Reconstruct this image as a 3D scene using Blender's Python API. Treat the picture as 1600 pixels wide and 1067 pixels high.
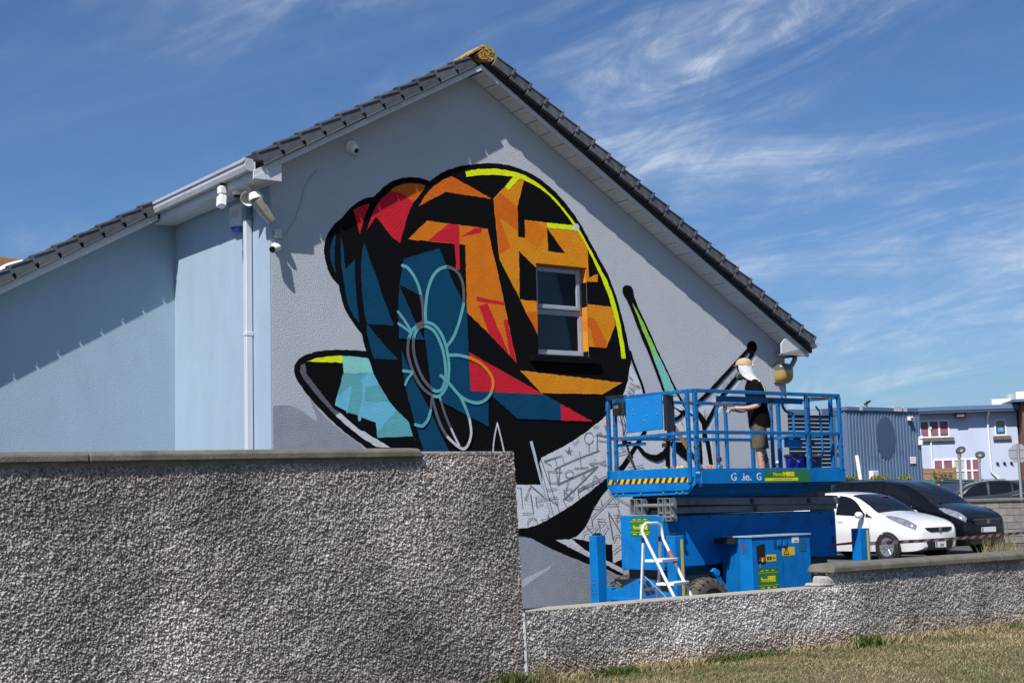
import bpy, bmesh, math, random
import numpy as np
from mathutils import Vector, Matrix

random.seed(7)
RNG = np.random.default_rng(11)
R = math.radians
scene = bpy.context.scene
for o in list(bpy.data.objects):
    bpy.data.objects.remove(o)
col = scene.collection

# ------------------------------------------------------------------ camera
PITCH, ROLL, EYE = R(6.4), R(-1.55), 1.65
cam_data = bpy.data.cameras.new('camera')
cam_data.sensor_width = 36.0
cam_data.lens = 2258.0 / 1600.0 * 36.0
cam_data.clip_start, cam_data.clip_end = 0.1, 2000.0
camera = bpy.data.objects.new('camera', cam_data)
col.objects.link(camera)
fw = Vector((0, math.cos(PITCH), math.sin(PITCH)))
up0 = Vector((0, -math.sin(PITCH), math.cos(PITCH)))
rt0 = Vector((1, 0, 0))
rt = rt0 * math.cos(ROLL) + up0 * math.sin(ROLL)
up = -rt0 * math.sin(ROLL) + up0 * math.cos(ROLL)
mw = Matrix.Identity(4)
for r_ in range(3):
    mw[r_][0], mw[r_][1], mw[r_][2] = rt[r_], up[r_], -fw[r_]
mw.translation = (0, 0, EYE)
camera.matrix_world = mw
scene.camera = camera

# ------------------------------------------------------------------ sun, sky, exposure
YAW_HOUSE = R(35.9)
hu = Vector((math.cos(YAW_HOUSE), math.sin(YAW_HOUSE), 0))
hi = Vector((-math.sin(YAW_HOUSE), math.cos(YAW_HOUSE), 0))
SUN = (-hi - hu * 1.9 + Vector((0, 0, 2.58))).normalized()
sun_data = bpy.data.lights.new('sun', 'SUN')
sun_data.energy = 5.0
sun_data.angle = R(0.53)
sun_data.color = (1.0, 0.965, 0.92)
sun = bpy.data.objects.new('sun', sun_data)
col.objects.link(sun)
sun.location = (0, -10, 40)
sun.rotation_euler = SUN.to_track_quat('Z', 'Y').to_euler()

world = bpy.data.worlds.new('World')
scene.world = world
world.use_nodes = True
wt = world.node_tree
wt.nodes.clear()
def wn(t, **k):
    n = wt.nodes.new(t)
    for a, b in k.items():
        setattr(n, a, b)
    return n
sky = wn('ShaderNodeTexSky', sky_type='NISHITA', sun_disc=False)
sky.sun_elevation = math.asin(SUN.z)
sky.sun_rotation = math.atan2(SUN.x, SUN.y)
sky.altitude = 0
sky.air_density, sky.dust_density, sky.ozone_density = 1.0, 0.55, 4.0
SKY_STRENGTH = 0.062
tc = wn('ShaderNodeTexCoord')
sep = wn('ShaderNodeSeparateXYZ')
wt.links.new(tc.outputs['Generated'], sep.inputs[0])
def wmath(op, a, b=None, clamp=False):
    n = wn('ShaderNodeMath', operation=op)
    n.use_clamp = clamp
    for i, v in enumerate((a, b)):
        if v is None:
            continue
        if hasattr(v, 'is_linked'):
            wt.links.new(v, n.inputs[i])
        else:
            n.inputs[i].default_value = v
    return n.outputs[0]
den = wmath('ADD', wmath('MAXIMUM', sep.outputs['Z'], 0.0), 0.42)
comb = wn('ShaderNodeCombineXYZ')
wt.links.new(wmath('DIVIDE', sep.outputs['X'], den), comb.inputs[0])
wt.links.new(wmath('DIVIDE', sep.outputs['Y'], den), comb.inputs[1])
def wnoise(scale, detail, rough, dist, rot, sc, off=(0, 0, 0)):
    vr = wn('ShaderNodeVectorRotate', rotation_type='Z_AXIS')
    vr.inputs['Angle'].default_value = rot
    wt.links.new(comb.outputs[0], vr.inputs['Vector'])
    mp = wn('ShaderNodeMapping')
    mp.inputs['Scale'].default_value = sc
    mp.inputs['Location'].default_value = off
    wt.links.new(vr.outputs[0], mp.inputs[0])
    n = wn('ShaderNodeTexNoise')
    n.inputs['Scale'].default_value = scale
    n.inputs['Detail'].default_value = detail
    n.inputs['Roughness'].default_value = rough
    n.inputs['Distortion'].default_value = dist
    wt.links.new(mp.outputs[0], n.inputs[0])
    return n.outputs[0]
def wramp(v, a, b):
    m = wn('ShaderNodeMapRange', interpolation_type='SMOOTHSTEP')
    m.inputs['From Min'].default_value, m.inputs['From Max'].default_value = a, b
    wt.links.new(v, m.inputs['Value'])
    return m.outputs[0]
# cirrus: broad banks, fine combed strands, and thin veils, over the whole dome
banks = wramp(wnoise(1.9, 4, 0.55, 0.6, 0.45, (0.75, 1.25, 1), (4.4, 9.1, 0)), 0.42, 0.66)
strand = wramp(wnoise(4.6, 10, 0.62, 1.4, 0.55, (0.55, 1.5, 1), (0.7, 4.1, 0)), 0.36, 0.80)
fine = wramp(wnoise(11.0, 8, 0.66, 1.2, 0.95, (0.65, 1.15, 1), (2.7, 0.3, 0)), 0.38, 0.72)
veil = wramp(wnoise(2.2, 6, 0.6, 0.8, 0.4, (0.5, 1.6, 1), (8.2, 2.2, 0)), 0.46, 0.82)
comb_ = wmath('ADD', wmath('MULTIPLY', strand, 0.38), wmath('MULTIPLY', wmath('MULTIPLY', strand, fine), 0.95))
cloud = wmath('ADD', wmath('MULTIPLY', banks, comb_), wmath('MULTIPLY', veil, 0.13))
cloud = wmath('MULTIPLY', wmath('MULTIPLY', cloud, 0.85), wramp(sep.outputs['Z'], -0.02, 0.10), True)
tint = wn('ShaderNodeMix', data_type='RGBA', blend_type='MULTIPLY')
tint.inputs['Factor'].default_value = 1.0
wt.links.new(sky.outputs[0], tint.inputs['A'])
tint.inputs['B'].default_value = (0.78, 1.03, 1.34, 1)
mixc = wn('ShaderNodeMix', data_type='RGBA')
wt.links.new(cloud, mixc.inputs['Factor'])
wt.links.new(tint.outputs['Result'], mixc.inputs['A'])
mixc.inputs['B'].default_value = (9.6, 10.6, 12.0, 1)
bg = wn('ShaderNodeBackground')
bg.inputs['Strength'].default_value = SKY_STRENGTH
wt.links.new(mixc.outputs['Result'], bg.inputs['Color'])
out = wn('ShaderNodeOutputWorld')
wt.links.new(bg.outputs[0], out.inputs['Surface'])

scene.render.engine = 'CYCLES'
scene.view_settings.view_transform = 'Standard'
scene.view_settings.look = 'None'
scene.view_settings.exposure = 0.24
scene.view_settings.gamma = 1.0
scene.view_settings.use_curve_mapping = False

# ------------------------------------------------------------------ materials
MATS = {}
def mat(name, color, rough=0.6, metal=0.0, var=0.0, vscale=4.0, bump=0.0, bscale=60.0, bdist=0.01, bdetail=4.0,
        spots=None, coat=0.0, spec=0.5, emit=None, stretch=(1, 1, 1), streak=None, randval=0.0):
    """Principled surface: base colour with cloudy variation, optional stain colour, fine relief."""
    if name in MATS:
        return MATS[name]
    m = bpy.data.materials.new(name)
    m.use_nodes = True
    nt = m.node_tree
    p = nt.nodes['Principled BSDF']
    p.inputs['Roughness'].default_value = rough
    p.inputs['Metallic'].default_value = metal
    p.inputs['Specular IOR Level'].default_value = spec
    p.inputs['Coat Weight'].default_value = coat
    p.inputs['Coat Roughness'].default_value = 0.05
    c4 = (*color, 1)
    p.inputs['Base Color'].default_value = c4
    co = nt.nodes.new('ShaderNodeTexCoord').outputs['Object']
    def noise(scale, detail=4.0, rough_=0.55, sc=None, dist=0.0):
        v = co
        if sc:
            mp = nt.nodes.new('ShaderNodeMapping')
            mp.inputs['Scale'].default_value = sc
            nt.links.new(co, mp.inputs[0])
            v = mp.outputs[0]
        n = nt.nodes.new('ShaderNodeTexNoise')
        n.inputs['Scale'].default_value = scale
        n.inputs['Detail'].default_value = detail
        n.inputs['Roughness'].default_value = rough_
        n.inputs['Distortion'].default_value = dist
        nt.links.new(v, n.inputs[0])
        return n.outputs[0]
    def ramp(v, a, b, lo=0.0, hi=1.0):
        r = nt.nodes.new('ShaderNodeMapRange')
        r.inputs['From Min'].default_value, r.inputs['From Max'].default_value = a, b
        r.inputs['To Min'].default_value, r.inputs['To Max'].default_value = lo, hi
        nt.links.new(v, r.inputs['Value'])
        return r.outputs[0]
    def mixrgb(f, a, b):
        x = nt.nodes.new('ShaderNodeMix')
        x.data_type = 'RGBA'
        for k, v in (('Factor', f), ('A', a), ('B', b)):
            if hasattr(v, 'is_linked'):
                nt.links.new(v, x.inputs[k])
            else:
                x.inputs[k].default_value = v if k == 'Factor' else (*v[:3], 1)
        return x.outputs['Result']
    cur = None
    if var:
        hsv = nt.nodes.new('ShaderNodeHueSaturation')
        hsv.inputs['Color'].default_value = c4
        nt.links.new(ramp(noise(vscale, 5, 0.6, stretch), 0.3, 0.7, 1 - var, 1 + var), hsv.inputs['Value'])
        cur = hsv.outputs[0]
    if randval:
        hs = nt.nodes.new('ShaderNodeHueSaturation')
        if cur is not None:
            nt.links.new(cur, hs.inputs['Color'])
        else:
            hs.inputs['Color'].default_value = c4
        oi = nt.nodes.new('ShaderNodeObjectInfo')
        nt.links.new(ramp(oi.outputs['Random'], 0, 1, 1 - randval, 1 + randval), hs.inputs['Value'])
        cur = hs.outputs[0]
    for st in (spots or []):
        scol, sscale, a, b = st[:4]
        cur = mixrgb(ramp(noise(sscale, 6, 0.65, st[4] if len(st) > 4 else None, 0.4), a, b), cur if cur is not None else c4, scol)
    if cur is not None:
        nt.links.new(cur, p.inputs['Base Color'])
    if bump:
        bp = nt.nodes.new('ShaderNodeBump')
        bp.inputs['Strength'].default_value = bump
        bp.inputs['Distance'].default_value = bdist
        nt.links.new(noise(bscale, bdetail, 0.6), bp.inputs['Height'])
        nt.links.new(bp.outputs[0], p.inputs['Normal'])
    if emit:
        p.inputs['Emission Color'].default_value = (*emit[:3], 1)
        p.inputs['Emission Strength'].default_value = emit[3]
    MATS[name] = m
    return m

def glass_mat(name, tint, rough=0.0, refl=1.0):
    if name in MATS:
        return MATS[name]
    m = bpy.data.materials.new(name)
    m.use_nodes = True
    nt = m.node_tree
    nt.nodes.clear()
    o = nt.nodes.new('ShaderNodeOutputMaterial')
    tr = nt.nodes.new('ShaderNodeBsdfTransparent')
    tr.inputs[0].default_value = (*tint, 1)
    gl = nt.nodes.new('ShaderNodeBsdfGlossy')
    gl.inputs['Roughness'].default_value = rough
    gl.inputs['Color'].default_value = (refl, refl, refl, 1)
    fr = nt.nodes.new('ShaderNodeFresnel')
    fr.inputs[0].default_value = 1.6
    mx = nt.nodes.new('ShaderNodeMixShader')
    nt.links.new(fr.outputs[0], mx.inputs[0])
    nt.links.new(tr.outputs[0], mx.inputs[1])
    nt.links.new(gl.outputs[0], mx.inputs[2])
    nt.links.new(mx.outputs[0], o.inputs[0])
    MATS[name] = m
    return m

# ------------------------------------------------------------------ mesh builder
class MB:
    def __init__(s):
        s.v, s.f, s.m = [], [], []
        s.mi = 0
    def add(s, vs, fs):
        b = len(s.v)
        s.v += [tuple(v) for v in vs]
        s.f += [tuple(b + i for i in f) for f in fs]
        s.m += [s.mi] * len(fs)
        return s
    def box(s, x0, x1, y0, y1, z0, z1):
        x0, x1 = sorted((x0, x1)); y0, y1 = sorted((y0, y1)); z0, z1 = sorted((z0, z1))
        return s.add([(x0, y0, z0), (x1, y0, z0), (x1, y1, z0), (x0, y1, z0), (x0, y0, z1), (x1, y0, z1), (x1, y1, z1), (x0, y1, z1)],
                     [(0, 3, 2, 1), (4, 5, 6, 7), (0, 1, 5, 4), (1, 2, 6, 5), (2, 3, 7, 6), (3, 0, 4, 7)])
    def bar(s, p0, p1, w, h, upv=(0, 0, 1)):
        """rectangular bar between two points: w sideways, h along upv"""
        p0, p1 = Vector(p0), Vector(p1)
        d = (p1 - p0).normalized()
        u = Vector(upv)
        if abs(d.dot(u)) > 0.95:
            u = Vector((1, 0, 0)) if abs(d.x) < 0.9 else Vector((0, 1, 0))
        a = d.cross(u).normalized()
        b = a.cross(d).normalized()
        vs = []
        for p in (p0, p1):
            for sa, sb in ((-1, -1), (1, -1), (1, 1), (-1, 1)):
                vs.append(p + a * (sa * w / 2) + b * (sb * h / 2))
        return s.add(vs, [(0, 1, 2, 3), (7, 6, 5, 4), (0, 4, 5, 1), (1, 5, 6, 2), (2, 6, 7, 3), (3, 7, 4, 0)])
    def prism(s, pts, axis, a, b):
        """polygon extruded: axis 'x' pts=(y,z), 'y' pts=(x,z), 'z' pts=(x,y)"""
        def P(p, t):
            return {'x': (t, p[0], p[1]), 'y': (p[0], t, p[1]), 'z': (p[0], p[1], t)}[axis]
        n = len(pts)
        vs = [P(p, a) for p in pts] + [P(p, b) for p in pts]
        fs = [tuple(range(n))[::-1], tuple(range(n, 2 * n))] + [(i, (i + 1) % n, n + (i + 1) % n, n + i) for i in range(n)]
        return s.add(vs, fs)
    def tube(s, path, r, seg=8, caps=True):
        path = [Vector(p) for p in path]
        n = len(path)
        rr = r if hasattr(r, '__len__') else [r] * n
        d0 = (path[1] - path[0]).normalized()
        ref = Vector((0, 0, 1)) if abs(d0.z) < 0.9 else Vector((1, 0, 0))
        a = d0.cross(ref).normalized()
        vs = []
        for i, p in enumerate(path):
            d = (path[min(i + 1, n - 1)] - path[max(i - 1, 0)]).normalized()
            a = (a - d * a.dot(d)).normalized()
            b = d.cross(a)
            for k in range(seg):
                t = 2 * math.pi * k / seg
                vs.append(p + (a * math.cos(t) + b * math.sin(t)) * rr[i])
        fs = []
        for i in range(n - 1):
            for k in range(seg):
                k2 = (k + 1) % seg
                fs.append((i * seg + k, i * seg + k2, (i + 1) * seg + k2, (i + 1) * seg + k))
        if caps:
            fs.append(tuple(range(seg))[::-1])
            fs.append(tuple((n - 1) * seg + k for k in range(seg)))
        return s.add(vs, fs)
    def cyl(s, p0, p1, r0, r1=None, seg=16):
        return s.tube([p0, p1], [r0, r0 if r1 is None else r1], seg)
    def lathe(s, prof, org=(0, 0, 0), axis=(0, 0, 1), seg=20):
        """prof = (radius, height) pairs along axis"""
        ax = Vector(axis).normalized()
        ref = Vector((0, 0, 1)) if abs(ax.z) < 0.9 else Vector((1, 0, 0))
        a = ax.cross(ref).normalized()
        b = ax.cross(a)
        o = Vector(org)
        vs, fs = [], []
        for r, h in prof:
            for k in range(seg):
                t = 2 * math.pi * k / seg
                vs.append(o + ax * h + (a * math.cos(t) + b * math.sin(t)) * max(r, 1e-5))
        for i in range(len(prof) - 1):
            for k in range(seg):
                k2 = (k + 1) % seg
                fs.append((i * seg + k, i * seg + k2, (i + 1) * seg + k2, (i + 1) * seg + k))
        fs.append(tuple(range(seg))[::-1])
        fs.append(tuple((len(prof) - 1) * seg + k for k in range(seg)))
        return s.add(vs, fs)
    def grid(s, rows):
        n, m = len(rows), len(rows[0])
        vs = [p for r_ in rows for p in r_]
        return s.add(vs, [(i * m + j, i * m + j + 1, (i + 1) * m + j + 1, (i + 1) * m + j) for i in range(n - 1) for j in range(m - 1)])
    def build(s, name, m, parent=None, bev=0.0, smooth=None, label=None, kind=None, recalc=True):
        me = bpy.data.meshes.new(name)
        me.from_pydata(s.v, [], s.f)
        ms = m if isinstance(m, (list, tuple)) else [m]
        for x in ms:
            me.materials.append(x)
        if len(ms) > 1:
            me.polygons.foreach_set('material_index', s.m)
        if recalc:
            b = bmesh.new()
            b.from_mesh(me)
            bmesh.ops.recalc_face_normals(b, faces=b.faces[:])
            b.to_mesh(me)
            b.free()
        if smooth:
            me.polygons.foreach_set('use_smooth', [True] * len(me.polygons))
            me.set_sharp_from_angle(angle=R(smooth))
        o = bpy.data.objects.new(name, me)
        col.objects.link(o)
        if parent is not None:
            o.parent = parent
        if bev:
            bm_ = o.modifiers.new('bevel', 'BEVEL')
            bm_.width = bev
            bm_.segments = 1
            bm_.limit_method = 'ANGLE'
        if label:
            o['label'] = label
        if kind:
            o['kind'] = kind
        return o

def tag(o, label, cat, group=None):
    o['label'], o['category'] = label, cat
    if group:
        o['group'] = group
    return o
def thing(name, label, cat, loc=(0, 0, 0), rz=0.0, group=None):
    o = bpy.data.objects.new(name, None)
    o.empty_display_size = 0.2
    col.objects.link(o)
    o.location, o.rotation_euler = loc, (0, 0, rz)
    return tag(o, label, cat, group)
def struct(o):
    o['kind'] = 'structure'
    return o
def piece(src, name=None, parent=None, loc=None):
    """another object sharing src's mesh"""
    c = src.copy()
    col.objects.link(c)
    if parent is not None:
        c.parent = parent
    if loc is not None:
        c.location = loc
    return c
def text(name, s, size, m, parent, origin, xdir, ydir, align='LEFT', bold=0.0, ext=0.0008, sx=1.0, shear=0.0, fit=None):
    cu = bpy.data.curves.new('t', 'FONT')
    cu.body, cu.size, cu.align_x, cu.extrude, cu.offset, cu.shear = s, size, align, ext, bold, shear
    t = bpy.data.objects.new('t', cu)
    col.objects.link(t)
    me = bpy.data.meshes.new_from_object(t.evaluated_get(bpy.context.evaluated_depsgraph_get()))
    bpy.data.objects.remove(t)
    bpy.data.curves.remove(cu)
    if fit:
        xs_ = [v.co.x for v in me.vertices]
        sx = fit / (max(xs_) - min(xs_))
    x, y = Vector(xdir).normalized(), Vector(ydir).normalized()
    z = x.cross(y)
    M4 = Matrix.Identity(4)
    for i in range(3):
        M4[i][0], M4[i][1], M4[i][2], M4[i][3] = x[i] * sx, y[i], z[i], origin[i]
    me.transform(M4)
    me.name = name
    me.materials.clear()
    me.materials.append(m)
    o = bpy.data.objects.new(name, me)
    col.objects.link(o)
    o.parent = parent
    return o
# mural shapes on the gable: kind, paint, name, (stroke width,) outline as metres along the wall and up
MURAL = [
('p','ground_grey','grey_ground',[(-0.023,2.873),(0.032,2.899),(0.096,2.908),(0.16,2.912),(0.241,2.907),(0.314,2.89),(0.387,2.861),(0.452,2.822),(0.517,2.776),(0.574,2.743),(0.623,2.721),(0.6,2.802),(0.56,2.897),(0.512,3.015),(0.65,2.854),(0.815,2.708),(1.016,2.561),(1.219,2.442),(1.56,2.11),(2.514,1.646),(3.588,1.265),(3.842,1.205),(4.38,1.012),(5.735,0.446),(6.957,0.194),(8.667,0.141),(8.62,-0.532),(6.918,-0.495),(5.112,-0.354),(2.469,-0.066),(-0.023,0.197)]),
('p','wall_light','grey_wedge',[(3.588,0.604),(3.77,0.679),(3.891,0.716),(4.21,0.821),(4.095,0.738),(3.95,0.67),(3.584,0.494)]),
('p','pale','pale_fill',[(5.589,3.68),(5.694,3.61),(5.818,3.428),(5.942,3.209),(6.021,3.08),(6.349,2.955),(7.011,2.966),(7.5,3.245),(8.172,3.815),(8.265,3.759),(7.655,3.171),(7.23,2.701),(7.295,2.013),(7.288,1.444),(6.869,0.894),(6.469,0.497),(6.096,0.426),(5.566,0.651),(5.052,0.897),(4.384,1.125),(3.842,1.222),(3.526,1.301),(3.551,2.05),(4.079,2.394),(4.666,2.572),(5.258,2.938)]),
('p','black','black_outline',[(1.002,5.297),(0.897,5.21),(0.802,5.079),(0.754,4.953),(0.742,4.845),(0.755,4.755),(0.787,4.651),(0.787,4.631),(0.836,4.543),(0.903,4.472),(0.946,4.436),(0.95,4.414),(0.97,4.324),(1.002,4.204),(1.06,4.085),(1.136,3.983),(1.221,3.88),(1.269,3.829),(1.275,3.806),(1.304,3.685),(1.331,3.607),(1.358,3.458),(1.426,3.346),(1.511,3.188),(1.648,2.977),(1.938,2.72),(1.997,2.544),(2.156,2.321),(2.327,2.062),(3.128,1.911),(3.609,1.904),(4.066,1.899),(4.014,2.245),(4.014,2.244),(4.202,2.325),(4.413,2.407),(4.628,2.508),(4.846,2.617),(5.068,2.754),(5.226,2.866),(5.409,3.015),(5.526,3.137),(5.586,3.225),(5.649,3.365),(5.679,3.521),(5.72,3.662),(5.703,3.783),(5.665,3.938),(5.618,4.145),(5.539,4.403),(5.46,4.625),(5.348,4.879),(5.191,5.1),(5.046,5.314),(4.901,5.528),(4.756,5.705),(4.59,5.87),(4.404,6.014),(4.217,6.123),(4.032,6.205),(3.827,6.258),(3.643,6.284),(3.461,6.286),(3.28,6.273),(3.047,6.229),(2.812,6.174),(2.656,6.115),(2.521,6.05),(2.386,5.954),(2.338,5.916),(2.273,5.933),(2.161,5.945),(2.031,5.938),(1.902,5.911),(1.755,5.852),(1.627,5.767),(1.517,5.66),(1.481,5.622),(1.356,5.589),(1.249,5.531),(1.143,5.45),(1.055,5.356)]),
('p','black','black_foot',[(1.326,3.618),(1.136,3.621),(0.896,3.619),(0.744,3.605),(0.593,3.578),(0.46,3.534),(0.369,3.476),(0.314,3.4),(0.31,3.319),(0.342,3.232),(0.439,3.101),(0.585,2.942),(0.733,2.811),(0.882,2.679),(1.083,2.539),(1.27,2.42),(1.459,2.299),(2.165,2.321),(1.963,2.598),(1.443,3.324)]),
('p','sky_teal','blue_patch',[(0.997,3.331),(1.423,3.345),(1.511,3.188),(1.649,2.989),(1.788,2.849),(1.938,2.727),(1.997,2.544),(1.472,2.523),(1.449,2.715),(1.242,2.781),(1.233,2.735),(1.198,2.728),(1.191,2.803),(1.046,2.838),(1.033,2.816),(1.029,2.853),(0.869,2.925),(0.899,3.038),(0.958,3.204)]),
('p','mid_teal','teal_patch',[(0.997,3.331),(1.37,3.343),(1.189,3.233),(1.259,3.23),(1.249,2.985),(1.199,2.8),(1.046,2.837),(1.111,3.178),(0.899,3.038),(0.958,3.204)]),
('p','mid_teal','teal_patch',[(1.31,3.168),(1.515,3.188),(1.649,2.989),(1.306,2.978)]),
('p','mid_teal','teal_patch',[(1.753,2.879),(1.938,2.727),(1.997,2.544),(1.472,2.523),(1.456,2.586)]),
('p','light_teal','teal_patch',[(0.985,3.545),(1.169,3.54),(1.356,3.526),(1.426,3.342),(0.997,3.328)]),
('p','yellow','yellow_patch',[(0.481,3.455),(0.592,3.494),(0.743,3.524),(0.895,3.542),(0.985,3.545),(0.984,3.456)]),
('p','dim_grey','grey_stripe',[(0.401,3.411),(0.459,3.43),(0.477,3.302),(0.686,3.063),(0.86,2.873),(0.939,2.832),(0.875,2.795),(0.652,3.003),(0.44,3.234),(0.387,3.329)]),
('p','stroke_white','white_stripe',[(0.939,2.832),(0.875,2.795),(1.018,2.678),(1.221,2.537),(1.444,2.412),(1.654,2.398),(1.463,2.506),(1.188,2.637),(1.019,2.767)]),
('p','red','red_patch',[(1.174,5.414),(1.248,5.461),(1.337,5.501),(1.417,5.521),(1.334,5.329),(1.263,5.112)]),
('p','navy','navy_patch',[(0.922,5.128),(0.869,5.008),(0.827,4.867),(0.831,4.776),(0.864,4.672),(0.913,4.569),(0.89,4.72),(0.888,4.903)]),
('p','navy','navy_patch',[(0.989,5.057),(0.978,4.875),(0.992,4.646),(1.015,4.495),(1.038,4.343),(1.087,4.163),(1.154,4.045),(1.236,3.96),(1.221,4.079),(1.197,4.292),(1.183,4.506),(1.181,4.783),(1.043,4.642),(1.022,4.909)]),
('p','navy','navy_patch',[(1.319,5.023),(1.378,4.86),(1.488,4.605),(1.564,4.377),(1.649,4.18),(1.743,3.964),(1.353,3.96),(1.311,4.084),(1.278,4.359),(1.269,4.666),(1.281,4.822)]),
('p','navy','navy_patch',[(1.335,3.959),(1.379,3.934),(1.43,3.875),(1.604,3.698),(1.797,3.525),(1.441,3.523),(1.399,3.628),(1.35,3.81)]),
('p','orange_dark','orange_patch',[(1.725,5.722),(1.808,5.786),(1.918,5.833),(2.048,5.86),(2.178,5.866),(2.271,5.849),(2.174,5.713),(2.07,5.606),(1.97,5.676),(1.861,5.712)]),
('p','red','red_patch',[(1.357,5.155),(1.413,5.305),(1.496,5.485),(1.587,5.605),(1.725,5.722),(1.861,5.712),(1.97,5.676),(2.07,5.606),(1.983,5.422),(1.914,5.225),(1.856,5.046),(1.757,5.1),(1.651,5.201),(1.564,5.303),(1.499,5.36),(1.42,5.243)]),
('p','orange_dark','orange_patch',[(2.152,5.558),(2.248,5.705),(2.383,5.848),(2.538,5.954),(2.677,6.019),(3.038,5.894),(3.326,5.78),(2.581,5.796)]),
('p','orange','orange_patch',[(1.984,5.107),(2.278,5.383),(3.252,5.358),(3.314,5.086),(3.412,4.73),(3.499,4.341),(3.586,3.934),(3.678,3.548),(3.209,3.941),(2.88,4.199),(2.879,4.644),(2.879,5.107),(2.604,5.105)]),
('p','red','red_patch',[(2.287,5.114),(2.608,5.368),(2.781,5.368),(2.783,5.116),(2.783,4.759),(2.72,4.765),(2.706,5.109)]),
('p','red','red_patch',[(2.808,5.211),(3.046,5.356),(3.164,5.358),(3.132,5.293)]),
('p','red','red_patch',[(3.038,4.419),(3.49,4.368),(3.489,4.322),(3.042,4.36)]),
('p','red','red_patch',[(3.073,4.291),(3.217,4.338),(3.561,3.641),(3.229,3.929)]),
('p','red','red_patch',[(3.472,4.12),(3.537,4.14),(3.604,3.848),(3.674,3.547),(3.566,3.636)]),
('p','orange_bright','orange_patch',[(3.355,5.786),(3.573,5.993),(3.801,6.119),(3.883,6.091),(3.761,5.718),(3.757,5.29),(3.876,5.291),(3.878,5.541),(4.259,5.537),(4.26,5.466),(4.769,5.472),(4.865,5.429),(4.977,5.248),(4.985,4.816),(5.148,4.874),(5.143,4.758),(4.847,4.75),(4.833,4.934),(4.037,4.892),(3.763,5.098),(3.754,4.422),(4.061,4.416),(4.045,3.951),(3.841,4.273),(3.745,4.45),(3.505,4.831),(3.429,4.955)]),
('p','black','black_patch',[(4.26,5.466),(4.566,5.128),(4.269,5.133)]),
('p','orange_dark','orange_patch',[(3.361,5.77),(3.478,5.874),(3.759,5.722),(3.76,5.374),(3.447,5.529),(3.626,5.136),(3.431,5.029)]),
('p','orange','orange_patch',[(3.884,5.533),(4.05,5.54),(4.259,5.435),(4.088,5.166),(3.876,5.288)]),
('p','orange_dark','orange_patch',[(3.84,4.256),(4.056,4.264),(4.045,3.95),(3.938,4.128)]),
('p','orange_bright','orange_patch',[(4.811,4.392),(4.954,4.429),(5.383,4.415),(5.45,4.172),(5.257,3.817),(4.939,3.824),(4.807,3.765)]),
('p','orange_dark','orange_patch',[(4.815,4.233),(5.022,4.239),(5.097,4.188),(5.271,3.886),(5.25,3.817),(5.048,3.822),(4.972,4.096),(4.809,4.079)]),
('p','yellow','yellow_arc',[(2.905,6.11),(3.099,6.166),(3.358,6.204),(3.56,6.21),(3.743,6.198),(3.906,6.169),(4.07,6.107),(4.235,6.022),(4.4,5.911),(4.565,5.772),(4.71,5.631),(4.855,5.471),(4.979,5.291),(5.124,5.077),(5.248,4.887),(5.311,4.807),(5.413,4.587),(5.492,4.348),(5.548,4.107),(5.594,3.866),(5.614,3.679),(5.535,3.676),(5.515,3.862),(5.47,4.103),(5.413,4.326),(5.334,4.565),(5.222,4.801),(5.038,5.123),(4.915,5.321),(4.791,5.483),(4.646,5.642),(4.501,5.783),(4.336,5.913),(4.171,6.007),(4.027,6.059),(3.863,6.106),(3.699,6.13),(3.517,6.126),(3.355,6.117),(3.116,6.081),(2.919,6.038)]),
('p','yellow','yellow_tick',[(3.699,6.128),(3.822,6.118),(3.611,5.927),(3.556,5.975)]),
('p','yellow','yellow_bar',[(4.259,5.537),(4.771,5.542),(4.808,5.472),(4.26,5.466)]),
('p','stroke_white','white_dot',[(4.836,5.522),(4.831,5.5),(4.818,5.481),(4.8,5.467),(4.779,5.461),(4.758,5.464),(4.741,5.474),(4.73,5.491),(4.727,5.512),(4.732,5.533),(4.744,5.552),(4.763,5.566),(4.783,5.572),(4.804,5.57),(4.821,5.559),(4.832,5.543)]),
('p','orange_bright','orange_patch',[(3.727,3.45),(5.535,3.33),(5.161,3.153),(4.077,3.147)]),
('p','red','red_patch',[(2.89,3.664),(4.128,3.127),(2.904,3.145)]),
('p','navy','navy_patch',[(3.214,3.139),(4.128,3.127),(4.415,3.005),(4.411,2.777),(3.659,2.791),(3.252,3.088)]),
('p','red','red_patch',[(4.409,3.005),(4.964,2.767),(4.406,2.774)]),
('p','navy','navy_panel',[(1.906,4.843),(2.455,5.025),(2.527,4.879),(2.671,4.58),(2.876,4.219),(2.885,3.667),(2.907,3.148),(3.188,3.137),(3.181,2.675),(2.419,3.006),(2.289,3.154),(2.208,3.799),(1.817,3.794),(1.801,4.121),(1.832,4.498)]),
('p','black','black_patch',[(1.832,4.498),(2.185,4.365),(2.196,4.068),(2.199,3.798),(2.032,4.084)]),
('p','navy','navy_patch',[(1.843,3.651),(2.014,3.284),(2.239,2.916),(2.437,2.544),(2.551,2.339),(2.577,2.169),(2.207,2.172),(2.003,2.788),(1.89,3.181),(1.857,3.403)]),
('s','flower_teal','flower_line',0.043,[(1.878,4.753),(1.899,4.749),(1.928,4.743),(1.959,4.729),(1.988,4.705),(2.017,4.674),(2.045,4.639),(2.07,4.602),(2.094,4.561),(2.115,4.517),(2.133,4.467),(2.147,4.413),(2.156,4.376)]),
('s','dim_grey','flower_line',0.043,[(2.156,4.376),(2.163,4.344),(2.172,4.297),(2.18,4.243),(2.184,4.176),(2.186,4.102),(2.187,4.049)]),
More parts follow.
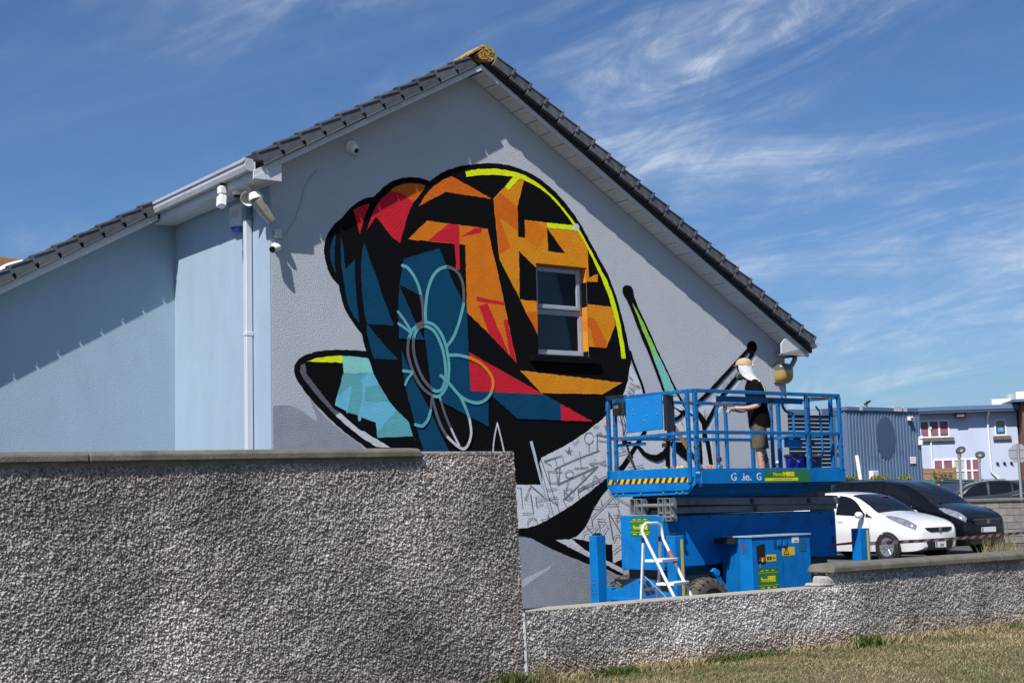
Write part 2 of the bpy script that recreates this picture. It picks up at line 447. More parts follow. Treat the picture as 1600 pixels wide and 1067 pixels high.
('s','flower_teal','flower_line',0.0433,[(2.219,4.044),(2.219,4.087),(2.219,4.151),(2.223,4.221),(2.232,4.295),(2.245,4.376),(2.262,4.451),(2.284,4.518),(2.311,4.581),(2.341,4.635),(2.374,4.679),(2.41,4.715),(2.448,4.745),(2.494,4.766),(2.542,4.781),(2.576,4.79)]),
('s','dim_grey','flower_line',0.044,[(2.576,4.79),(2.611,4.782),(2.661,4.77),(2.706,4.751),(2.741,4.721),(2.771,4.683),(2.795,4.641),(2.812,4.594),(2.822,4.542),(2.828,4.488),(2.829,4.423),(2.826,4.355),(2.823,4.307)]),
('s','flower_teal','flower_line',0.0435,[(2.823,4.307),(2.805,4.245),(2.778,4.156),(2.749,4.071),(2.719,3.996),(2.686,3.925),(2.652,3.862),(2.612,3.807),(2.571,3.761),(2.543,3.73)]),
('s','flower_teal','flower_line',0.035,[(1.801,4.146),(1.822,4.124),(1.852,4.09),(1.886,4.051),(1.925,4.0),(1.968,3.943),(1.999,3.902)]),
('s','flower_teal','flower_line',0.035,[(1.804,3.992),(1.829,3.978),(1.864,3.959),(1.898,3.939),(1.929,3.92),(1.958,3.9),(1.978,3.886)]),
('s','flower_teal','flower_line',0.0426,[(1.953,3.8),(1.968,3.831),(1.99,3.874),(2.014,3.913),(2.038,3.941),(2.064,3.965),(2.082,3.981)]),
('s','dim_grey','flower_line',0.0428,[(2.082,3.981),(2.099,3.99),(2.124,4.004),(2.148,4.015),(2.172,4.022),(2.196,4.027),(2.213,4.031)]),
('s','flower_teal','flower_line',0.0431,[(2.213,4.031),(2.242,4.028),(2.284,4.023),(2.325,4.011),(2.361,3.989),(2.396,3.961),(2.428,3.927),(2.455,3.891),(2.478,3.85),(2.499,3.804),(2.519,3.749),(2.536,3.689),(2.549,3.628),(2.558,3.569),(2.564,3.51),(2.566,3.451),(2.563,3.39),(2.557,3.329),(2.546,3.274),(2.531,3.226),(2.512,3.183),(2.489,3.146),(2.459,3.112),(2.425,3.082),(2.391,3.064),(2.355,3.061),(2.319,3.07),(2.293,3.076)]),
('s','dim_grey','flower_line',0.0423,[(2.293,3.076),(2.257,3.097),(2.206,3.127),(2.157,3.163),(2.117,3.206),(2.078,3.255),(2.044,3.31),(2.012,3.373),(1.983,3.442),(1.961,3.506),(1.946,3.559),(1.938,3.607),(1.935,3.654),(1.938,3.708),(1.947,3.762),(1.953,3.8)]),
('s','flower_teal','flower_line',0.0426,[(2.026,3.803),(2.033,3.825),(2.044,3.856),(2.057,3.885),(2.072,3.908),(2.09,3.928),(2.102,3.942)]),
('s','dim_grey','flower_line',0.0428,[(2.102,3.942),(2.118,3.95),(2.14,3.961),(2.161,3.97),(2.181,3.974),(2.199,3.976),(2.212,3.978)]),
('s','flower_teal','flower_line',0.043,[(2.212,3.978),(2.242,3.969),(2.284,3.956),(2.323,3.935),(2.355,3.906),(2.383,3.869),(2.41,3.825),(2.436,3.773),(2.461,3.713),(2.481,3.651),(2.495,3.584),(2.506,3.514),(2.511,3.45),(2.513,3.394),(2.509,3.345),(2.501,3.298),(2.49,3.25),(2.473,3.205),(2.453,3.17),(2.428,3.148),(2.398,3.136),(2.369,3.131),(2.339,3.135),(2.31,3.147),(2.29,3.156)]),
('s','dim_grey','flower_line',0.0424,[(2.29,3.156),(2.255,3.188),(2.206,3.235),(2.16,3.288),(2.123,3.35),(2.089,3.418),(2.062,3.485),(2.043,3.545),(2.03,3.603),(2.022,3.658),(2.02,3.714),(2.023,3.766),(2.026,3.803)]),
('s','flower_teal','flower_line',0.0434,[(2.57,3.611),(2.613,3.613),(2.675,3.616),(2.737,3.615),(2.796,3.607),(2.854,3.596),(2.895,3.588)]),
('s','orange_bright','flower_line',0.0439,[(2.895,3.588),(2.942,3.573),(3.008,3.55),(3.072,3.52),(3.129,3.479),(3.182,3.43),(3.224,3.383),(3.249,3.339),(3.262,3.296),(3.267,3.255),(3.261,3.212),(3.246,3.172),(3.236,3.143)]),
('s','flower_teal','flower_line',0.0432,[(3.236,3.143),(3.215,3.117),(3.186,3.079),(3.151,3.046),(3.114,3.023),(3.071,3.004),(3.026,2.993),(2.976,2.991),(2.924,2.998),(2.872,3.01),(2.822,3.028),(2.772,3.052),(2.722,3.083),(2.673,3.126),(2.624,3.176),(2.575,3.224),(2.52,3.269),(2.466,3.312),(2.428,3.341)]),
('s','flower_teal','flower_line',0.0431,[(2.728,3.078),(2.75,3.039),(2.78,2.982),(2.809,2.925),(2.833,2.869),(2.854,2.813),(2.869,2.774)]),
('s','stroke_white','flower_line',0.0378,[(2.869,2.774),(2.877,2.727),(2.888,2.66),(2.891,2.597),(2.881,2.541),(2.864,2.488),(2.841,2.445),(2.815,2.412),(2.784,2.389),(2.748,2.382),(2.706,2.396),(2.659,2.425),(2.614,2.457),(2.57,2.492),(2.527,2.53),(2.497,2.557)]),
('s','dim_grey','flower_line',0.0425,[(2.497,2.557),(2.474,2.591),(2.442,2.64),(2.411,2.693),(2.386,2.748),(2.363,2.807),(2.342,2.867),(2.321,2.934),(2.303,3.002),(2.29,3.049)]),
('s','flower_teal','flower_line',0.0351,[(2.406,3.056),(2.425,3.002)]),
('s','dim_grey','flower_line',0.0351,[(2.425,3.002),(2.441,2.954),(2.464,2.886),(2.489,2.819),(2.519,2.754),(2.551,2.69),(2.574,2.645)]),
('s','stroke_white','flower_line',0.0301,[(2.574,2.645),(2.592,2.611),(2.616,2.564),(2.64,2.52),(2.662,2.481),(2.683,2.444),(2.698,2.419)]),
('s','dim_grey','flower_line',0.0349,[(2.29,3.049),(2.262,2.879)]),
('s','flower_teal','flower_line',0.0421,[(2.262,2.879),(2.253,2.849),(2.24,2.806),(2.221,2.766),(2.195,2.731),(2.164,2.699),(2.131,2.678),(2.092,2.677),(2.05,2.688),(2.021,2.697)]),
('s','flower_teal','flower_line',0.0398,[(1.857,3.383),(2.001,3.371)]),
('s','flower_teal','flower_line',0.0347,[(1.995,3.353),(1.976,3.335),(1.95,3.309),(1.927,3.281),(1.909,3.252),(1.895,3.222),(1.885,3.201)]),
('s','stroke_white','flower_line',0.023,[(3.238,2.305),(3.24,2.333),(3.242,2.375),(3.248,2.42),(3.255,2.468),(3.266,2.521),(3.277,2.574),(3.293,2.631),(3.311,2.688),(3.323,2.728)]),
('s','stroke_white','flower_line',0.0231,[(3.323,2.728),(3.335,2.682),(3.353,2.616),(3.371,2.549),(3.388,2.48),(3.405,2.41),(3.418,2.356),(3.425,2.327),(3.428,2.313),(3.429,2.305)]),
('p','pale_stripe','white_bar',[(3.86,2.48),(3.907,2.493),(4.066,1.904),(4.189,1.503),(4.154,1.504),(4.025,1.904)]),
('p','black','black_band',[(3.553,1.312),(3.612,1.315),(3.772,1.321),(3.914,1.349),(4.078,1.4),(4.267,1.484),(4.457,1.57),(4.65,1.664),(4.846,1.768),(5.022,1.874),(5.224,1.997),(5.394,2.105),(5.614,2.292),(5.703,2.274),(5.515,2.088),(5.375,1.936),(5.217,1.837),(5.103,1.738),(5.012,1.64),(4.921,1.525),(4.852,1.411),(4.784,1.314),(4.696,1.234),(4.609,1.18),(4.503,1.151),(4.398,1.138),(4.254,1.143),(4.768,0.919),(5.426,0.64),(5.423,0.59),(5.102,0.723),(4.763,0.812),(4.597,0.877),(4.432,0.933),(4.187,1.024),(3.967,1.13),(3.828,1.191),(3.728,1.21),(3.549,1.217)]),
('p','stroke_white','white_stripe',[(4.254,1.143),(4.44,1.148),(4.77,0.985),(5.097,0.847),(5.429,0.702),(5.426,0.635),(5.094,0.779),(4.757,0.915)]),
('p','black','black_patch',[(4.524,1.158),(4.765,1.117),(5.095,1.055),(5.247,1.049),(5.246,0.782),(5.097,0.847),(4.77,0.985)]),
('p','black','black_patch',[(5.246,0.782),(5.435,0.841),(5.501,0.838),(5.494,0.687),(5.429,0.702)]),
('s','black','black_line',0.0453,[(5.699,3.783),(5.709,3.751),(5.723,3.706),(5.739,3.663),(5.755,3.625),(5.772,3.588),(5.79,3.551),(5.807,3.515),(5.824,3.479),(5.842,3.44),(5.862,3.397),(5.884,3.351),(5.904,3.302),(5.923,3.242),(5.94,3.179),(5.953,3.134)]),
('p','black','black_feeler',[(5.667,4.55),(5.598,4.625),(5.601,4.704),(5.649,4.746),(5.71,4.752),(5.767,4.736),(5.799,4.691),(5.802,4.62),(5.889,4.423),(6.017,4.218),(6.124,4.029),(6.23,3.822),(6.36,3.614),(6.489,3.388),(6.643,3.149),(6.821,2.915),(6.722,2.861),(6.539,2.982),(6.335,3.142),(6.294,3.242),(6.189,3.467),(6.063,3.745),(5.915,4.02),(5.791,4.294)]),
('p','feeler_green','green_fill',[(5.771,4.499),(5.864,4.386),(5.992,4.182),(6.099,3.993),(6.163,3.881),(6.08,3.851),(6.049,3.92),(5.943,4.109),(5.84,4.35)]),
('p','feeler_mid','green_fill',[(6.163,3.881),(6.205,3.803),(6.259,3.717),(6.142,3.695),(6.08,3.851)]),
('p','feeler_teal','teal_fill',[(6.259,3.717),(6.314,3.63),(6.443,3.404),(6.518,3.265),(6.584,3.156),(6.359,3.151),(6.33,3.26),(6.236,3.486),(6.142,3.695)]),
('p','pale','pale_fill',[(6.584,3.156),(6.727,2.95),(6.632,2.948),(6.447,3.033),(6.359,3.151)]),
('p','black','black_dot',[(8.287,3.951),(8.279,3.919),(8.262,3.89),(8.235,3.867),(8.203,3.851),(8.168,3.845),(8.134,3.849),(8.104,3.862),(8.081,3.883),(8.067,3.911),(8.063,3.941),(8.071,3.973),(8.088,4.002),(8.114,4.025),(8.146,4.041),(8.181,4.047),(8.216,4.044),(8.246,4.031),(8.269,4.009),(8.283,3.982)]),
('s','black','black_line',0.0652,[(8.087,3.905),(7.96,3.805),(7.782,3.666),(7.619,3.538),(7.49,3.438),(7.376,3.348),(7.28,3.274),(7.209,3.221),(7.156,3.183),(7.1,3.144),(7.027,3.093),(6.952,3.042),(6.899,3.006)]),
('s','black','black_line',0.0727,[(8.197,3.882),(8.127,3.8),(8.027,3.685),(7.925,3.575),(7.825,3.484),(7.722,3.397),(7.631,3.319),(7.56,3.252),(7.501,3.193),(7.445,3.133),(7.389,3.069),(7.335,3.004),(7.285,2.94),(7.234,2.872),(7.185,2.805),(7.152,2.759)]),
('s','black','black_line',0.071,[(5.419,2.062),(5.468,2.113),(5.539,2.186),(5.608,2.26),(5.671,2.33),(5.733,2.402),(5.791,2.468),(5.846,2.532),(5.896,2.591),(5.932,2.632)]),
('s','black','black_line',0.0787,[(6.444,2.857),(6.433,2.816),(6.418,2.757),(6.404,2.699),(6.391,2.648),(6.379,2.598),(6.368,2.541),(6.358,2.473),(6.349,2.398),(6.342,2.32),(6.338,2.23),(6.336,2.136),(6.335,2.07)]),
('p','black','black_arc',[(5.748,2.422),(5.809,2.427),(5.917,2.337),(6.018,2.302),(6.121,2.297),(6.249,2.349),(6.36,2.462),(6.387,2.383),(6.33,2.289),(6.243,2.227),(6.116,2.196),(5.974,2.236),(5.854,2.306)]),
('p','black','black_patch',[(6.403,2.486),(6.808,2.479),(6.79,2.161),(6.543,2.32),(6.41,2.423)]),
('p','black','black_patch',[(6.918,2.511),(7.037,2.496),(7.046,2.151),(6.952,2.152)]),
('p','black','black_patch',[(7.104,2.52),(7.201,2.496),(7.252,2.15),(7.17,2.151)]),
('p','black','black_patch',[(6.986,2.961),(7.132,2.818),(7.218,2.795),(7.123,2.673),(7.158,2.512),(7.037,2.496),(7.057,2.656),(7.031,2.785),(6.939,2.896)]),
('s','black','black_line',0.0541,[(6.452,2.81),(6.477,2.813),(6.513,2.818),(6.548,2.827),(6.579,2.84),(6.609,2.857),(6.636,2.876),(6.66,2.898),(6.68,2.923),(6.693,2.94)]),
('s','pencil','sketch_lines',0.0163,[(4.043,2.23),(4.33,1.524)]),
('s','pencil','sketch_lines',0.013,[(4.015,2.181),(4.225,1.477)]),
('s','pencil','sketch_lines',0.0147,[(4.291,2.114),(4.323,1.884)]),
('s','pencil','sketch_lines',0.0182,[(4.269,2.106),(4.609,2.228),(5.065,2.36)]),
('s','pencil','sketch_lines',0.0218,[(4.324,1.9),(5.034,2.142)]),
('s','pencil','sketch_lines',0.0149,[(5.023,2.134),(4.636,1.846),(4.399,1.686)]),
('s','pencil','sketch_lines',0.0115,[(4.399,1.686),(4.458,1.586)]),
('s','pencil','sketch_lines',0.0116,[(4.209,2.156),(4.088,2.214),(4.402,2.295),(4.439,2.179)]),
('s','pencil','sketch_lines',0.0115,[(4.276,2.27),(4.312,2.122)]),
('s','pencil','sketch_lines',0.0116,[(4.71,2.352),(4.733,2.127)]),
('s','pencil','sketch_lines',0.0117,[(4.605,2.112),(4.861,2.13)]),
('s','pencil','sketch_lines',0.0117,[(5.08,2.192),(4.884,2.176),(4.995,2.243)]),
('s','pencil','sketch_lines',0.0117,[(4.888,2.171),(4.969,2.142)]),
('s','pencil','sketch_lines',0.0118,[(5.079,2.184),(5.168,2.225),(5.176,2.153),(5.085,2.178)]),
('s','pencil','sketch_lines',0.0115,[(4.145,2.082),(4.393,2.064)]),
('s','pencil','sketch_lines',0.0114,[(4.155,2.074),(4.18,1.919),(4.308,1.925)]),
('s','pencil','sketch_lines',0.0115,[(4.354,2.146),(4.325,1.917)]),
('s','pencil','sketch_lines',0.0115,[(4.587,2.022),(4.566,1.999),(4.532,1.986),(4.494,1.988),(4.462,2.003),(4.445,2.027),(4.448,2.054),(4.469,2.077),(4.503,2.09),(4.541,2.088),(4.573,2.073),(4.59,2.049)]),
('s','pencil','sketch_lines',0.0115,[(4.515,1.98),(4.446,1.833)]),
('s','pencil','sketch_lines',0.0115,[(4.58,1.743),(4.554,1.711),(4.513,1.694),(4.467,1.696),(4.43,1.717),(4.41,1.751),(4.413,1.789),(4.438,1.821),(4.479,1.839),(4.525,1.836),(4.563,1.815),(4.583,1.781)]),
('s','pencil','sketch_lines',0.0115,[(4.404,1.817),(4.546,1.699)]),
('s','pencil','sketch_lines',0.0116,[(4.467,2.364),(4.56,2.319)]),
('s','pencil','sketch_lines',0.0116,[(4.525,2.381),(4.499,2.321)]),
('s','pencil','sketch_lines',0.0116,[(4.726,1.969),(4.797,2.03)]),
('s','pencil','sketch_lines',0.0116,[(4.75,2.036),(4.815,1.96)]),
('s','pencil','sketch_lines',0.0132,[(4.672,1.697),(4.656,1.813),(5.214,2.014)]),
('s','pencil','sketch_lines',0.0117,[(4.903,1.842),(4.912,1.88),(4.926,1.933),(4.94,1.975),(4.954,1.998),(4.969,2.01),(4.985,2.008),(5.006,1.986),(5.03,1.95),(5.046,1.924)]),
('s','pencil','sketch_lines',0.0116,[(4.677,1.804),(4.7,1.826),(4.732,1.856),(4.765,1.874),(4.797,1.868),(4.83,1.849),(4.853,1.835)]),
('s','pencil','sketch_lines',0.0112,[(3.631,1.862),(3.69,1.861),(3.711,1.587)]),
('s','pencil','sketch_lines',0.0113,[(3.745,1.699),(3.852,1.891),(4.07,1.733),(3.928,1.741),(3.943,1.598),(4.046,1.639)]),
('s','pencil','sketch_lines',0.0113,[(3.749,1.702),(3.844,1.766),(3.88,1.519),(3.699,1.519)]),
('s','pencil','sketch_lines',0.0114,[(3.95,1.684),(4.297,1.729),(4.297,1.627),(4.208,1.67),(4.132,1.74)]),
('s','pencil','sketch_lines',0.0114,[(4.115,1.83),(4.284,1.843)]),
('s','pencil','sketch_lines',0.0112,[(3.773,1.361),(3.778,1.379),(3.785,1.403),(3.796,1.425),(3.813,1.439),(3.835,1.45),(3.857,1.455),(3.878,1.455),(3.899,1.45),(3.917,1.437),(3.932,1.412),(3.943,1.379),(3.951,1.356)]),
('s','pencil','sketch_lines',0.0113,[(4.127,1.504),(4.135,1.428)]),
('s','pencil','sketch_lines',0.0114,[(4.008,1.419),(4.183,1.449)]),
('s','pencil','sketch_lines',0.0135,[(4.896,1.435),(5.277,1.718),(5.379,1.531),(5.328,1.381)]),
('s','pencil','sketch_lines',0.0118,[(5.163,1.603),(5.371,1.607),(5.371,1.666)]),
('s','pencil','sketch_lines',0.0117,[(4.923,1.575),(5.035,1.573)]),
('s','pencil','sketch_lines',0.0117,[(5.068,1.672),(5.066,1.585)]),
('s','pencil','sketch_lines',0.0133,[(5.191,1.502),(5.387,1.228),(5.251,1.132),(5.186,1.494)]),
('s','pencil','sketch_lines',0.0118,[(5.327,1.364),(5.424,1.463)]),
('s','pencil','sketch_lines',0.0118,[(5.276,1.45),(5.401,1.446)]),
('s','pencil','sketch_lines',0.0116,[(4.784,1.306),(4.887,1.228),(5.021,1.34),(5.017,1.19)]),
('s','pencil','sketch_lines',0.0116,[(4.875,1.444),(4.893,1.311),(4.788,1.31)]),
('s','pencil','sketch_lines',0.0117,[(5.004,1.337),(4.992,1.407),(5.136,1.393),(5.024,1.307)]),
('s','pencil','sketch_lines',0.0117,[(5.08,1.213),(5.176,1.319)]),
('s','pencil','sketch_lines',0.0115,[(4.715,1.181),(4.738,1.233),(4.807,1.25)]),
('s','pencil','sketch_lines',0.0117,[(5.249,1.096),(5.266,1.122),(5.291,1.158),(5.319,1.18),(5.351,1.175),(5.385,1.155),(5.409,1.14)]),
('s','pencil','sketch_lines',0.0117,[(5.253,0.945),(5.404,1.03)]),
('s','pencil','sketch_lines',0.0118,[(5.193,1.787),(5.407,1.674),(5.603,1.577)]),
('s','pencil','sketch_lines',0.0117,[(4.967,2.51),(4.943,2.475),(4.904,2.455),(4.862,2.457),(4.827,2.479),(4.809,2.516),(4.812,2.557),(4.836,2.593),(4.875,2.612),(4.917,2.611),(4.952,2.589),(4.97,2.552)]),
('s','pencil','sketch_lines',0.0117,[(4.888,2.45),(4.881,2.346)]),
('s','pencil','sketch_lines',0.0169,[(5.028,2.349),(5.04,2.577),(5.234,2.566)]),
('s','pencil','sketch_lines',0.0118,[(5.006,2.576),(5.118,2.613)]),
('s','pencil','sketch_lines',0.0116,[(4.484,2.34),(4.584,2.369)]),
('s','pencil','sketch_lines',0.0116,[(4.527,2.419),(4.537,2.313)]),
('s','pencil','sketch_lines',0.0117,[(4.636,2.446),(4.705,2.52)]),
('s','pencil','sketch_lines',0.0119,[(5.186,2.708),(5.218,2.6)]),
('s','pencil','sketch_lines',0.0118,[(4.967,2.682),(5.07,2.714)]),
('s','pencil','sketch_lines',0.0116,[(4.601,2.486),(4.619,2.446)]),
('s','pencil','sketch_lines',0.012,[(5.575,2.263),(5.693,2.143)]),
('s','pencil','sketch_lines',0.0122,[(5.67,3.33),(5.782,3.299),(5.872,3.284)]),
('s','pencil','sketch_lines',0.0121,[(5.619,3.208),(5.685,3.175),(5.744,3.211)]),
('s','pencil','sketch_lines',0.0122,[(5.652,3.434),(5.729,3.375)]),
('s','pencil','sketch_lines',0.0119,[(5.057,2.501),(5.231,2.484)]),
('s','pencil','sketch_lines',0.0107,[(5.171,2.718),(5.224,2.581)]),
('s','pencil','sketch_lines',0.0107,[(5.125,2.566),(5.223,2.558)]),
('s','pencil','sketch_lines',0.0077,[(5.497,2.891),(5.513,2.583)]),
('s','pencil','sketch_lines',0.0077,[(5.606,2.862),(5.503,2.598)]),
('s','pencil','sketch_lines',0.0108,[(5.432,2.79),(5.55,2.73)]),
('s','pencil','sketch_lines',0.0138,[(5.36,2.307),(5.562,2.345)]),
('s','pencil','sketch_lines',0.0107,[(5.435,2.421),(5.543,2.375)]),
('s','pencil','sketch_lines',0.0109,[(5.695,3.236),(5.757,3.269),(5.85,3.287)]),
('s','pencil','sketch_lines',0.0109,[(5.663,3.212),(5.674,3.15)]),
('s','pencil','sketch_lines',0.0109,[(5.636,3.281),(5.755,3.222)]),
('s','pencil','sketch_lines',0.0139,[(5.591,2.114),(5.857,2.151),(5.868,2.089)]),
('s','pencil','sketch_lines',0.0111,[(6.447,2.921),(6.55,2.859)]),
('s','pencil','sketch_lines',0.0097,[(7.049,2.914),(7.056,2.902),(7.066,2.886),(7.08,2.874),(7.101,2.867),(7.125,2.864),(7.145,2.867),(7.158,2.88),(7.165,2.901),(7.17,2.915)]),
('s','pencil','sketch_lines',0.0097,[(7.107,2.963),(7.115,2.834)]),
('s','pencil','sketch_lines',0.0113,[(6.964,2.944),(7.017,2.929)]),
('s','pencil','sketch_lines',0.0111,[(6.632,2.796),(6.671,2.733)]),
('s','pencil','sketch_lines',0.0112,[(6.932,2.767),(6.994,2.704)]),
('s','pencil','sketch_lines',0.0091,[(7.496,3.361),(7.598,3.4)]),
('s','pencil','sketch_lines',0.0092,[(7.665,3.466),(7.704,3.486)]),
('s','pencil','sketch_lines',0.0091,[(7.478,3.27),(7.555,3.317)]),
]
# ================================================================== setting: ground
asphalt = mat('asphalt', (0.075, 0.074, 0.072), 0.95, var=0.25, vscale=1.2, bump=0.4, bscale=120)
g = struct(MB().box(-300, 300, -60, 600, -0.30, 0.0).build('car_park_ground', asphalt))

# ================================================================== the house
HX, HYY = -2.924, 17.4
def HW(x, y, z):
    return Vector((HX, HYY, 0)) + hu * x + hi * y + Vector((0, 0, z))
house = thing('gable_house', 'grey rendered gable end house with a half painted snail mural and dark tiled roof', 'house', (HX, HYY, 0), YAW_HOUSE)
render = dict(bump=0.95, bscale=66.0, bdist=0.013, bdetail=3.0)
m_grey = mat('render_grey', (0.465, 0.49, 0.53), 0.9, var=0.05, vscale=1.5, spots=[((0.36, 0.385, 0.42), 0.9, 0.62, 0.85, (1, 1, 0.35))], **render)
m_blue = mat('render_pale_blue', (0.31, 0.415, 0.505), 0.9, var=0.05, vscale=2.2, stretch=(1.4, 1.4, 0.6), spots=[((0.27, 0.36, 0.44), 3, 0.60, 0.95, (2.2, 2.2, 0.2)), ((0.20, 0.25, 0.29), 1.6, 0.68, 0.95, (1.2, 1.2, 0.25))], bump=0.5, bscale=70, bdist=0.008, bdetail=3.0)
m_upvc = mat('white_upvc', (0.58, 0.59, 0.61), 0.35, var=0.05, vscale=5, spots=[((0.45, 0.45, 0.42), 3, 0.62, 0.85)])
m_upvc_dirty = mat('weathered_soffit', (0.66, 0.66, 0.64), 0.5, var=0.08, vscale=3, randval=0.06, spots=[((0.30, 0.29, 0.22), 2.2, 0.60, 0.80)])
m_tile = mat('concrete_tile', (0.074, 0.080, 0.093), 0.75, var=0.22, vscale=9, randval=0.22, bump=0.25, bscale=90, spots=[((0.13, 0.14, 0.155), 6, 0.52, 0.8), ((0.17, 0.11, 0.04), 16, 0.73, 0.78)])
m_black = mat('black_rubber', (0.012, 0.012, 0.013), 0.7)
m_lichen = mat('lichen_mortar', (0.17, 0.15, 0.13), 0.95, var=0.3, vscale=20, bump=0.8, bscale=45, bdist=0.03,
               spots=[((0.54, 0.34, 0.02), 13, 0.44, 0.54), ((0.46, 0.17, 0.02), 22, 0.56, 0.62), ((0.05, 0.045, 0.04), 17, 0.60, 0.66)])
APX, APZ = 3.01, 7.45
WID = 8.89
def SL(s): return APZ - 0.5466 * (APX - s)
def SR(s): return APZ - 0.598 * (s - APX)
WX0, WX1, WZ0, WZ1 = 4.05, 4.94, 3.68, 4.95
BW = 2.9375
gw = MB()
G0 = 0.02
gw.prism([(G0, -0.1), (WX0, -0.1), (WX0, SR(WX0) - 0.002), (APX, APZ - 0.002), (G0, SL(G0) - 0.002)], 'y', 0, 0.3)
gw.prism([(WX1, -0.1), (WID, -0.1), (WID, SR(WID) - 0.002), (WX1, SR(WX1) - 0.002)], 'y', 0, 0.3)
gw.prism([(WX0, -0.1), (WX1, -0.1), (WX1, WZ0), (WX0, WZ0)], 'y', 0, 0.3)
gw.prism([(WX0, WZ1), (WX1, WZ1), (WX1, SR(WX1) - 0.002), (WX0, SR(WX0) - 0.002)], 'y', 0, 0.3)
gable = gw.build('gable_wall', m_grey, house)
MB().prism([(0.003, -0.1), (BW + 0.2, -0.1), (BW + 0.2, 5.66), (0.003, 5.66)], 'x', 0.0, 0.25).build('side_wall', m_blue, house)
MB().prism([(-7.5, -0.1), (-0.002, -0.1), (-0.002, SL(-0.002) + 0.05), (-7.5, SL(-7.5) + 0.05)], 'y', BW, BW + 0.25).build('wing_wall', m_blue, house)
MB().box(WID - 0.25, WID - 0.002, 0.3, 9.2, -0.1, SR(WID) - 0.06).build('far_side_wall', m_grey, house)
MB().prism([(-7.5, -0.1), (WID, -0.1), (WID, SR(WID)), (APX, APZ), (-7.5, SL(-7.5))], 'y', 9.2, 9.4).build('rear_wall', m_grey, house)
MB().box(-7.5, -7.25, BW + 0.26, 9.2, -0.1, SL(-7.5)).build('wing_end_wall', m_blue, house)

# roof: deck, courses behind, verge tiles singly
roof = MB()
roof.prism([(APX, APZ + 0.02), (9.10, SR(9.10) + 0.02), (9.10, SR(9.10) + 0.10), (APX, APZ + 0.10)], 'y', -0.28, 9.4)
roof.prism([(APX - 0.002, APZ + 0.02), (-0.318, SL(-0.318) + 0.02), (-0.318, SL(-0.318) + 0.07), (APX - 0.002, APZ + 0.07)], 'y', -0.28, 9.4)
roof.prism([(-0.363, SL(-0.363) + 0.02), (-7.6, SL(-7.6) + 0.02), (-7.6, SL(-7.6) + 0.07), (-0.363, SL(-0.363) + 0.07)], 'y', BW - 0.28, 9.4)
roof_o = roof.build('roof', m_tile, house)
ANG_L, ANG_R = math.atan(0.5466), math.atan(0.598)
cr = MB()
gl, gr = 0.33, 0.318
for i in range(24):      # right slope courses
    a = APX + 0.10 + i * gr * math.cos(ANG_R)
    b = a + (gr + 0.03) * math.cos(ANG_R)
    if b > 9.22: break
    for k in range(30):
        y0 = 0.02 + k * 0.31
        cr.prism([(a, SR(a) + 0.15), (b, SR(b) + 0.18), (b, SR(b) + 0.29), (a, SR(a) + 0.255)], 'y', y0, y0 + 0.304)
for i in range(32):
    b = APX - 0.10 - i * gl * math.cos(ANG_L)
    a = b - (gl + 0.03) * math.cos(ANG_L)
    ys = 0.0 if a > -0.55 else BW
    if a < -7.6: break
    for k in range(30):
        y0 = ys + 0.02 + k * 0.31
        if y0 > 9.3: break
        cr.prism([(b, SL(b) + 0.10), (a, SL(a) + 0.13), (a, SL(a) + 0.235), (b, SL(b) + 0.205)], 'y', y0, y0 + 0.304)
cr.build('tile_courses', m_tile, roof_o, kind='stuff')

def verge_tile(side):
    t = MB()
    if side == 'l':     # local x up the slope, z off the roof
        t.prism([(0.050, -0.004), (0.335, 0.0), (0.335, 0.146), (0.0, 0.182), (0.0, 0.085), (0.046, 0.075)], 'y', -0.356, 0.0)
        t.prism([(-0.008, 0.074), (0.030, 0.062), (0.030, 0.180), (-0.012, 0.192)], 'y', -0.372, -0.30)       # nose
        t.prism([(0.031, -0.004), (0.335, 0.0), (0.335, 0.018), (0.031, 0.016)], 'y', -0.367, -0.35)            # lower lip
        t.prism([(0.031, 0.160), (0.335, 0.128), (0.335, 0.147), (0.031, 0.182)], 'y', -0.367, -0.35)           # upper lip
        t.prism([(0.0, 0.180), (0.335, 0.145), (0.335, 0.158), (0.0, 0.198)], 'y', -0.335, -0.25)
    else:               # local x down the slope
        t.prism([(0.0, -0.012), (0.285, 0.004), (0.300, 0.06), (0.330, 0.08), (0.330, 0.172), (0.0, 0.138)], 'y', -0.415, 0.0)
        t.prism([(0.0, 0.120), (0.330, 0.152), (0.330, 0.172), (0.0, 0.139)], 'y', -0.427, -0.400)
        t.prism([(0.0, -0.012), (0.285, 0.004), (0.285, 0.020), (0.0, 0.004)], 'y', -0.426, -0.400)
        t.prism([(0.03, 0.150), (0.345, 0.176), (0.345, 0.222), (0.03, 0.196)], 'y', -0.31, -0.16)
        t.prism([(0.302, 0.066), (0.338, 0.068), (0.338, 0.178), (0.302, 0.176)], 'y', -0.432, -0.30)
    return t
tl = verge_tile('l').build('roof_tile', m_tile, roof_o, bev=0.004)
tl.rotation_euler = (0, -ANG_L, 0)
first = True
def put_tile(src, x, y, z):
    global first
    o = piece(src, parent=roof_o, loc=(x, y, z))
    ry = o.rotation_euler
    o.rotation_euler = (ry[0] + random.uniform(-.012, .012), ry[1] + random.uniform(-.012, .012), ry[2])
    return o
n_l = 11
for i in range(n_l):
    s = -0.27 + i * gl * math.cos(ANG_L) * 0.985
    if i == 0: tl.location = (s, 0, SL(s) + 0.085)
    else: put_tile(tl, s, random.uniform(-.004, .004), SL(s) + 0.085)
for i in range(1, 20):
    s = -0.27 - i * gl * math.cos(ANG_L)
    put_tile(tl, s, BW + random.uniform(-.004, .004), SL(s) + 0.10)
tr_ = verge_tile('r').build('roof_tile', m_tile, roof_o, bev=0.004)
tr_.rotation_euler = (0, ANG_R, 0)
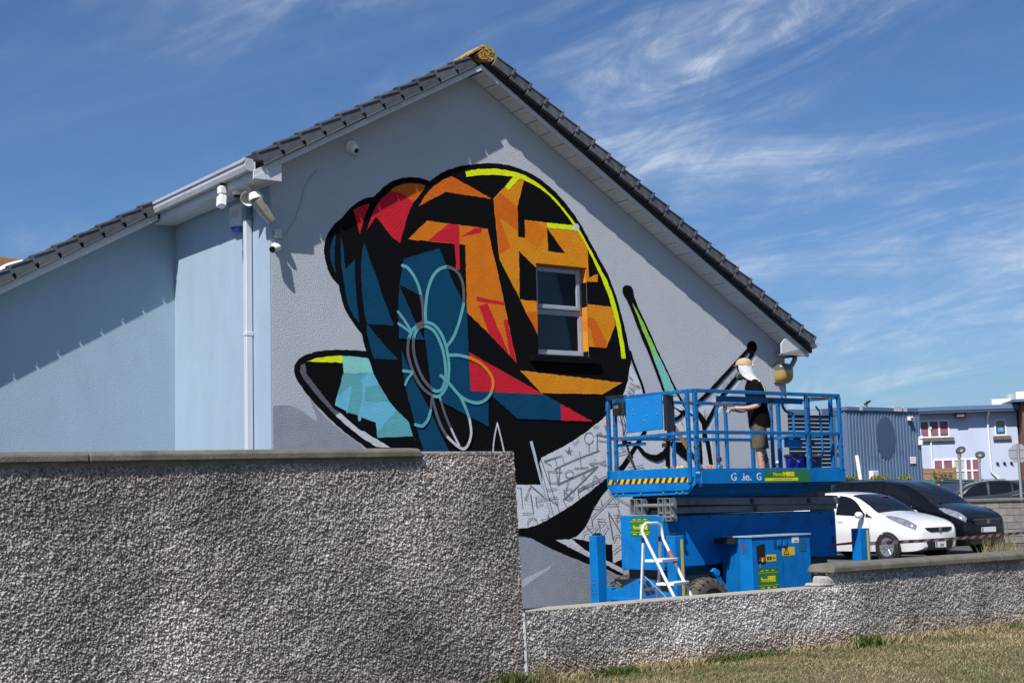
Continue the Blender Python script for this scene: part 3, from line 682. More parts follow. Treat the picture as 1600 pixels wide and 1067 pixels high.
for i in range(22):
    s = 3.12 + i * gr * math.cos(ANG_R) * 0.99
    if i == 0: tr_.location = (s, 0, SR(s) + 0.14)
    else: put_tile(tr_, s, random.uniform(-.004, .004), SR(s) + 0.14)
MB().prism([(APX + 0.02, SR(APX + 0.02) + 0.078), (9.14, SR(9.14) + 0.078), (9.14, SR(9.14) + 0.160), (APX + 0.02, SR(APX + 0.02) + 0.160)], 'y', -0.350, -0.285).build('undercloak', m_black, roof_o)
# ridge with lichen
rt_ = MB()
rt_.prism([(-0.25, -0.115), (0.0, 0.04), (0.23, -0.105), (0.23, -0.075), (0.02, 0.075), (-0.02, 0.075), (-0.25, -0.085)], 'y', 0, 0.44)
ridge0 = rt_.build('ridge_tile', m_lichen, roof_o, bev=0.006)
ridge0.location = (APX, -0.38, APZ + 0.26)
m_ridge = mat('aged_ridge_tile', (0.085, 0.08, 0.08), 0.9, var=0.3, vscale=10, bump=0.5, bscale=60, spots=[((0.24, 0.10, 0.03), 9, 0.58, 0.70)])
ridge1 = rt_.build('ridge_tile', m_ridge, roof_o, bev=0.006)
ridge1.location = (APX, 0.07, APZ + 0.225)
for k in range(2, 21):
    piece(ridge1, parent=roof_o, loc=(APX, -0.38 + 0.45 * k, APZ + 0.225 + random.uniform(-.008, .008)))
mo = MB()
mo.prism([(-0.13, 0.05), (0.0, 0.155), (0.06, 0.20), (0.16, 0.14), (0.20, 0.09), (0.15, 0.02), (0.08, -0.03), (-0.02, -0.03), (-0.09, 0.0)], 'y', -0.372, -0.2)
rr = random.Random(21)
for k in range(46):
    a = rr.uniform(0, 2 * math.pi); q = rr.random() ** .5
    mo.lathe([(0, -.5), (.7, -.35), (1, 0), (.6, .4), (0, .5)], (0.03 + q * .12 * math.cos(a), -0.372 + rr.uniform(-.004, .02), 0.075 + q * .105 * math.sin(a)), (rr.uniform(-1, 1), rr.uniform(-1, 1), rr.uniform(-1, 1)), 7)
    s_ = rr.uniform(.008, .022)
    c_ = Vector((0.03 + q * .12 * math.cos(a), -0.372, 0.075 + q * .105 * math.sin(a)))
    for j in range(len(mo.v) - 35, len(mo.v)):
        mo.v[j] = tuple(c_ + (Vector(mo.v[j]) - c_) * s_)
mo_o = mo.build('ridge_mortar', m_lichen, roof_o, bev=0.006)
mo_o.location = (APX, -0.02, APZ + 0.13)

# bargeboards, soffits, eaves
MB().prism([(-0.36, SL(-0.36)), (APX, SL(APX)), (APX, SL(APX) + 0.082), (-0.36, SL(-0.36) + 0.082)], 'y', -0.31, -0.288).build('bargeboard', m_upvc, house, bev=0.003)
MB().prism([(APX + .001, SR(APX)), (9.10, SR(9.10)), (9.10, SR(9.10) + 0.076), (APX + .001, SR(APX) + 0.076)], 'y', -0.31, -0.288).build('bargeboard', m_upvc, house, bev=0.003)
MB().prism([(-0.366, SL(-0.366) - 0.005), (-7.6, SL(-7.6) - 0.005), (-7.6, SL(-7.6) + 0.10), (-0.366, SL(-0.366) + 0.10)], 'y', BW - 0.31, BW - 0.288).build('bargeboard', m_upvc, house, bev=0.003)
sp = MB().box(0.004, 0.258, -0.286, -0.002, 0.0, 0.012).build('soffit_panel', m_upvc_dirty, house, bev=0.002)
sp.location, sp.rotation_euler = (APX + 0.02, 0, SR(APX + 0.02)), (0, ANG_R, 0)
def soffit(x, y, z, ry):
    o = piece(sp, parent=house, loc=(x, y, z))
    o.rotation_euler = (0, ry, 0)
for i in range(1, 26):
    s = APX + 0.02 + i * 0.2655 * math.cos(ANG_R)
    if s > 8.80: break
    soffit(s, random.uniform(-.001, .001), SR(s) + random.uniform(-.002, .002), ANG_R)
for i in range(14):
    s = APX - 0.02 - (i + 1) * 0.2655 * math.cos(ANG_L)
    if s < -0.05: break
    soffit(s, 0, SL(s) + random.uniform(-.002, .002), -ANG_L)
for i in range(26):
    s = -0.02 - (i + 1) * 0.2655 * math.cos(ANG_L)
    soffit(s, BW, SL(s) - 0.004, -ANG_L)
# left eave
el = MB()
el.prism([(-0.363, 5.592), (0.012, 5.594), (0.012, SL(0.012) + 0.011), (-0.363, SL(-0.363) + 0.011)], 'y', -0.313, -0.292)
el.box(-0.005, 0.012, -0.291, -0.001, 5.594, 5.84)
el.build('eave_box', m_upvc, house, bev=0.003)
MB().box(-0.345, -0.325, -0.291, BW - 0.32, 5.590, 5.80).build('fascia', m_upvc, house, bev=0.003)
for k in range(3):
    MB().box(-0.322 + k * 0.105, -0.322 + k * 0.105 + 0.101, -0.29, BW - 0.003, 5.600, 5.612).build('soffit_panel', m_upvc_dirty, house, bev=0.003)
gp = [(-0.348, 5.82), (-0.348, 5.70), (-0.37, 5.685), (-0.43, 5.69), (-0.452, 5.745), (-0.448, 5.79), (-0.468, 5.80), (-0.470, 5.835), (-0.455, 5.835), (-0.452, 5.81), (-0.436, 5.80), (-0.440, 5.75), (-0.422, 5.70), (-0.37, 5.697), (-0.356, 5.71), (-0.356, 5.82)]
m_gut = mat('white_gutter', (0.46, 0.47, 0.50), 0.25, var=0.06, vscale=4, spots=[((0.17, 0.17, 0.16), 4, 0.55, 0.8, (4, 0.6, 4))])
gut = MB().prism(gp, 'y', -0.25, BW - 0.20).build('gutter', m_gut, house)
MB().prism([(-0.346, 5.83), (-0.346, 5.695), (-0.37, 5.680), (-0.435, 5.685), (-0.460, 5.745), (-0.455, 5.79), (-0.476, 5.80), (-0.478, 5.842), (-0.42, 5.835)], 'y', -0.285, -0.245).build('end_cap', m_gut, gut, bev=0.004)
MB().prism([(x - 0.004 if x < -0.40 else x, z - 0.004) for x, z in gp[:8]] + [(-0.455, 5.84), (-0.35, 5.83)], 'y', 1.16, 1.22).build('gutter_union', m_gut, gut)
# right eave
er = MB()
er.prism([(8.50, 3.985), (8.495, 3.83), (8.764, 3.825), (9.075, 3.86), (9.105, 3.945), (9.10, SR(9.10) - 0.001), (8.62, SR(8.62) - 0.001)], 'y', -0.313, -0.290)
er.prism([(8.764, 3.825), (9.075, 3.86), (9.08, 3.872), (8.764, 3.838)], 'y', -0.289, 9.2)
er.prism([(8.51, -0.289), (8.764, -0.289), (8.764, -0.002), (8.70, -0.002)], 'z', 3.826, 3.838)
er.build('eave_box', m_upvc, house, bev=0.003)
gp2 = [(9.35 + (-0.348 - x) * -1 * -1 - 0.145 + 0.145, z) for x, z in gp]
gp2 = [(9.105 + 0.245 * ((-0.348 - x) / 0.122) * 0.85 + 0.0, 4.045 + (z - 5.835) * 0.75) for x, z in gp]
MB().prism(gp2, 'y', -0.30, 9.2).build('gutter', m_gut, house)
MB().prism([(9.12, 4.03), (9.13, 3.955), (9.25, 3.945), (9.30, 3.975), (9.345, 4.045)], 'y', -0.33, -0.30).build('end_cap', m_gut, house, bev=0.004)
# downpipes
m_pipe = mat('pale_pipe', (0.56, 0.58, 0.64), 0.4, var=0.05, vscale=3)
m_collar = mat('slate_blue_collar', (0.16, 0.24, 0.32), 0.5, var=0.1)
dp = MB().box(-0.098, -0.012, 0.465, 0.55, 0.0, 5.27).build('downpipe', m_pipe, house, bev=0.008)
for z in (1.3, 3.80):
    MB().box(-0.104, -0.004, 0.458, 0.557, z, z + 0.05).build('pipe_collar', m_pipe, dp, bev=0.006)
cb = MB().box(-0.106, -0.004, 0.456, 0.559, 5.255, 5.33)
cb.box(-0.095, -0.015, 0.47, 0.548, 5.33, 5.60)
cb.build('pipe_elbow', m_collar, dp, bev=0.006)
pr = MB()
pr.tube([(9.18, 0.06, 3.95), (9.18, 0.06, 3.80), (9.10, 0.06, 3.70), (8.96, 0.06, 3.60), (8.96, 0.06, 3.45)], 0.04, 8)
pr.build('downpipe', mat('grey_pipe', (0.30, 0.32, 0.34), 0.5), house, smooth=40)

# window
m_frame = mat('weathered_window_frame', (0.31, 0.33, 0.38), 0.4, var=0.12, vscale=7, spots=[((0.22, 0.22, 0.22), 9, 0.62, 0.8)])
def frame_bars(b, x0, x1, z0, z1, y0, y1, w, wb=None):
    wb = wb or w
    b.box(x0, x0 + w, y0, y1, z0, z1); b.box(x1 - w, x1, y0, y1, z0, z1)
    b.box(x0 + w, x1 - w, y0, y1, z1 - w, z1); b.box(x0 + w, x1 - w, y0, y1, z0, z0 + wb)
    return b
win = frame_bars(MB(), WX0 + 0.004, WX1 - 0.004, WZ0 + 0.02, WZ1 - 0.004, 0.115, 0.19, 0.045).build('window', m_frame, house, bev=0.004)
win2 = MB().box(WX0 + 0.05, WX1 - 0.05, 0.12, 0.185, 4.285, 4.335).build('transom', m_frame, win, bev=0.004)
frame_bars(MB(), WX0 + 0.03, WX1 - 0.055, 4.338, WZ1 - 0.03, 0.085, 0.15, 0.06).build('sash', m_frame, win, bev=0.006)
frame_bars(MB(), WX0 + 0.05, WX1 - 0.05, WZ0 + 0.066, 4.284, 0.125, 0.17, 0.022).build('sash', m_frame, win, bev=0.003)
MB().box(WX0 + 0.18, WX1 - 0.28, 0.072, 0.09, WZ1 - 0.085, WZ1 - 0.052).build('trickle_vent', m_frame, win, bev=0.003)
m_pane = glass_mat('window_glass', (0.50, 0.55, 0.60), 0.0, 0.42)
MB().box(WX0 + 0.09, WX1 - 0.115, 0.112, 0.118, 4.398, WZ1 - 0.09).build('pane', m_pane, win)
MB().box(WX0 + 0.072, WX1 - 0.072, 0.145, 0.151, WZ0 + 0.088, 4.262).build('pane', m_pane, win)
m_blackpaint = mat('paint_black', (0.0045, 0.0045, 0.0055), 0.9, var=0.25, vscale=40, spec=0.08, spots=[((0.022, 0.022, 0.025), 55, 0.60, 0.74)], **render)
MB().prism([(-0.062, 3.575), (-0.062, 3.655), (0.112, 3.684), (0.112, 3.575)], 'x', 3.91, 5.08).build('sill', m_blackpaint, win, bev=0.005)
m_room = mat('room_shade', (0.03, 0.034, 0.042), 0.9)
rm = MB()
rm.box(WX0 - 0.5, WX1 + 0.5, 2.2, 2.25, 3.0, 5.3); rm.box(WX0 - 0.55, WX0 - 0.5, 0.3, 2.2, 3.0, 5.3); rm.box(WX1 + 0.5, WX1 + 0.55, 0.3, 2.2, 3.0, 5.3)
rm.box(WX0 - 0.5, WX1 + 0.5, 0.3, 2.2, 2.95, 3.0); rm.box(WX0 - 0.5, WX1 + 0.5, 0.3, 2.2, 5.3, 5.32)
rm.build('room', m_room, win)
cu = MB()
cu.grid([[(WX1 - 0.23 + t * 0.021, 0.30 + 0.012 * math.sin(t * 2.3), z) for t in range(12)] for z in (3.6, 5.05)])
cu.build('curtain', mat('curtain_cloth', (0.62, 0.60, 0.55), 0.9, var=0.1), win)

# ------------------------------------------------------------------ the mural
PAINT = {
 'wall_light': (0.465, 0.49, 0.53), 'ground_grey': (0.29, 0.31, 0.355), 'pale': (0.66, 0.675, 0.71), 'black': None,
 'sky_teal': (0.155, 0.50, 0.67), 'mid_teal': (0.12, 0.40, 0.43), 'light_teal': (0.25, 0.63, 0.56), 'yellow': (0.75, 0.86, 0.010), 'dim_grey': (0.115, 0.120, 0.145),
 'stroke_white': (0.60, 0.61, 0.64), 'red': (0.60, 0.018, 0.035), 'navy': (0.0035, 0.058, 0.125), 'orange_dark': (0.66, 0.135, 0.012), 'orange': (0.70, 0.185, 0.012), 'orange_bright': (0.72, 0.255, 0.014),
 'flower_teal': (0.135, 0.41, 0.44), 'pale_stripe': (0.48, 0.54, 0.60), 'feeler_green': (0.27, 0.62, 0.075), 'feeler_mid': (0.25, 0.62, 0.21), 'feeler_teal': (0.22, 0.60, 0.50), 'pencil': (0.20, 0.195, 0.18)}
def paint(c):
    if c == 'black':
        return m_blackpaint
    if c == 'pencil':
        return mat('paint_pencil', PAINT[c], 0.9)
    return mat('paint_' + c, PAINT[c], 0.85, var=0.08, vscale=5, spec=0.10, **render)
def strip(pts, w):
    """flat stroke of even width with rounded ends"""
    P_ = [Vector((p[0], p[1])) for p in pts]
    if len(P_) == 2:
        P_ = [P_[0], (P_[0] + P_[1]) / 2, P_[1]]
    n = len(P_)
    L_, R_ = [], []
    for i in range(n):
        d = (P_[min(i + 1, n - 1)] - P_[max(i - 1, 0)]).normalized()
        nn = Vector((-d.y, d.x))
        k = 1.0
        if 0 < i < n - 1:
            d1 = (P_[i] - P_[i - 1]).normalized()
            k = 1 / max(0.55, abs(Vector((-d1.y, d1.x)).dot(nn)))
        L_.append(P_[i] + nn * w / 2 * k); R_.append(P_[i] - nn * w / 2 * k)
    d0, d1 = (P_[0] - P_[1]).normalized(), (P_[-1] - P_[-2]).normalized()
    L_.insert(0, P_[0] + d0 * w * .38 + Vector((d0.y, -d0.x)) * w * .25); R_.insert(0, P_[0] + d0 * w * .38 - Vector((d0.y, -d0.x)) * w * .25)
    L_.append(P_[-1] + d1 * w * .38 + Vector((-d1.y, d1.x)) * w * .25); R_.append(P_[-1] + d1 * w * .38 - Vector((-d1.y, d1.x)) * w * .25)
    return L_, R_
def cut_window(me):
    b = bmesh.new(); b.from_mesh(me)
    for co, no in (((WX0, 0, 0), (1, 0, 0)), ((WX1, 0, 0), (1, 0, 0)), ((0, 0, WZ0), (0, 0, 1)), ((0, 0, WZ1), (0, 0, 1))):
        bmesh.ops.bisect_plane(b, geom=b.verts[:] + b.edges[:] + b.faces[:], plane_co=co, plane_no=no)
    dead = []
    for f in b.faces:
        c = f.calc_center_bounds()
        if WX0 < c.x < WX1 and WZ0 < c.z < WZ1:
            dead.append(f)
    bmesh.ops.delete(b, geom=dead, context='FACES')
    b.to_mesh(me); b.free()
GAP = 0.0006
hand = random.Random(4)
def hand_cut(pts):
    """brush-cut edges: small wander along every side"""
    out_ = []
    for (x0, z0), (x1, z1) in zip(pts, pts[1:] + pts[:1]):
        ln = math.hypot(x1 - x0, z1 - z0)
        k = max(1, min(40, int(ln / .045)))
        nx, nz = (z1 - z0) / max(ln, 1e-6), -(x1 - x0) / max(ln, 1e-6)
        for i in range(k):
            d = hand.gauss(0, .0028) if i else 0.0
            out_.append((x0 + (x1 - x0) * i / k + nx * d, z0 + (z1 - z0) * i / k + nz * d))
    return out_
placed = []
mural = None
base_black = ('black_outline', 'black_foot', 'black_band', 'black_feeler')
def layer_of(bb):
    l = 1
    for b2, l2 in placed:
        if bb[0] < b2[2] and bb[2] > b2[0] and bb[1] < b2[3] and bb[3] > b2[1]:
            l = max(l, l2 + 1)
    placed.append((bb, l))
    return l
base = MB()
todo = []
for it in MURAL:
    kind, c, nm = it[:3]
    pts = it[-1]
    xs = [p[0] for p in pts]; zs = [p[1] for p in pts]
    bb = (min(xs) - .05, min(zs) - .05, max(xs) + .05, max(zs) + .05)
    y = -GAP * layer_of(bb)
    nm = 'sketch_line' if nm == 'sketch_lines' else nm
    b = base if nm in base_black else MB()
    if kind == 'p':
        pts = hand_cut(pts)
        pts = [(max(p[0], 0.022), max(p[1], 0.0)) for p in pts]
        b.add([(p[0], y, p[1]) for p in pts], [tuple(range(len(pts)))])
    else:
        L_, R_ = strip(pts, it[3])
        b.grid([[(a.x, y, a.y), (b_.x, y, b_.y)] for a, b_ in zip(L_, R_)])
    if b is not base:
        todo.append((b, nm, c))
def face_out(o):
    me = o.data
    b = bmesh.new(); b.from_mesh(me)
    for f in b.faces:
        f.normal_update()
        if f.normal.y > 0: f.normal_flip()
    b.to_mesh(me); b.free()
mural = base.build('mural', m_blackpaint, house, recalc=False, label='half finished painted snail with orange, red and navy shell shapes on black')
cut_window(mural.data); face_out(mural)
for b, nm, c in todo:
    o = b.build(nm, paint(c), mural, recalc=False)
    cut_window(o.data); face_out(o)
# paint carried round into the window reveal
for z0, z1, c in ((4.74, WZ1 - .003, 'orange_bright'), (4.39, 4.74, 'black'), (4.21, 4.39, 'orange_bright'), (4.05, 4.21, 'orange'), (3.76, 4.05, 'orange_bright'), (3.685, 3.76, 'black')):
    MB().box(WX1 - 0.003, WX1 - 0.001, 0.001, 0.114, z0, z1).build('reveal_paint', paint(c), win)
MB().box(WX0 + 0.004, WX1 - 0.004, 0.001, 0.114, WZ1 - 0.003, WZ1 - 0.001).build('reveal_paint', paint('orange_bright'), win)
MB().box(WX0 + 0.001, WX0 + 0.003, 0.001, 0.114, 3.685, WZ1 - 0.004).build('reveal_paint', paint('black'), win)

# ------------------------------------------------------------------ fixings on the house, each a thing
def HT(name, label, cat, x, y, z, rz=0.0, group=None):
    return thing(name, label, cat, HW(x, y, z), YAW_HOUSE + rz, group)
m_white = mat('white_plastic', (0.80, 0.80, 0.79), 0.35, var=0.04)
m_cream = mat('cream_plastic', (0.62, 0.60, 0.47), 0.45, var=0.08, vscale=8)
m_dark = mat('dark_plastic', (0.02, 0.02, 0.022), 0.35)
m_lens = mat('black_lens', (0.004, 0.004, 0.005), 0.05)
# alarm box on the side wall
t = HT('alarm_box', 'weathered white alarm box on pale blue wall beside the downpipe', 'alarm box', 0, 0.80, 5.34)
ab = MB()
ab.prism([(-0.19, 0.175), (0.17, 0.175), (0.19, -0.09), (-0.19, -0.14)], 'x', -0.085, -0.001)
ab.build('cover', mat('alarm_cover', (0.50, 0.52, 0.53), 0.5, var=0.10, vscale=9), t, bev=0.018)
MB().prism([(-0.17, -0.125), (0.17, -0.085), (0.12, -0.165), (-0.12, -0.185)], 'x', -0.075, -0.004).build('strobe_lens', mat('blue_lens', (0.006, 0.03, 0.22), 0.2), t, bev=0.008)
text('lettering', 'JAO', 0.13, mat('faded_print', (0.36, 0.38, 0.39), 0.6), t, (-0.0872, 0.13, 0.0), (0, -1, 0), (0, 0, 1))
# PIR flood sensor under the gutter
t = HT('floodlight_sensor', 'white double box sensor hanging under the white gutter', 'sensor', -0.40, 0.50, 5.53)
MB().box(-0.045, 0.045, -0.05, 0.05, 0.02, 0.12).build('mount', m_white, t, bev=0.012)
b_ = MB().box(-0.05, 0.05, -0.055, 0.055, -0.155, 0.0); o = b_.build('sensor_head', m_white, t, bev=0.014); o.rotation_euler = (R(-14), R(10), 0)
MB().box(-0.03, 0.03, -0.02, 0.02, 0.10, 0.155).build('arm', m_dark, t)
# horn speaker
t = HT('horn_speaker', 'cream horn loudspeaker hanging under the eave corner', 'loudspeaker', -0.20, 0.12, 5.47)
d = Vector((-0.62, -0.55, -0.50)).normalized()
MB().lathe([(0.0, -0.14), (0.040, -0.14), (0.045, -0.06), (0.055, 0.0), (0.085, 0.075), (0.098, 0.085), (0.090, 0.086), (0.045, 0.02), (0.0, 0.0)], (0, 0, 0), d, 24).build('horn', m_cream, t, smooth=40)
MB().lathe([(0.0, 0.0), (0.035, 0.01), (0.030, 0.05), (0.0, 0.06)], (0, 0, 0), d, 16).build('driver_cone', m_cream, t, smooth=50)
MB().box(-0.018, 0.018, -0.018, 0.018, -0.02, 0.125).bar((0.0, 0.04, 0.06), (0.06, 0.05, 0.10), 0.02, 0.02).build('bracket', m_cream, t)
# dome camera under soffit
t = HT('dome_camera', 'small dark lens dome camera behind the horn loudspeaker', 'camera', -0.24, 0.42, 5.56)
MB().lathe([(0.0, 0.04), (0.058, 0.04), (0.058, 0.0), (0.045, -0.02)], seg=20).build('base', m_white, t, smooth=40)
MB().lathe([(0.044, -0.012), (0.042, -0.03), (0.030, -0.05), (0.0, -0.058)], seg=18).build('dome', m_lens, t, smooth=60)
# bulkhead lamp at the corner
t = HT('bulkhead_lamp', 'old clear bulkhead lamp with white cap on the house corner', 'lamp', -0.13, -0.06, 5.30)
t.scale = (1.18,) * 3
def taper(p0, p1, s0, s1):
    b = MB(); p0, p1 = Vector(p0), Vector(p1); d = (p1 - p0).normalized()
    a = d.cross(Vector((0, 0, 1))).normalized(); c = a.cross(d)
    vs = []
    for p, (w, h) in ((p0, s0), (p0 * .35 + p1 * .65, (s0[0] * .45 + s1[0] * .62, s0[1] * .45 + s1[1] * .62)), (p1, s1)):
        for k in range(10):
            q = 2 * math.pi * k / 10
            vs.append(p + a * math.cos(q) * w + c * math.sin(q) * h)
    fs = [tuple(range(10)), tuple(range(20, 30))]
    for i in range(2):
        for k in range(10):
            fs.append((i * 10 + k, i * 10 + (k + 1) % 10, i * 10 + 10 + (k + 1) % 10, i * 10 + 10 + k))
    return b.add(vs, fs)
taper((-0.10, -0.03, 0.14), (-0.085, -0.045, 0.07), (0.065, 0.06), (0.09, 0.075)).build('cap', m_white, t, smooth=35)
taper((-0.085, -0.045, 0.068), (0.075, -0.075, -0.145), (0.085, 0.07), (0.06, 0.04)).build('lens', mat('aged_clear_plastic', (0.30, 0.29, 0.22), 0.15, var=0.25, vscale=12, coat=0.6), t, smooth=35)
MB().bar((-0.02, 0.03, 0.06), (0.10, 0.0, -0.12), 0.10, 0.02).build('back_plate', m_dark, t)
# junction box with cable, camera below it
t = HT('junction_box', 'small grey junction box with thin cable on the gable wall', 'junction box', 0.095, 0, 5.005)
MB().box(-0.05, 0.055, -0.052, -0.001, -0.05, 0.06).build('box', mat('grey_plastic', (0.50, 0.51, 0.53), 0.5), t, bev=0.008)
MB().lathe([(0.018, 0), (0.018, 0.012)], (-0.05, -0.03, 0.01), (-1, 0, 0), 12).build('gland', m_collar, t)
cbp = [(0.055, -0.007, -0.02), (0.13, -0.007, 0.03), (0.24, -0.007, 0.20), (0.33, -0.007, 0.42), (0.38, -0.007, 0.62), (0.46, -0.007, 0.76), (0.56, -0.007, 0.86)]
MB().tube(cbp, 0.0035, 5).build('cable', mat('cable_grey', (0.33, 0.34, 0.37), 0.7), t)
t = HT('bullet_camera', 'white bullet security camera with black face on the gable corner', 'camera', 0.075, 0, 4.83)
MB().lathe([(0.0, 0.0), (0.055, 0.0), (0.055, 0.035), (0.048, 0.05), (0.0, 0.05)], (0, -0.001, 0.02), (0, -1, 0), 20).build('mount', m_white, t, smooth=40)
d = Vector((-0.75, -0.55, -0.30)).normalized()
MB().tube([Vector((0, -0.05, 0.02)), Vector((-0.02, -0.075, 0.005))], 0.03, 14).tube([Vector((-0.0, -0.07, 0.0)), Vector((-0.0, -0.07, 0.0)) + d * 0.15], 0.042, 16).build('body', m_white, t, smooth=40)
MB().tube([Vector((-0.0, -0.07, 0.0)) + d * 0.148, Vector((-0.0, -0.07, 0.0)) + d * 0.162], 0.040, 16).build('lens_face', m_lens, t)
t = HT('dome_camera', 'white dome security camera high on the grey gable wall', 'camera', 1.14, 0, 6.20)
MB().lathe([(0.0, 0.0), (0.078, 0.0), (0.078, 0.045), (0.06, 0.06), (0.0, 0.06)], (0, -0.001, 0.03), (0, -1, 0), 24).build('mount', m_white, t, smooth=40)
MB().lathe([(0.062, 0.0), (0.066, 0.05), (0.055, 0.085), (0.030, 0.10), (0.0, 0.105)], (0, -0.04, 0.02), (0.25, -0.8, -0.62), 22).build('ball', m_white, t, smooth=50)
MB().lathe([(0.034, 0.0), (0.03, 0.012), (0.0, 0.014)], Vector((0, -0.04, 0.02)) + Vector((0.25, -0.8, -0.62)).normalized() * 0.097, (0.25, -0.8, -0.62), 16).build('lens', m_lens, t, smooth=50)
# amber bulkhead lamp at the right corner
t = HT('bulkhead_lamp', 'rounded bulkhead lamp with amber lower lens above the painter', 'lamp', 8.79, 0, 3.555)
def dome_half(a0, a1, hw, hh, dep):
    rows = []
    for i in range(10):
        q = i / 9 * math.pi / 2
        k = math.cos(q) ** 0.5
        row = []
        for j in range(17):
            a = a0 + (a1 - a0) * j / 16
            cx, sz = math.cos(a), math.sin(a)
            row.append((math.copysign(abs(cx) ** 0.6, cx) * hw * k, -0.022 - dep * math.sin(q), 0.045 + math.copysign(abs(sz) ** 0.6, sz) * hh * k))
        rows.append(row)
    return rows
MB().box(-0.175, 0.155, -0.022, -0.001, -0.15, 0.155).build('back_plate', mat('grey_green_plate', (0.22, 0.24, 0.22), 0.5), t, bev=0.03)
MB().grid(dome_half(0, math.pi, 0.165, 0.12, 0.15)).build('upper_lens', mat('smoked_lens', (0.10, 0.105, 0.085), 0.25, coat=0.5), t, smooth=60)
MB().grid(dome_half(math.pi, 2 * math.pi, 0.166, 0.205, 0.151)).build('amber_lens', mat('amber_lens', (0.42, 0.26, 0.07), 0.25, var=0.15, vscale=7, coat=0.4), t, smooth=60)
# rooflight dome and a timber edge beyond the wing roof
t = HT('roof_dome', 'white rooflight dome showing above the wing roof tiles', 'rooflight', -1.42, 5.3, SL(-1.42) + 0.12)
MB().lathe([(0.0, 0.22), (0.14, 0.21), (0.25, 0.18), (0.31, 0.12), (0.33, 0.05)], (0, 0, 0), (-0.3, 0, 1), 24).build('dome', m_white, t, smooth=60)
MB().lathe([(0.36, 0.09), (0.36, -0.15)], (0, 0, 0), (-0.3, 0, 1), 24).build('kerb', m_upvc, t)
# timber edged roof of a building behind the wing
ob = thing('outbuilding', 'brown timber roof edge of a building behind the wing roof, far left', 'building', (-9.6, 26.0, 0), R(8))
MB().box(-7, 0.9, 0.5, 7, 0, 6.2).build('wall', m_grey, ob)
MB().bar((-7.0, 0.2, 7.35), (1.25, 0.2, 6.18), 0.05, 0.20).build('fascia', mat('stained_timber', (0.20, 0.10, 0.035), 0.7, var=0.3, vscale=6), ob, bev=0.01)
MB().prism([(-7, 7.20), (1.2, 6.04), (1.2, 6.10), (-7, 7.26)], 'y', 0.24, 7.2).build('roof', m_tile, ob)
# ================================================================== roughcast boundary walls and the lawn
YAW_WALL = R(35.7)
wu = Vector((math.cos(YAW_WALL), math.sin(YAW_WALL), 0))
wi = Vector((-math.sin(YAW_WALL), math.cos(YAW_WALL), 0))
W0 = Vector((0.029, 11.979, 0))
LAWN = 0.2
def WW(x, y, z):
    return W0 + wu * x + wi * y + Vector((0, 0, z))

def worley(x, z, cell, seed):
    """distance to nearest jittered point, and a random id value for it (vectorised)"""
    def h(i, j, k):
        v = np.sin(i * 127.1 + j * 311.7 + k * 74.7 + seed * 19.19) * 43758.5453
        return v - np.floor(v)
    X, Z = x / cell, z / cell
    ix, iz = np.floor(X), np.floor(Z)
    best = np.full(X.shape, 9.0); idv = np.zeros(X.shape); rad = np.zeros(X.shape)
    for di in (-1, 0, 1):
        for dj in (-1, 0, 1):
            a, b = ix + di, iz + dj
            px, pz = a + 0.15 + 0.7 * h(a, b, 1), b + 0.15 + 0.7 * h(a, b, 2)
            d = np.hypot(px - X, pz - Z)
            m = d < best
            best = np.where(m, d, best); idv = np.where(m, h(a, b, 3), idv); rad = np.where(m, h(a, b, 4), rad)
    return best, idv, rad
def vnoise(x, z, cell, seed):
    def h(i, j):
        v = np.sin(i * 127.1 + j * 311.7 + seed * 53.3) * 43758.5453
        return v - np.floor(v)
    X, Z = x / cell, z / cell
    i, j = np.floor(X), np.floor(Z)
    fx, fz = X - i, Z - j
    fx, fz = fx * fx * (3 - 2 * fx), fz * fz * (3 - 2 * fz)
    return (h(i, j) * (1 - fx) + h(i + 1, j) * fx) * (1 - fz) + (h(i, j + 1) * (1 - fx) + h(i + 1, j + 1) * fx) * fz

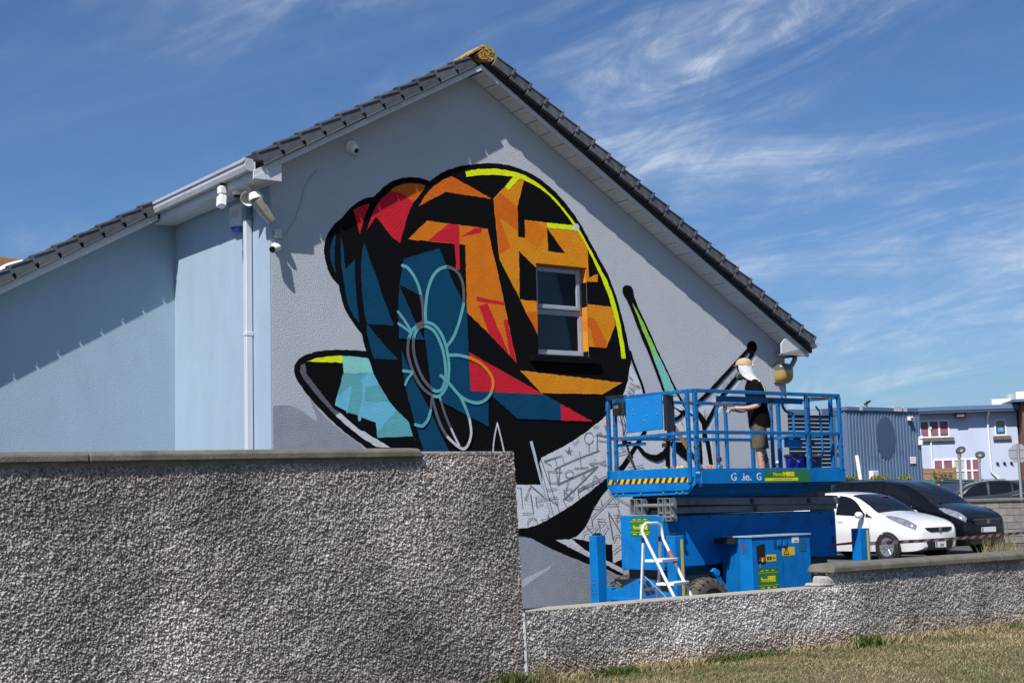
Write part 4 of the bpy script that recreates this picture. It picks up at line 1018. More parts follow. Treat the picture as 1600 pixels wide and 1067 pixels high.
def roughcast(name, parent, x0, x1, zb, zt_fun, step, m, y_fun=None, xend_fun=None):
    """pebble-dash skin: a dense sheet displaced into stones, with each stone's own tone in an attribute"""
    nx = int((x1 - x0) / step) + 1
    zmax = max(zt_fun(x0), zt_fun(x1))
    nz = int((zmax - zb) / step) + 1
    xs = np.linspace(x0, x1, nx)
    tz = np.linspace(0, 1, nz)
    X = np.repeat(xs[:, None], nz, 1)
    top = np.array([zt_fun(x) for x in xs])[:, None]
    Z = zb + (top - zb) * tz[None, :]
    if xend_fun:
        X = x0 + (X - x0) * ((xend_fun(Z) - x0) / (x1 - x0))
    wx, wz = X + 0.005 * (vnoise(X, Z, .013, 3) - .5), Z + 0.005 * (vnoise(X, Z, .013, 5) - .5)
    d1, id1, r1 = worley(wx, wz, 0.0090, 1.0)
    d2, id2, r2 = worley(wx + 3.3, wz + 1.7, 0.0135, 2.0)
    s1 = np.clip(1 - (d1 / 0.68) ** 2, 0, 1) ** 0.6 * (0.35 + 0.65 * r1)
    s2 = np.clip(1 - (d2 / 0.62) ** 2, 0, 1) ** 0.6 * np.where(r2 > 0.45, r2, 0.0)
    clump = vnoise(X, Z, 0.055, 7) * 0.5 + vnoise(X, Z, 0.027, 8) * 0.5
    patch = vnoise(X, Z, 0.55, 9) * .6 + vnoise(X, Z, 0.22, 12) * .4
    H = 0.0090 * s1 + 0.0115 * s2 + 0.014 * (clump - 0.5) + 0.008 * (vnoise(X, Z, 0.3, 4) - .5)
    tone = np.where(s2 > s1 * .8, id2, id1)
    tone = np.clip(0.5 + (0.86 * (tone - .5) + 0.40 * (patch - .5)) * 1.35, 0, 1)
    Y = -H + (y_fun(X, Z) if y_fun else 0.0)
    co = np.stack([X, Y, Z], -1).reshape(-1, 3).astype(np.float32)
    idx = np.arange(nx * nz).reshape(nx, nz)
    q = np.stack([idx[:-1, :-1], idx[1:, :-1], idx[1:, 1:], idx[:-1, 1:]], -1).reshape(-1, 4)
    me = bpy.data.meshes.new(name)
    me.vertices.add(len(co)); me.vertices.foreach_set('co', co.ravel())
    me.loops.add(q.size); me.loops.foreach_set('vertex_index', q.ravel().astype(np.int32))
    me.polygons.add(len(q)); me.polygons.foreach_set('loop_start', np.arange(0, q.size, 4, dtype=np.int32))
    me.update(calc_edges=True)
    at_ = me.attributes.new('tone', 'FLOAT', 'POINT'); at_.data.foreach_set('value', tone.reshape(-1).astype(np.float32))
    at2 = me.attributes.new('height', 'FLOAT', 'POINT'); at2.data.foreach_set('value', np.clip((s1 * .6 + s2), 0, 1).reshape(-1).astype(np.float32))
    me.materials.append(m)
    o = bpy.data.objects.new(name, me); col.objects.link(o); o.parent = parent
    o['kind'] = 'stuff'
    return o
def roughcast_mat(name, tint, base_stain):
    m = bpy.data.materials.new(name); m.use_nodes = True
    nt = m.node_tree; p = nt.nodes['Principled BSDF']; p.inputs['Roughness'].default_value = 0.85
    a = nt.nodes.new('ShaderNodeAttribute'); a.attribute_name = 'tone'
    cr_ = nt.nodes.new('ShaderNodeValToRGB')
    els = cr_.color_ramp.elements
    els[0].position, els[0].color = 0.08, (0.14 * tint[0], 0.13 * tint[1], 0.125 * tint[2], 1)
    els[1].position, els[1].color = 0.92, (0.66 * tint[0], 0.64 * tint[1], 0.61 * tint[2], 1)
    for pos, c in ((0.26, (0.25, 0.23, 0.215)), (0.42, (0.37, 0.325, 0.30)), (0.56, (0.40, 0.385, 0.37)), (0.72, (0.50, 0.455, 0.425))):
        e = els.new(pos); e.color = (c[0] * tint[0], c[1] * tint[1], c[2] * tint[2], 1)
    nt.links.new(a.outputs['Fac'], cr_.inputs[0])
    tcn = nt.nodes.new('ShaderNodeTexCoord')
    n = nt.nodes.new('ShaderNodeTexNoise'); n.inputs['Scale'].default_value = 0.9; n.inputs['Detail'].default_value = 6
    nt.links.new(tcn.outputs['Object'], n.inputs[0])
    mr = nt.nodes.new('ShaderNodeMapRange'); mr.inputs['From Min'].default_value, mr.inputs['From Max'].default_value = .35, .7
    mr.inputs['To Min'].default_value, mr.inputs['To Max'].default_value = 0.50, 1.24
    nt.links.new(n.outputs[0], mr.inputs['Value'])
    h = nt.nodes.new('ShaderNodeHueSaturation'); nt.links.new(cr_.outputs[0], h.inputs['Color']); nt.links.new(mr.outputs[0], h.inputs['Value'])
    # soil splash near the foot
    sp_ = nt.nodes.new('ShaderNodeSeparateXYZ'); nt.links.new(tcn.outputs['Object'], sp_.inputs[0])
    n2 = nt.nodes.new('ShaderNodeTexNoise'); n2.inputs['Scale'].default_value = 4.5; n2.inputs['Detail'].default_value = 5
    nt.links.new(tcn.outputs['Object'], n2.inputs[0])
    ad = nt.nodes.new('ShaderNodeMath'); ad.operation = 'MULTIPLY_ADD'; ad.inputs[1].default_value = 0.35
    nt.links.new(n2.outputs[0], ad.inputs[0]); nt.links.new(sp_.outputs['Z'], ad.inputs[2])
    mr2 = nt.nodes.new('ShaderNodeMapRange'); mr2.inputs['From Min'].default_value, mr2.inputs['From Max'].default_value = LAWN + .16, LAWN + .40
    mr2.inputs['To Min'].default_value, mr2.inputs['To Max'].default_value = base_stain, 0.0
    nt.links.new(ad.outputs[0], mr2.inputs['Value'])
    mx = nt.nodes.new('ShaderNodeMix'); mx.data_type = 'RGBA'; mx.blend_type = 'MULTIPLY'
    nt.links.new(mr2.outputs[0], mx.inputs['Factor']); nt.links.new(h.outputs[0], mx.inputs['A']); mx.inputs['B'].default_value = (0.95, 0.74, 0.48, 1)
    nt.links.new(mx.outputs['Result'], p.inputs['Base Color'])
    bp = nt.nodes.new('ShaderNodeBump'); bp.inputs['Strength'].default_value = 0.5; bp.inputs['Distance'].default_value = 0.006
    n3 = nt.nodes.new('ShaderNodeTexNoise'); n3.inputs['Scale'].default_value = 160; n3.inputs['Detail'].default_value = 3
    nt.links.new(tcn.outputs['Object'], n3.inputs[0]); nt.links.new(n3.outputs[0], bp.inputs['Height']); nt.links.new(bp.outputs[0], p.inputs['Normal'])
    return m
m_rc = roughcast_mat('roughcast_tall', (0.92, 0.86, 0.83), 0.25)
m_rc2 = roughcast_mat('roughcast_low', (1.08, 1.06, 1.05), 0.9)
m_conc = mat('weathered_concrete', (0.135, 0.125, 0.10), 0.9, var=0.22, vscale=7, bump=0.5, bscale=70, spots=[((0.075, 0.07, 0.055), 3.0, 0.48, 0.72), ((0.55, 0.54, 0.50), 23, 0.72, 0.76)])
m_core = mat('rough_render_band', (0.20, 0.185, 0.175), 0.95, var=0.3, vscale=9, bump=0.8, bscale=70)
m_bed = mat('pale_mortar', (0.36, 0.325, 0.28), 0.95, var=0.15, vscale=8, bump=0.5, bscale=80, spots=[((0.30, 0.28, 0.25), 5, 0.55, 0.75)])

tall = thing('boundary_wall', 'tall roughcast boundary wall with concrete coping in the left foreground', 'wall', W0, YAW_WALL)
def t_top(x): return 2.034 + (x + 4.2) * 0.0095
def lean(Z): return 0.0 - 0.055 * (Z - 0.774) / 1.3
TH = 0.24
MB().prism([(-14, 0), (-0.02, 0), (-0.085, 2.055), (-0.9, 2.055), (-14, 1.93)], 'y', 0.008, TH).build('core', m_core, tall)
roughcast('roughcast', tall, -7.6, 0.0, LAWN - 0.02, lambda x: 2.075 if x > -0.955 else t_top(x) - 0.065, 0.0045, m_rc,
          y_fun=lambda X, Z: np.where((X < -0.93), 0.013 * np.clip((Z - (1.935 + (X + 4.2) * 0.0095) + 0.04 * (vnoise(X, Z, .05, 31) - .5)) / 0.03, 0, 1), 0.0), xend_fun=lambda Z: lean(Z))
MB().prism([(-0.955, 2.05), (-0.055, 2.05), (-0.06, 2.078), (-0.955, 2.078)], 'y', -0.008, TH - 0.02).build('top_bed', m_bed, tall, bev=0.006)
cop = [(-0.05, 0.0), (-0.05, 0.048), (-0.025, 0.066), (TH * .5, 0.078), (TH + .02, 0.064), (TH + .05, 0.046), (TH + .05, 0.0)]
for a, b in ((-3.62, -0.955), (-6.30, -3.628), (-8.98, -6.308), (-11.66, -8.988), (-14, -11.668)):
    c = MB()
    za, zb_ = t_top(a) - 0.030, t_top(b) - 0.030
    n = len(cop)
    tap = 0.03 if b > -1 else 0.0
    c.add([(a, y, za + z) for y, z in cop] + [(b + (0.02 if 0 < i < n - 1 else 0) * 0 - tap * (z / .07), y, zb_ + z) for i, (y, z) in enumerate(cop)],
          [tuple(range(n)), tuple(range(2 * n - 1, n - 1, -1))] + [(i, n + i, n + (i + 1) % n, (i + 1) % n) for i in range(n)])
    c.build('coping', m_conc, tall, bev=0.008)

low = thing('boundary_wall', 'low roughcast wall beside the lawn, coping missing on its left half', 'wall', W0, YAW_WALL)
STEP = 3.66
MB().box(0.03, 24, 0.008, 0.235, 0, 0.765).box(STEP + 0.08, 24, 0.009, 0.234, 0.766, 0.905).build('core', m_core, low)
roughcast('roughcast', low, 0.026, STEP, LAWN - 0.02, lambda x: 0.772, 0.0047, m_rc2)
roughcast('roughcast', low, STEP + 0.002, 8.8, LAWN - 0.02, lambda x: 0.905, 0.0055, m_rc2,
          y_fun=lambda X, Z: 0.012 * np.clip((Z - 0.845 + 0.05 * (vnoise(X, Z, .05, 33) - .5)) / 0.025, 0, 1) + 0.035 * np.clip((0.10 - (X - STEP)) / 0.10, 0, 1) * np.clip((Z - 0.74) / 0.03, 0, 1))
MB().box(0.03, STEP - 0.06, -0.006, 0.225, 0.758, 0.779).build('top_bed', m_bed, low, bev=0.006)
bk = MB()
rr = random.Random(5)
for i in range(9):
    x = STEP - 0.10 + rr.random() * 0.22; h = 0.78 + max(0, (x - STEP + .10)) * .5 * rr.random()
    bk.box(x - .05 - rr.random() * .04, x + .05, 0.0 + rr.random() * .03, 0.2, 0.772, 0.80 + rr.random() * 0.06 + max(0, x - STEP) * .3)
bk.build('broken_mortar', mat('fresh_broken_mortar', (0.40, 0.38, 0.36), 0.95, var=0.2, vscale=14, bump=0.9, bscale=45, bdist=0.03), low, bev=0.02)
lc = [(-0.055, 0.0), (-0.055, 0.052), (-0.03, 0.078), (0.115, 0.092), (0.26, 0.078), (0.285, 0.052), (0.285, 0.0)]
x = STEP - 0.01
first_c = True
while x < 24:
    b = min(x + 2.62, 24)
    c = MB(); n = len(lc); tp = 0.04 if first_c else 0.0
    c.add([(x + tp * (z / .09) * 1.0, y, 0.905 + z) for y, z in lc] + [(b, y, 0.905 + z) for y, z in lc],
          [tuple(range(n)), tuple(range(2 * n - 1, n - 1, -1))] + [(i, n + i, n + (i + 1) % n, (i + 1) % n) for i in range(n)])
    c.build('coping', m_conc, low, bev=0.008)
    x = b + 0.006; first_c = False
MB().prism([(0.002, LAWN + 0.06), (0.024, LAWN + 0.06), (0.018, 0.5), (0.012, 0.765), (-0.006, 0.765), (0.0, 0.45)], 'y', -0.012, 0.1).build('joint_strip', mat('white_joint_sealant', (0.74, 0.74, 0.73), 0.7, var=.1), low)

# lawn: soil sheet plus blades
m_soil = mat('dry_turf', (0.150, 0.122, 0.062), 1.0, var=0.35, vscale=3.0, bump=0.9, bscale=70, bdist=0.03, spots=[((0.075, 0.098, 0.028), 1.3, 0.48, 0.66), ((0.23, 0.19, 0.11), 5, 0.55, 0.75)])
lw = MB()
a, b = WW(-30, 0.05, 0), WW(60, 0.05, 0)
c_, d_ = WW(60, -45, 0), WW(-30, -45, 0)
lw.add([(p.x, p.y, LAWN) for p in (a, d_, c_, b)] + [(p.x, p.y, -0.2) for p in (a, d_, c_, b)], [(0, 1, 2, 3), (7, 6, 5, 4), (0, 4, 5, 1), (1, 5, 6, 2), (2, 6, 7, 3), (3, 7, 4, 0)])
struct(lw.build('lawn', m_soil))

def blades(name, x, y, z, h, lean_, width, tone, m):
    """many grass blades as one mesh: each a bent two-quad strip; x, y in wall axes"""
    n = len(x)
    th = RNG.uniform(0, 2 * np.pi, n)
    fx, fy = np.cos(th), np.sin(th)
    lx, ly = lean_ * np.cos(th + 1.2), lean_ * np.sin(th + 1.2)
    co = np.zeros((n, 5, 3), np.float32)
    for k, (t, w) in enumerate(((0, 1), (0, -1), (.55, .8), (.55, -.8), (1, 0))):
        co[:, k, 0] = x + fx * width * w + lx * h * t * t
        co[:, k, 1] = y + fy * width * w + ly * h * t * t
        co[:, k, 2] = z + h * t
    bi = np.arange(n)[:, None] * 5
    quads = bi + np.array([[0, 1, 3, 2]]); tris = bi + np.array([[2, 3, 4]])
    loops = np.concatenate([quads, tris], 1).ravel().astype(np.int32)
    starts = (np.arange(n)[:, None] * 7 + np.array([[0, 4]])).ravel().astype(np.int32)
    me = bpy.data.meshes.new(name)
    me.vertices.add(n * 5); me.vertices.foreach_set('co', co.ravel())
    me.loops.add(len(loops)); me.loops.foreach_set('vertex_index', loops)
    me.polygons.add(len(starts)); me.polygons.foreach_set('loop_start', starts)
    me.update(calc_edges=True)
    at_ = me.attributes.new('tone', 'FLOAT', 'POINT'); at_.data.foreach_set('value', np.repeat(tone, 5).astype(np.float32))
    me.materials.append(m)
    o = bpy.data.objects.new(name, me); col.objects.link(o)
    o.location, o.rotation_euler = W0, (0, 0, YAW_WALL)
    o['kind'] = 'stuff'
    return o
def grass_mat(name, stops):
    m = bpy.data.materials.new(name); m.use_nodes = True
    nt = m.node_tree; p = nt.nodes['Principled BSDF']; p.inputs['Roughness'].default_value = 0.7
    p.inputs['Specular IOR Level'].default_value = 0.25
    a = nt.nodes.new('ShaderNodeAttribute'); a.attribute_name = 'tone'
    r_ = nt.nodes.new('ShaderNodeValToRGB')
    e = r_.color_ramp.elements
    e[0].position, e[0].color = stops[0][0], (*stops[0][1], 1)
    e[1].position, e[1].color = stops[-1][0], (*stops[-1][1], 1)
    for pos, c in stops[1:-1]:
        k = e.new(pos); k.color = (*c, 1)
    nt.links.new(a.outputs['Fac'], r_.inputs[0]); nt.links.new(r_.outputs[0], p.inputs['Base Color'])
    return m
m_grass = grass_mat('lawn_blades', [(0.0, (0.035, 0.080, 0.014)), (0.30, (0.085, 0.115, 0.030)), (0.5, (0.19, 0.155, 0.070)), (0.75, (0.30, 0.235, 0.120)), (1.0, (0.44, 0.37, 0.22))])
N = 95000
gx = RNG.uniform(-1.0, 9.5, N); gy = -RNG.uniform(0.0, 1.0, N) ** 1.3 * 5.2
keep = (gx + 0.6) * 1.0 + 1.0 > -gy * 0.25
gx, gy = gx[keep], gy[keep]
green = vnoise(gx, gy, 0.9, 41) * .5 + vnoise(gx, gy, 0.33, 42) * .5
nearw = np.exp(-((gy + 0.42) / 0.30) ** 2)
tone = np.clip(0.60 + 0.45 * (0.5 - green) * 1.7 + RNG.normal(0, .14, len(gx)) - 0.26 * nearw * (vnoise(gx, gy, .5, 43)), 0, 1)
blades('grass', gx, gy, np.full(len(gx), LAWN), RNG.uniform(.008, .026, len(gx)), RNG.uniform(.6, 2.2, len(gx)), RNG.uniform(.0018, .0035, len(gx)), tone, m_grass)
# straw and dock against the foot of the wall
N = 9000
gx = RNG.uniform(0.0, 9.0, N); gy = -0.02 - np.abs(RNG.normal(0, .09, N))
dens = vnoise(gx, gy * 0, 0.45, 51)
k = RNG.uniform(0, 1, N) < dens * 1.1
gx, gy = gx[k], gy[k]
tone = np.clip(0.80 + RNG.normal(0, .14, len(gx)) - 0.75 * (vnoise(gx, gx * 0, 0.8, 52) > .66), 0, 1)
blades('dry_grass', gx, gy, np.full(len(gx), LAWN), RNG.uniform(.02, .085, len(gx)), RNG.uniform(.4, 1.8, len(gx)), RNG.uniform(.002, .004, len(gx)), tone, m_grass)
# green tufts
def tuft(label, x, y, n, spread, hmax, leafw, gt):
    xx = RNG.normal(x, spread, n); yy = np.minimum(RNG.normal(y, spread * .6, n), -0.01)
    o = blades('weed', xx, yy, np.full(n, LAWN), RNG.uniform(.3, 1, n) * hmax, RNG.uniform(.2, 1.0, n), RNG.uniform(.5, 1, n) * leafw, np.clip(RNG.normal(gt, .12, n), 0, 1), m_grass)
    del o['kind']
    return tag(o, label, 'weed')
tuft('broad leafed green weed clump growing at the low wall foot', 3.95, -0.16, 260, 0.085, 0.13, 0.010, 0.16)
tuft('grass tuft at the corner where tall and low walls meet', -0.18, -0.07, 500, 0.10, 0.15, 0.004, 0.20)
tuft('thin dried weed stems standing at the white wall joint', 0.16, -0.04, 60, 0.05, 0.26, 0.003, 0.55)
# ================================================================== scissor lift
YAW_L = R(38)
lu = Vector((math.cos(YAW_L), math.sin(YAW_L), 0)); li = Vector((-math.sin(YAW_L), math.cos(YAW_L), 0))
L0 = Vector((2.299, 18.2, 0))
def LW(x, y, z): return L0 + lu * x + li * y + Vector((0, 0, z))
m_bl = mat('lift_blue_paint', (0.004, 0.165, 0.47), 0.55, var=0.12, vscale=3.5, spec=0.10, spots=[((0.006, 0.085, 0.30), 2.6, 0.50, 0.80), ((0.42, 0.44, 0.46), 46, 0.74, 0.765), ((0.10, 0.045, 0.02), 19, 0.68, 0.72), ((0.10, 0.16, 0.22), 5, 0.62, 0.80, (2.5, 2.5, 0.35)), ((0.05, 0.035, 0.03), 9, 0.70, 0.80, (3, 3, 0.5))])
m_rail = mat('rail_blue_paint', (0.006, 0.125, 0.345), 0.6, var=0.14, vscale=6, spec=0.15, spots=[((0.34, 0.35, 0.36), 30, 0.64, 0.67), ((0.085, 0.04, 0.02), 8, 0.58, 0.64), ((0.03, 0.022, 0.018), 15, 0.63, 0.67)])
m_steel = mat('worn_grey_steel', (0.23, 0.24, 0.25), 0.5, metal=0.3, var=0.15, vscale=10, spots=[((0.12, 0.10, 0.09), 12, 0.6, 0.75)])
m_arm = mat('scissor_arm_grey', (0.135, 0.15, 0.175), 0.5, var=0.12, vscale=5, spots=[((0.05, 0.05, 0.055), 6, 0.58, 0.75)])
m_tyre = mat('dusty_tyre', (0.060, 0.055, 0.048), 0.9, var=0.3, vscale=12, bump=0.3, bscale=60, spots=[((0.13, 0.115, 0.09), 5, 0.48, 0.7)])
m_rust = mat('rust', (0.13, 0.055, 0.025), 0.9, var=0.3, vscale=20)
m_hazy, m_hazk = mat('hazard_yellow', (0.72, 0.46, 0.01), 0.6, var=.12, vscale=12), mat('hazard_black', (0.018, 0.018, 0.018), 0.6)
m_green = mat('sign_green', (0.018, 0.165, 0.040), 0.5, var=.1, vscale=6); m_yel = mat('sign_yellow', (0.78, 0.66, 0.01), 0.5, var=.08)
m_paper = mat('sticker_white', (0.72, 0.73, 0.74), 0.6)
lift = thing('scissor_lift', 'blue diesel scissor lift with railed platform parked against the mural wall', 'scissor lift', L0, YAW_L)
LEN, WD = 2.835, 1.69
# --- platform deck
pf = MB()
pf.box(0.06, LEN - 0.06, 0.06, WD - 0.06, 1.80, 1.845)
platform = pf.build('platform', m_rail, lift)
tb = MB().box(0.045, LEN, 0.0, 0.028, 1.832, 2.005)
tb.build('side_skirt', m_bl, platform, bev=0.005)
MB().box(0.06, LEN - 0.02, 0.03, 0.10, 2.006, 2.026).build('deck_rail', m_rail, platform, bev=0.004)
MB().box(LEN - 0.03, LEN, 0.03, WD - 0.03, 1.832, 2.0).box(0.0, LEN, WD - 0.028, WD, 1.832, 2.005).build('side_skirt', m_bl, platform, bev=0.005)
un = MB()
un.prism([(0.05, 1.83), (LEN - 0.0, 1.83), (LEN - 0.16, 1.715), (0.30, 1.70), (0.10, 1.79)], 'y', 0.45, 0.49)
un.prism([(0.05, 1.83), (LEN - 0.0, 1.83), (LEN - 0.16, 1.715), (0.30, 1.70), (0.10, 1.79)], 'y', WD - 0.09, WD - 0.05)
un.box(0.10, LEN - 0.2, 0.52, 0.60, 1.66, 1.80).box(0.10, LEN - 0.2, 1.25, 1.35, 1.60, 1.80)
for x in (0.5, 1.2, 1.9, 2.5): un.box(x, x + 0.06, 0.492, WD - 0.092, 1.70, 1.799)
un.build('underframe', m_bl, platform)
# end plate
ep = MB()
ep.prism([(WD, 2.05), (WD, 1.845), (1.575, 1.696), (0.175, 1.708), (0.03, 1.83), (0.03, 2.045)], 'x', -0.045, -0.02)
ep.box(-0.02, 0.04, 0.03, WD, 2.0, 2.03)
ep_o = ep.build('end_plate', m_bl, platform, bev=0.005)
MB().prism([(WD - 0.04, 1.850), (0.085, 1.835), (0.15, 1.775), (1.60, 1.770)], 'x', -0.052, -0.046).prism([(1.60, 1.768), (0.15, 1.773), (0.085, 1.833), (0.075, 1.824), (0.14, 1.760), (1.61, 1.755)], 'x', -0.062, -0.046).build('bumper_strip', m_bl, ep_o)
hz = MB()
n = 28
for i in range(n):
    y0 = 0.07 + (WD - 0.10) * i / n; y1 = 0.07 + (WD - 0.10) * (i + 1) / n; sk_ = 0.035
    zb = lambda y: 1.862 + (y - .07) * 0.004
    hz.mi = i % 2
    hz.prism([(y0, zb(y0)), (y1, zb(y1)), (min(y1 - sk_, WD), zb(y1) + 0.062), (y0 - sk_, zb(y0) + 0.062)], 'x', -0.0485, -0.046)
hz.build('hazard_tape', [m_hazk, m_hazy], ep_o)
bt = MB()
for y in (1.50, 1.36, 1.02, 0.60, 0.36, 0.25): bt.lathe([(0.016, 0), (0.014, 0.012), (0.0, 0.014)], (-0.046, y, 1.735), (-1, 0, 0), 8)
bt.build('bolts', m_steel, ep_o)
# --- lettering on the skirt
dx, dz = (1, 0, 0), (0, 0, 1)
m_wh = mat('faded_white_vinyl', (0.74, 0.75, 0.76), 0.6, var=.1, vscale=30)
for s, x, w in (('G', 0.57, .095), ('.', 0.765, .02), ('ie.', 0.79, .15), ('G', 1.045, .085)):
    text('lettering', s, 0.135, m_wh, platform, (x, -0.0025, 1.87), dx, dz, bold=0.001, fit=w)
MB().box(0.600, 0.618, -0.0050, -0.0036, 1.925, 1.975).build('worn_patch', m_bl, platform)
def hire_sign(parent, origin, w, h, xd, full):
    """green hire firm plate in the plane of xd and up"""
    x = Vector(xd).normalized(); nrm = x.cross(Vector((0, 0, 1)))
    o = Vector(origin)
    b = MB()
    def quad(bb, a0, a1, c0, c1, d):
        bb.add([o + x * a0 + Vector((0, 0, c0)) + nrm * d, o + x * a1 + Vector((0, 0, c0)) + nrm * d, o + x * a1 + Vector((0, 0, c1)) + nrm * d, o + x * a0 + Vector((0, 0, c1)) + nrm * d], [(0, 1, 2, 3)])
    quad(b, 0, w, 0, h, 0.0025)
    s = b.build('hire_sign', m_green, parent, recalc=False)
    ln = MB()
    P = lambda a, c: o + x * a + Vector((0, 0, c)) + nrm * 0.0035
    if full:
        quad(ln, 0, w, h * .78, h * .795, 0.003); quad(ln, 0, w, h * .215, h * .23, 0.003)
        for a in (.12, .37, .66): quad(ln, w * a, w * (a + .16), h * .87, h * .905, 0.003)
        quad(ln, w * .11, w * .29, h * .105, h * .14, 0.003); quad(ln, w * .44, w * .57, h * .08, h * .16, 0.003); quad(ln, w * .70, w * .90, h * .105, h * .14, 0.003)
        quad(ln, w * .47, w * .88, h * .60, h * .63, 0.003)
        ln.build('print', m_yel, s, recalc=False)
        fs = h * 0.30
        text('lettering', 'Pierce', fs, m_yel, s, P(w * .12, h * .38), x, dz, fit=w * .34)
        text('lettering', 'HIRE', fs * 1.1, m_yel, s, P(w * .47, h * .38), x, dz, fit=w * .39, bold=0.004)
    else:
        quad(ln, 0.0, w * .73, h * .13, h * .36, 0.003)
        ln.build('print', m_yel, s, recalc=False)
        dk = MB()
        for k in range(14):
            if k != 6: quad(dk, w * (.19 + k * .030), w * (.19 + k * .030 + .02), h * .22, h * .265, 0.0042)
        dk.build('print', m_green, s, recalc=False)
        text('lettering', 'Pierce', h * .42, m_yel, s, P(w * .185, h * .50), x, dz, fit=w * .21)
        text('lettering', 'HIRE', h * .44, m_yel, s, P(w * .405, h * .50), x, dz, fit=w * .245, bold=0.005)
    return s
hire_sign(platform, (1.205, 0.0, 1.836), 0.885, 0.165, dx, False)

# --- guard rails
def rail(p0, p1, w=0.045, h=0.045, name='guard_rail', m=None):
    return MB().bar(p0, p1, w, h).build(name, m or m_rail, lift, bev=0.004)
ZT, ZM = 3.03, 2.485
yL = 1.64
for p0, p1 in (((0.0, 0.02, ZT - .02), (2.80, 0.02, ZT - .02)), ((0.03, 0.02, ZM), (2.80, 0.02, ZM)),
               ((-0.02, 0.02, ZT - .02), (-0.02, 1.64, ZT - .01)), ((-0.02, 0.05, ZM), (-0.02, 1.50, ZM - .02)),
               ((0.0, yL, ZT - .03), (2.78, yL, ZT - .03)), ((0.0, yL, ZM), (2.78, yL, ZM)),
               ((2.78, 0.05, ZT - .04), (2.78, yL, ZT - .04)), ((2.78, 0.05, ZM), (2.78, yL, ZM))):
    rail(p0, p1)
# lower inner rail of the roll-out deck
rail((0.45, 0.08, ZT - 0.11), (2.10, 0.08, ZT - 0.11), 0.03, 0.075)
rail((0.02, 0.98, ZM - .10), (0.02, 1.55, ZM - .10), 0.03, 0.04)
for x, y, w, h in ((0.0, 0.02, 0.06, 0.05), (-0.055, 0.10, 0.045, 0.05), (2.11, 0.02, 0.05, 0.045), (2.22, 0.09, 0.045, 0.05), (2.785, 0.02, 0.05, 0.05), (2.73, 0.12, .045, .05),
                   (-0.02, 1.645, 0.05, 0.05), (-0.03, 1.50, 0.045, 0.05), (2.05, yL, 0.04, 0.05), (2.24, yL, 0.04, 0.05), (2.78, yL, 0.05, 0.05), (2.78, 1.12, 0.05, 0.05), (2.74, 1.22, .04, .05), (1.18, yL, .045, .045)):
    MB().box(x - w / 2, x + w / 2, y - h / 2, y + h / 2, 1.85 if y > .03 else 1.99, ZT - 0.045).build('rail_post', m_rail, lift, bev=0.005)
bd = MB()
rr = random.Random(3)
for x, y in ((0.0, -0.006), (2.11, -0.004), (2.785, -0.006)):
    for z in (2.15, 2.33, 2.62, 2.84): bd.lathe([(0.013, 0), (0.011, 0.01), (0, 0.011)], (x + rr.uniform(-.012, .012), y, z), (0, -1, 0), 8)
for y in (0.02, 0.10, 1.50, 1.645):
    for z in (2.12, 2.30, 2.66, 2.86): bd.lathe([(0.013, 0), (0.011, 0.01), (0, 0.011)], (-0.045 if y < .05 else -0.08 if y < .3 else -.055, y, z), (-1, 0, 0), 8)
bd.build('bolts', m_rust, lift)
MB().box(2.28, 2.66, 0.075, 0.105, ZT - 0.075, ZT - 0.042).build('rusty_sleeve', m_rust, lift, bev=.004)
# looped handles
def hook(x, y, z, s=1):
    pts = [(x, y, z + 0.10), (x, y, z)] + [(x + s * 0.16 * (1 - math.cos(a)), y, z - 0.13 * math.sin(a)) for a in (R(25), R(50), R(75), R(90))] + [(x + s * 0.21, y, z - 0.13), (x + s * .21, y, z - 0.55)]
    MB().tube(pts, 0.018, 8).build('loop_handle', m_rail, lift, smooth=40)
hook(1.72, 0.10, ZT - 0.14); hook(0.42, 0.62, ZT - 0.16)
MB().tube([(2.45, .14, 2.86), (2.52, .14, 2.80), (2.54, .14, 2.5), (2.55, .14, 2.25), (2.53, .14, 2.18)], 0.014, 8).build('loop_handle', m_rail, lift, smooth=40)
# coupling clamps and gate latch
cl = MB()
for x, y, z in ((0.95, yL - .05, 2.40), (0.98, yL - .05, 2.48), (2.0, .10, 2.42), (2.06, 0.12, 2.38), (2.28, .10, 2.36), (0.02, 1.38, 2.42), (0.02, 1.30, 2.40), (-0.01, 1.46, 1.98), (-.01, 1.52, 2.08), (2.80, .05, 2.30), (2.80, .06, 2.20), (2.80, .04, 2.74), (0.42, .05, 2.14)):
    cl.box(x - .03, x + .03, y - .03, y + .03, z - .03, z + .03)
cl.build('clamps', mat('greasy_clamp', (0.035, 0.028, 0.024), 0.6, var=.4, vscale=20), lift, bev=0.01)
MB().box(1.72, 2.05, 0.075, 0.10, 2.30, 2.41).prism([(1.70, 2.41), (2.05, 2.425), (2.05, 2.44), (1.70, 2.43)], 'y', 0.05, 0.18).build('shelf_plate', m_bl, lift, bev=.004)
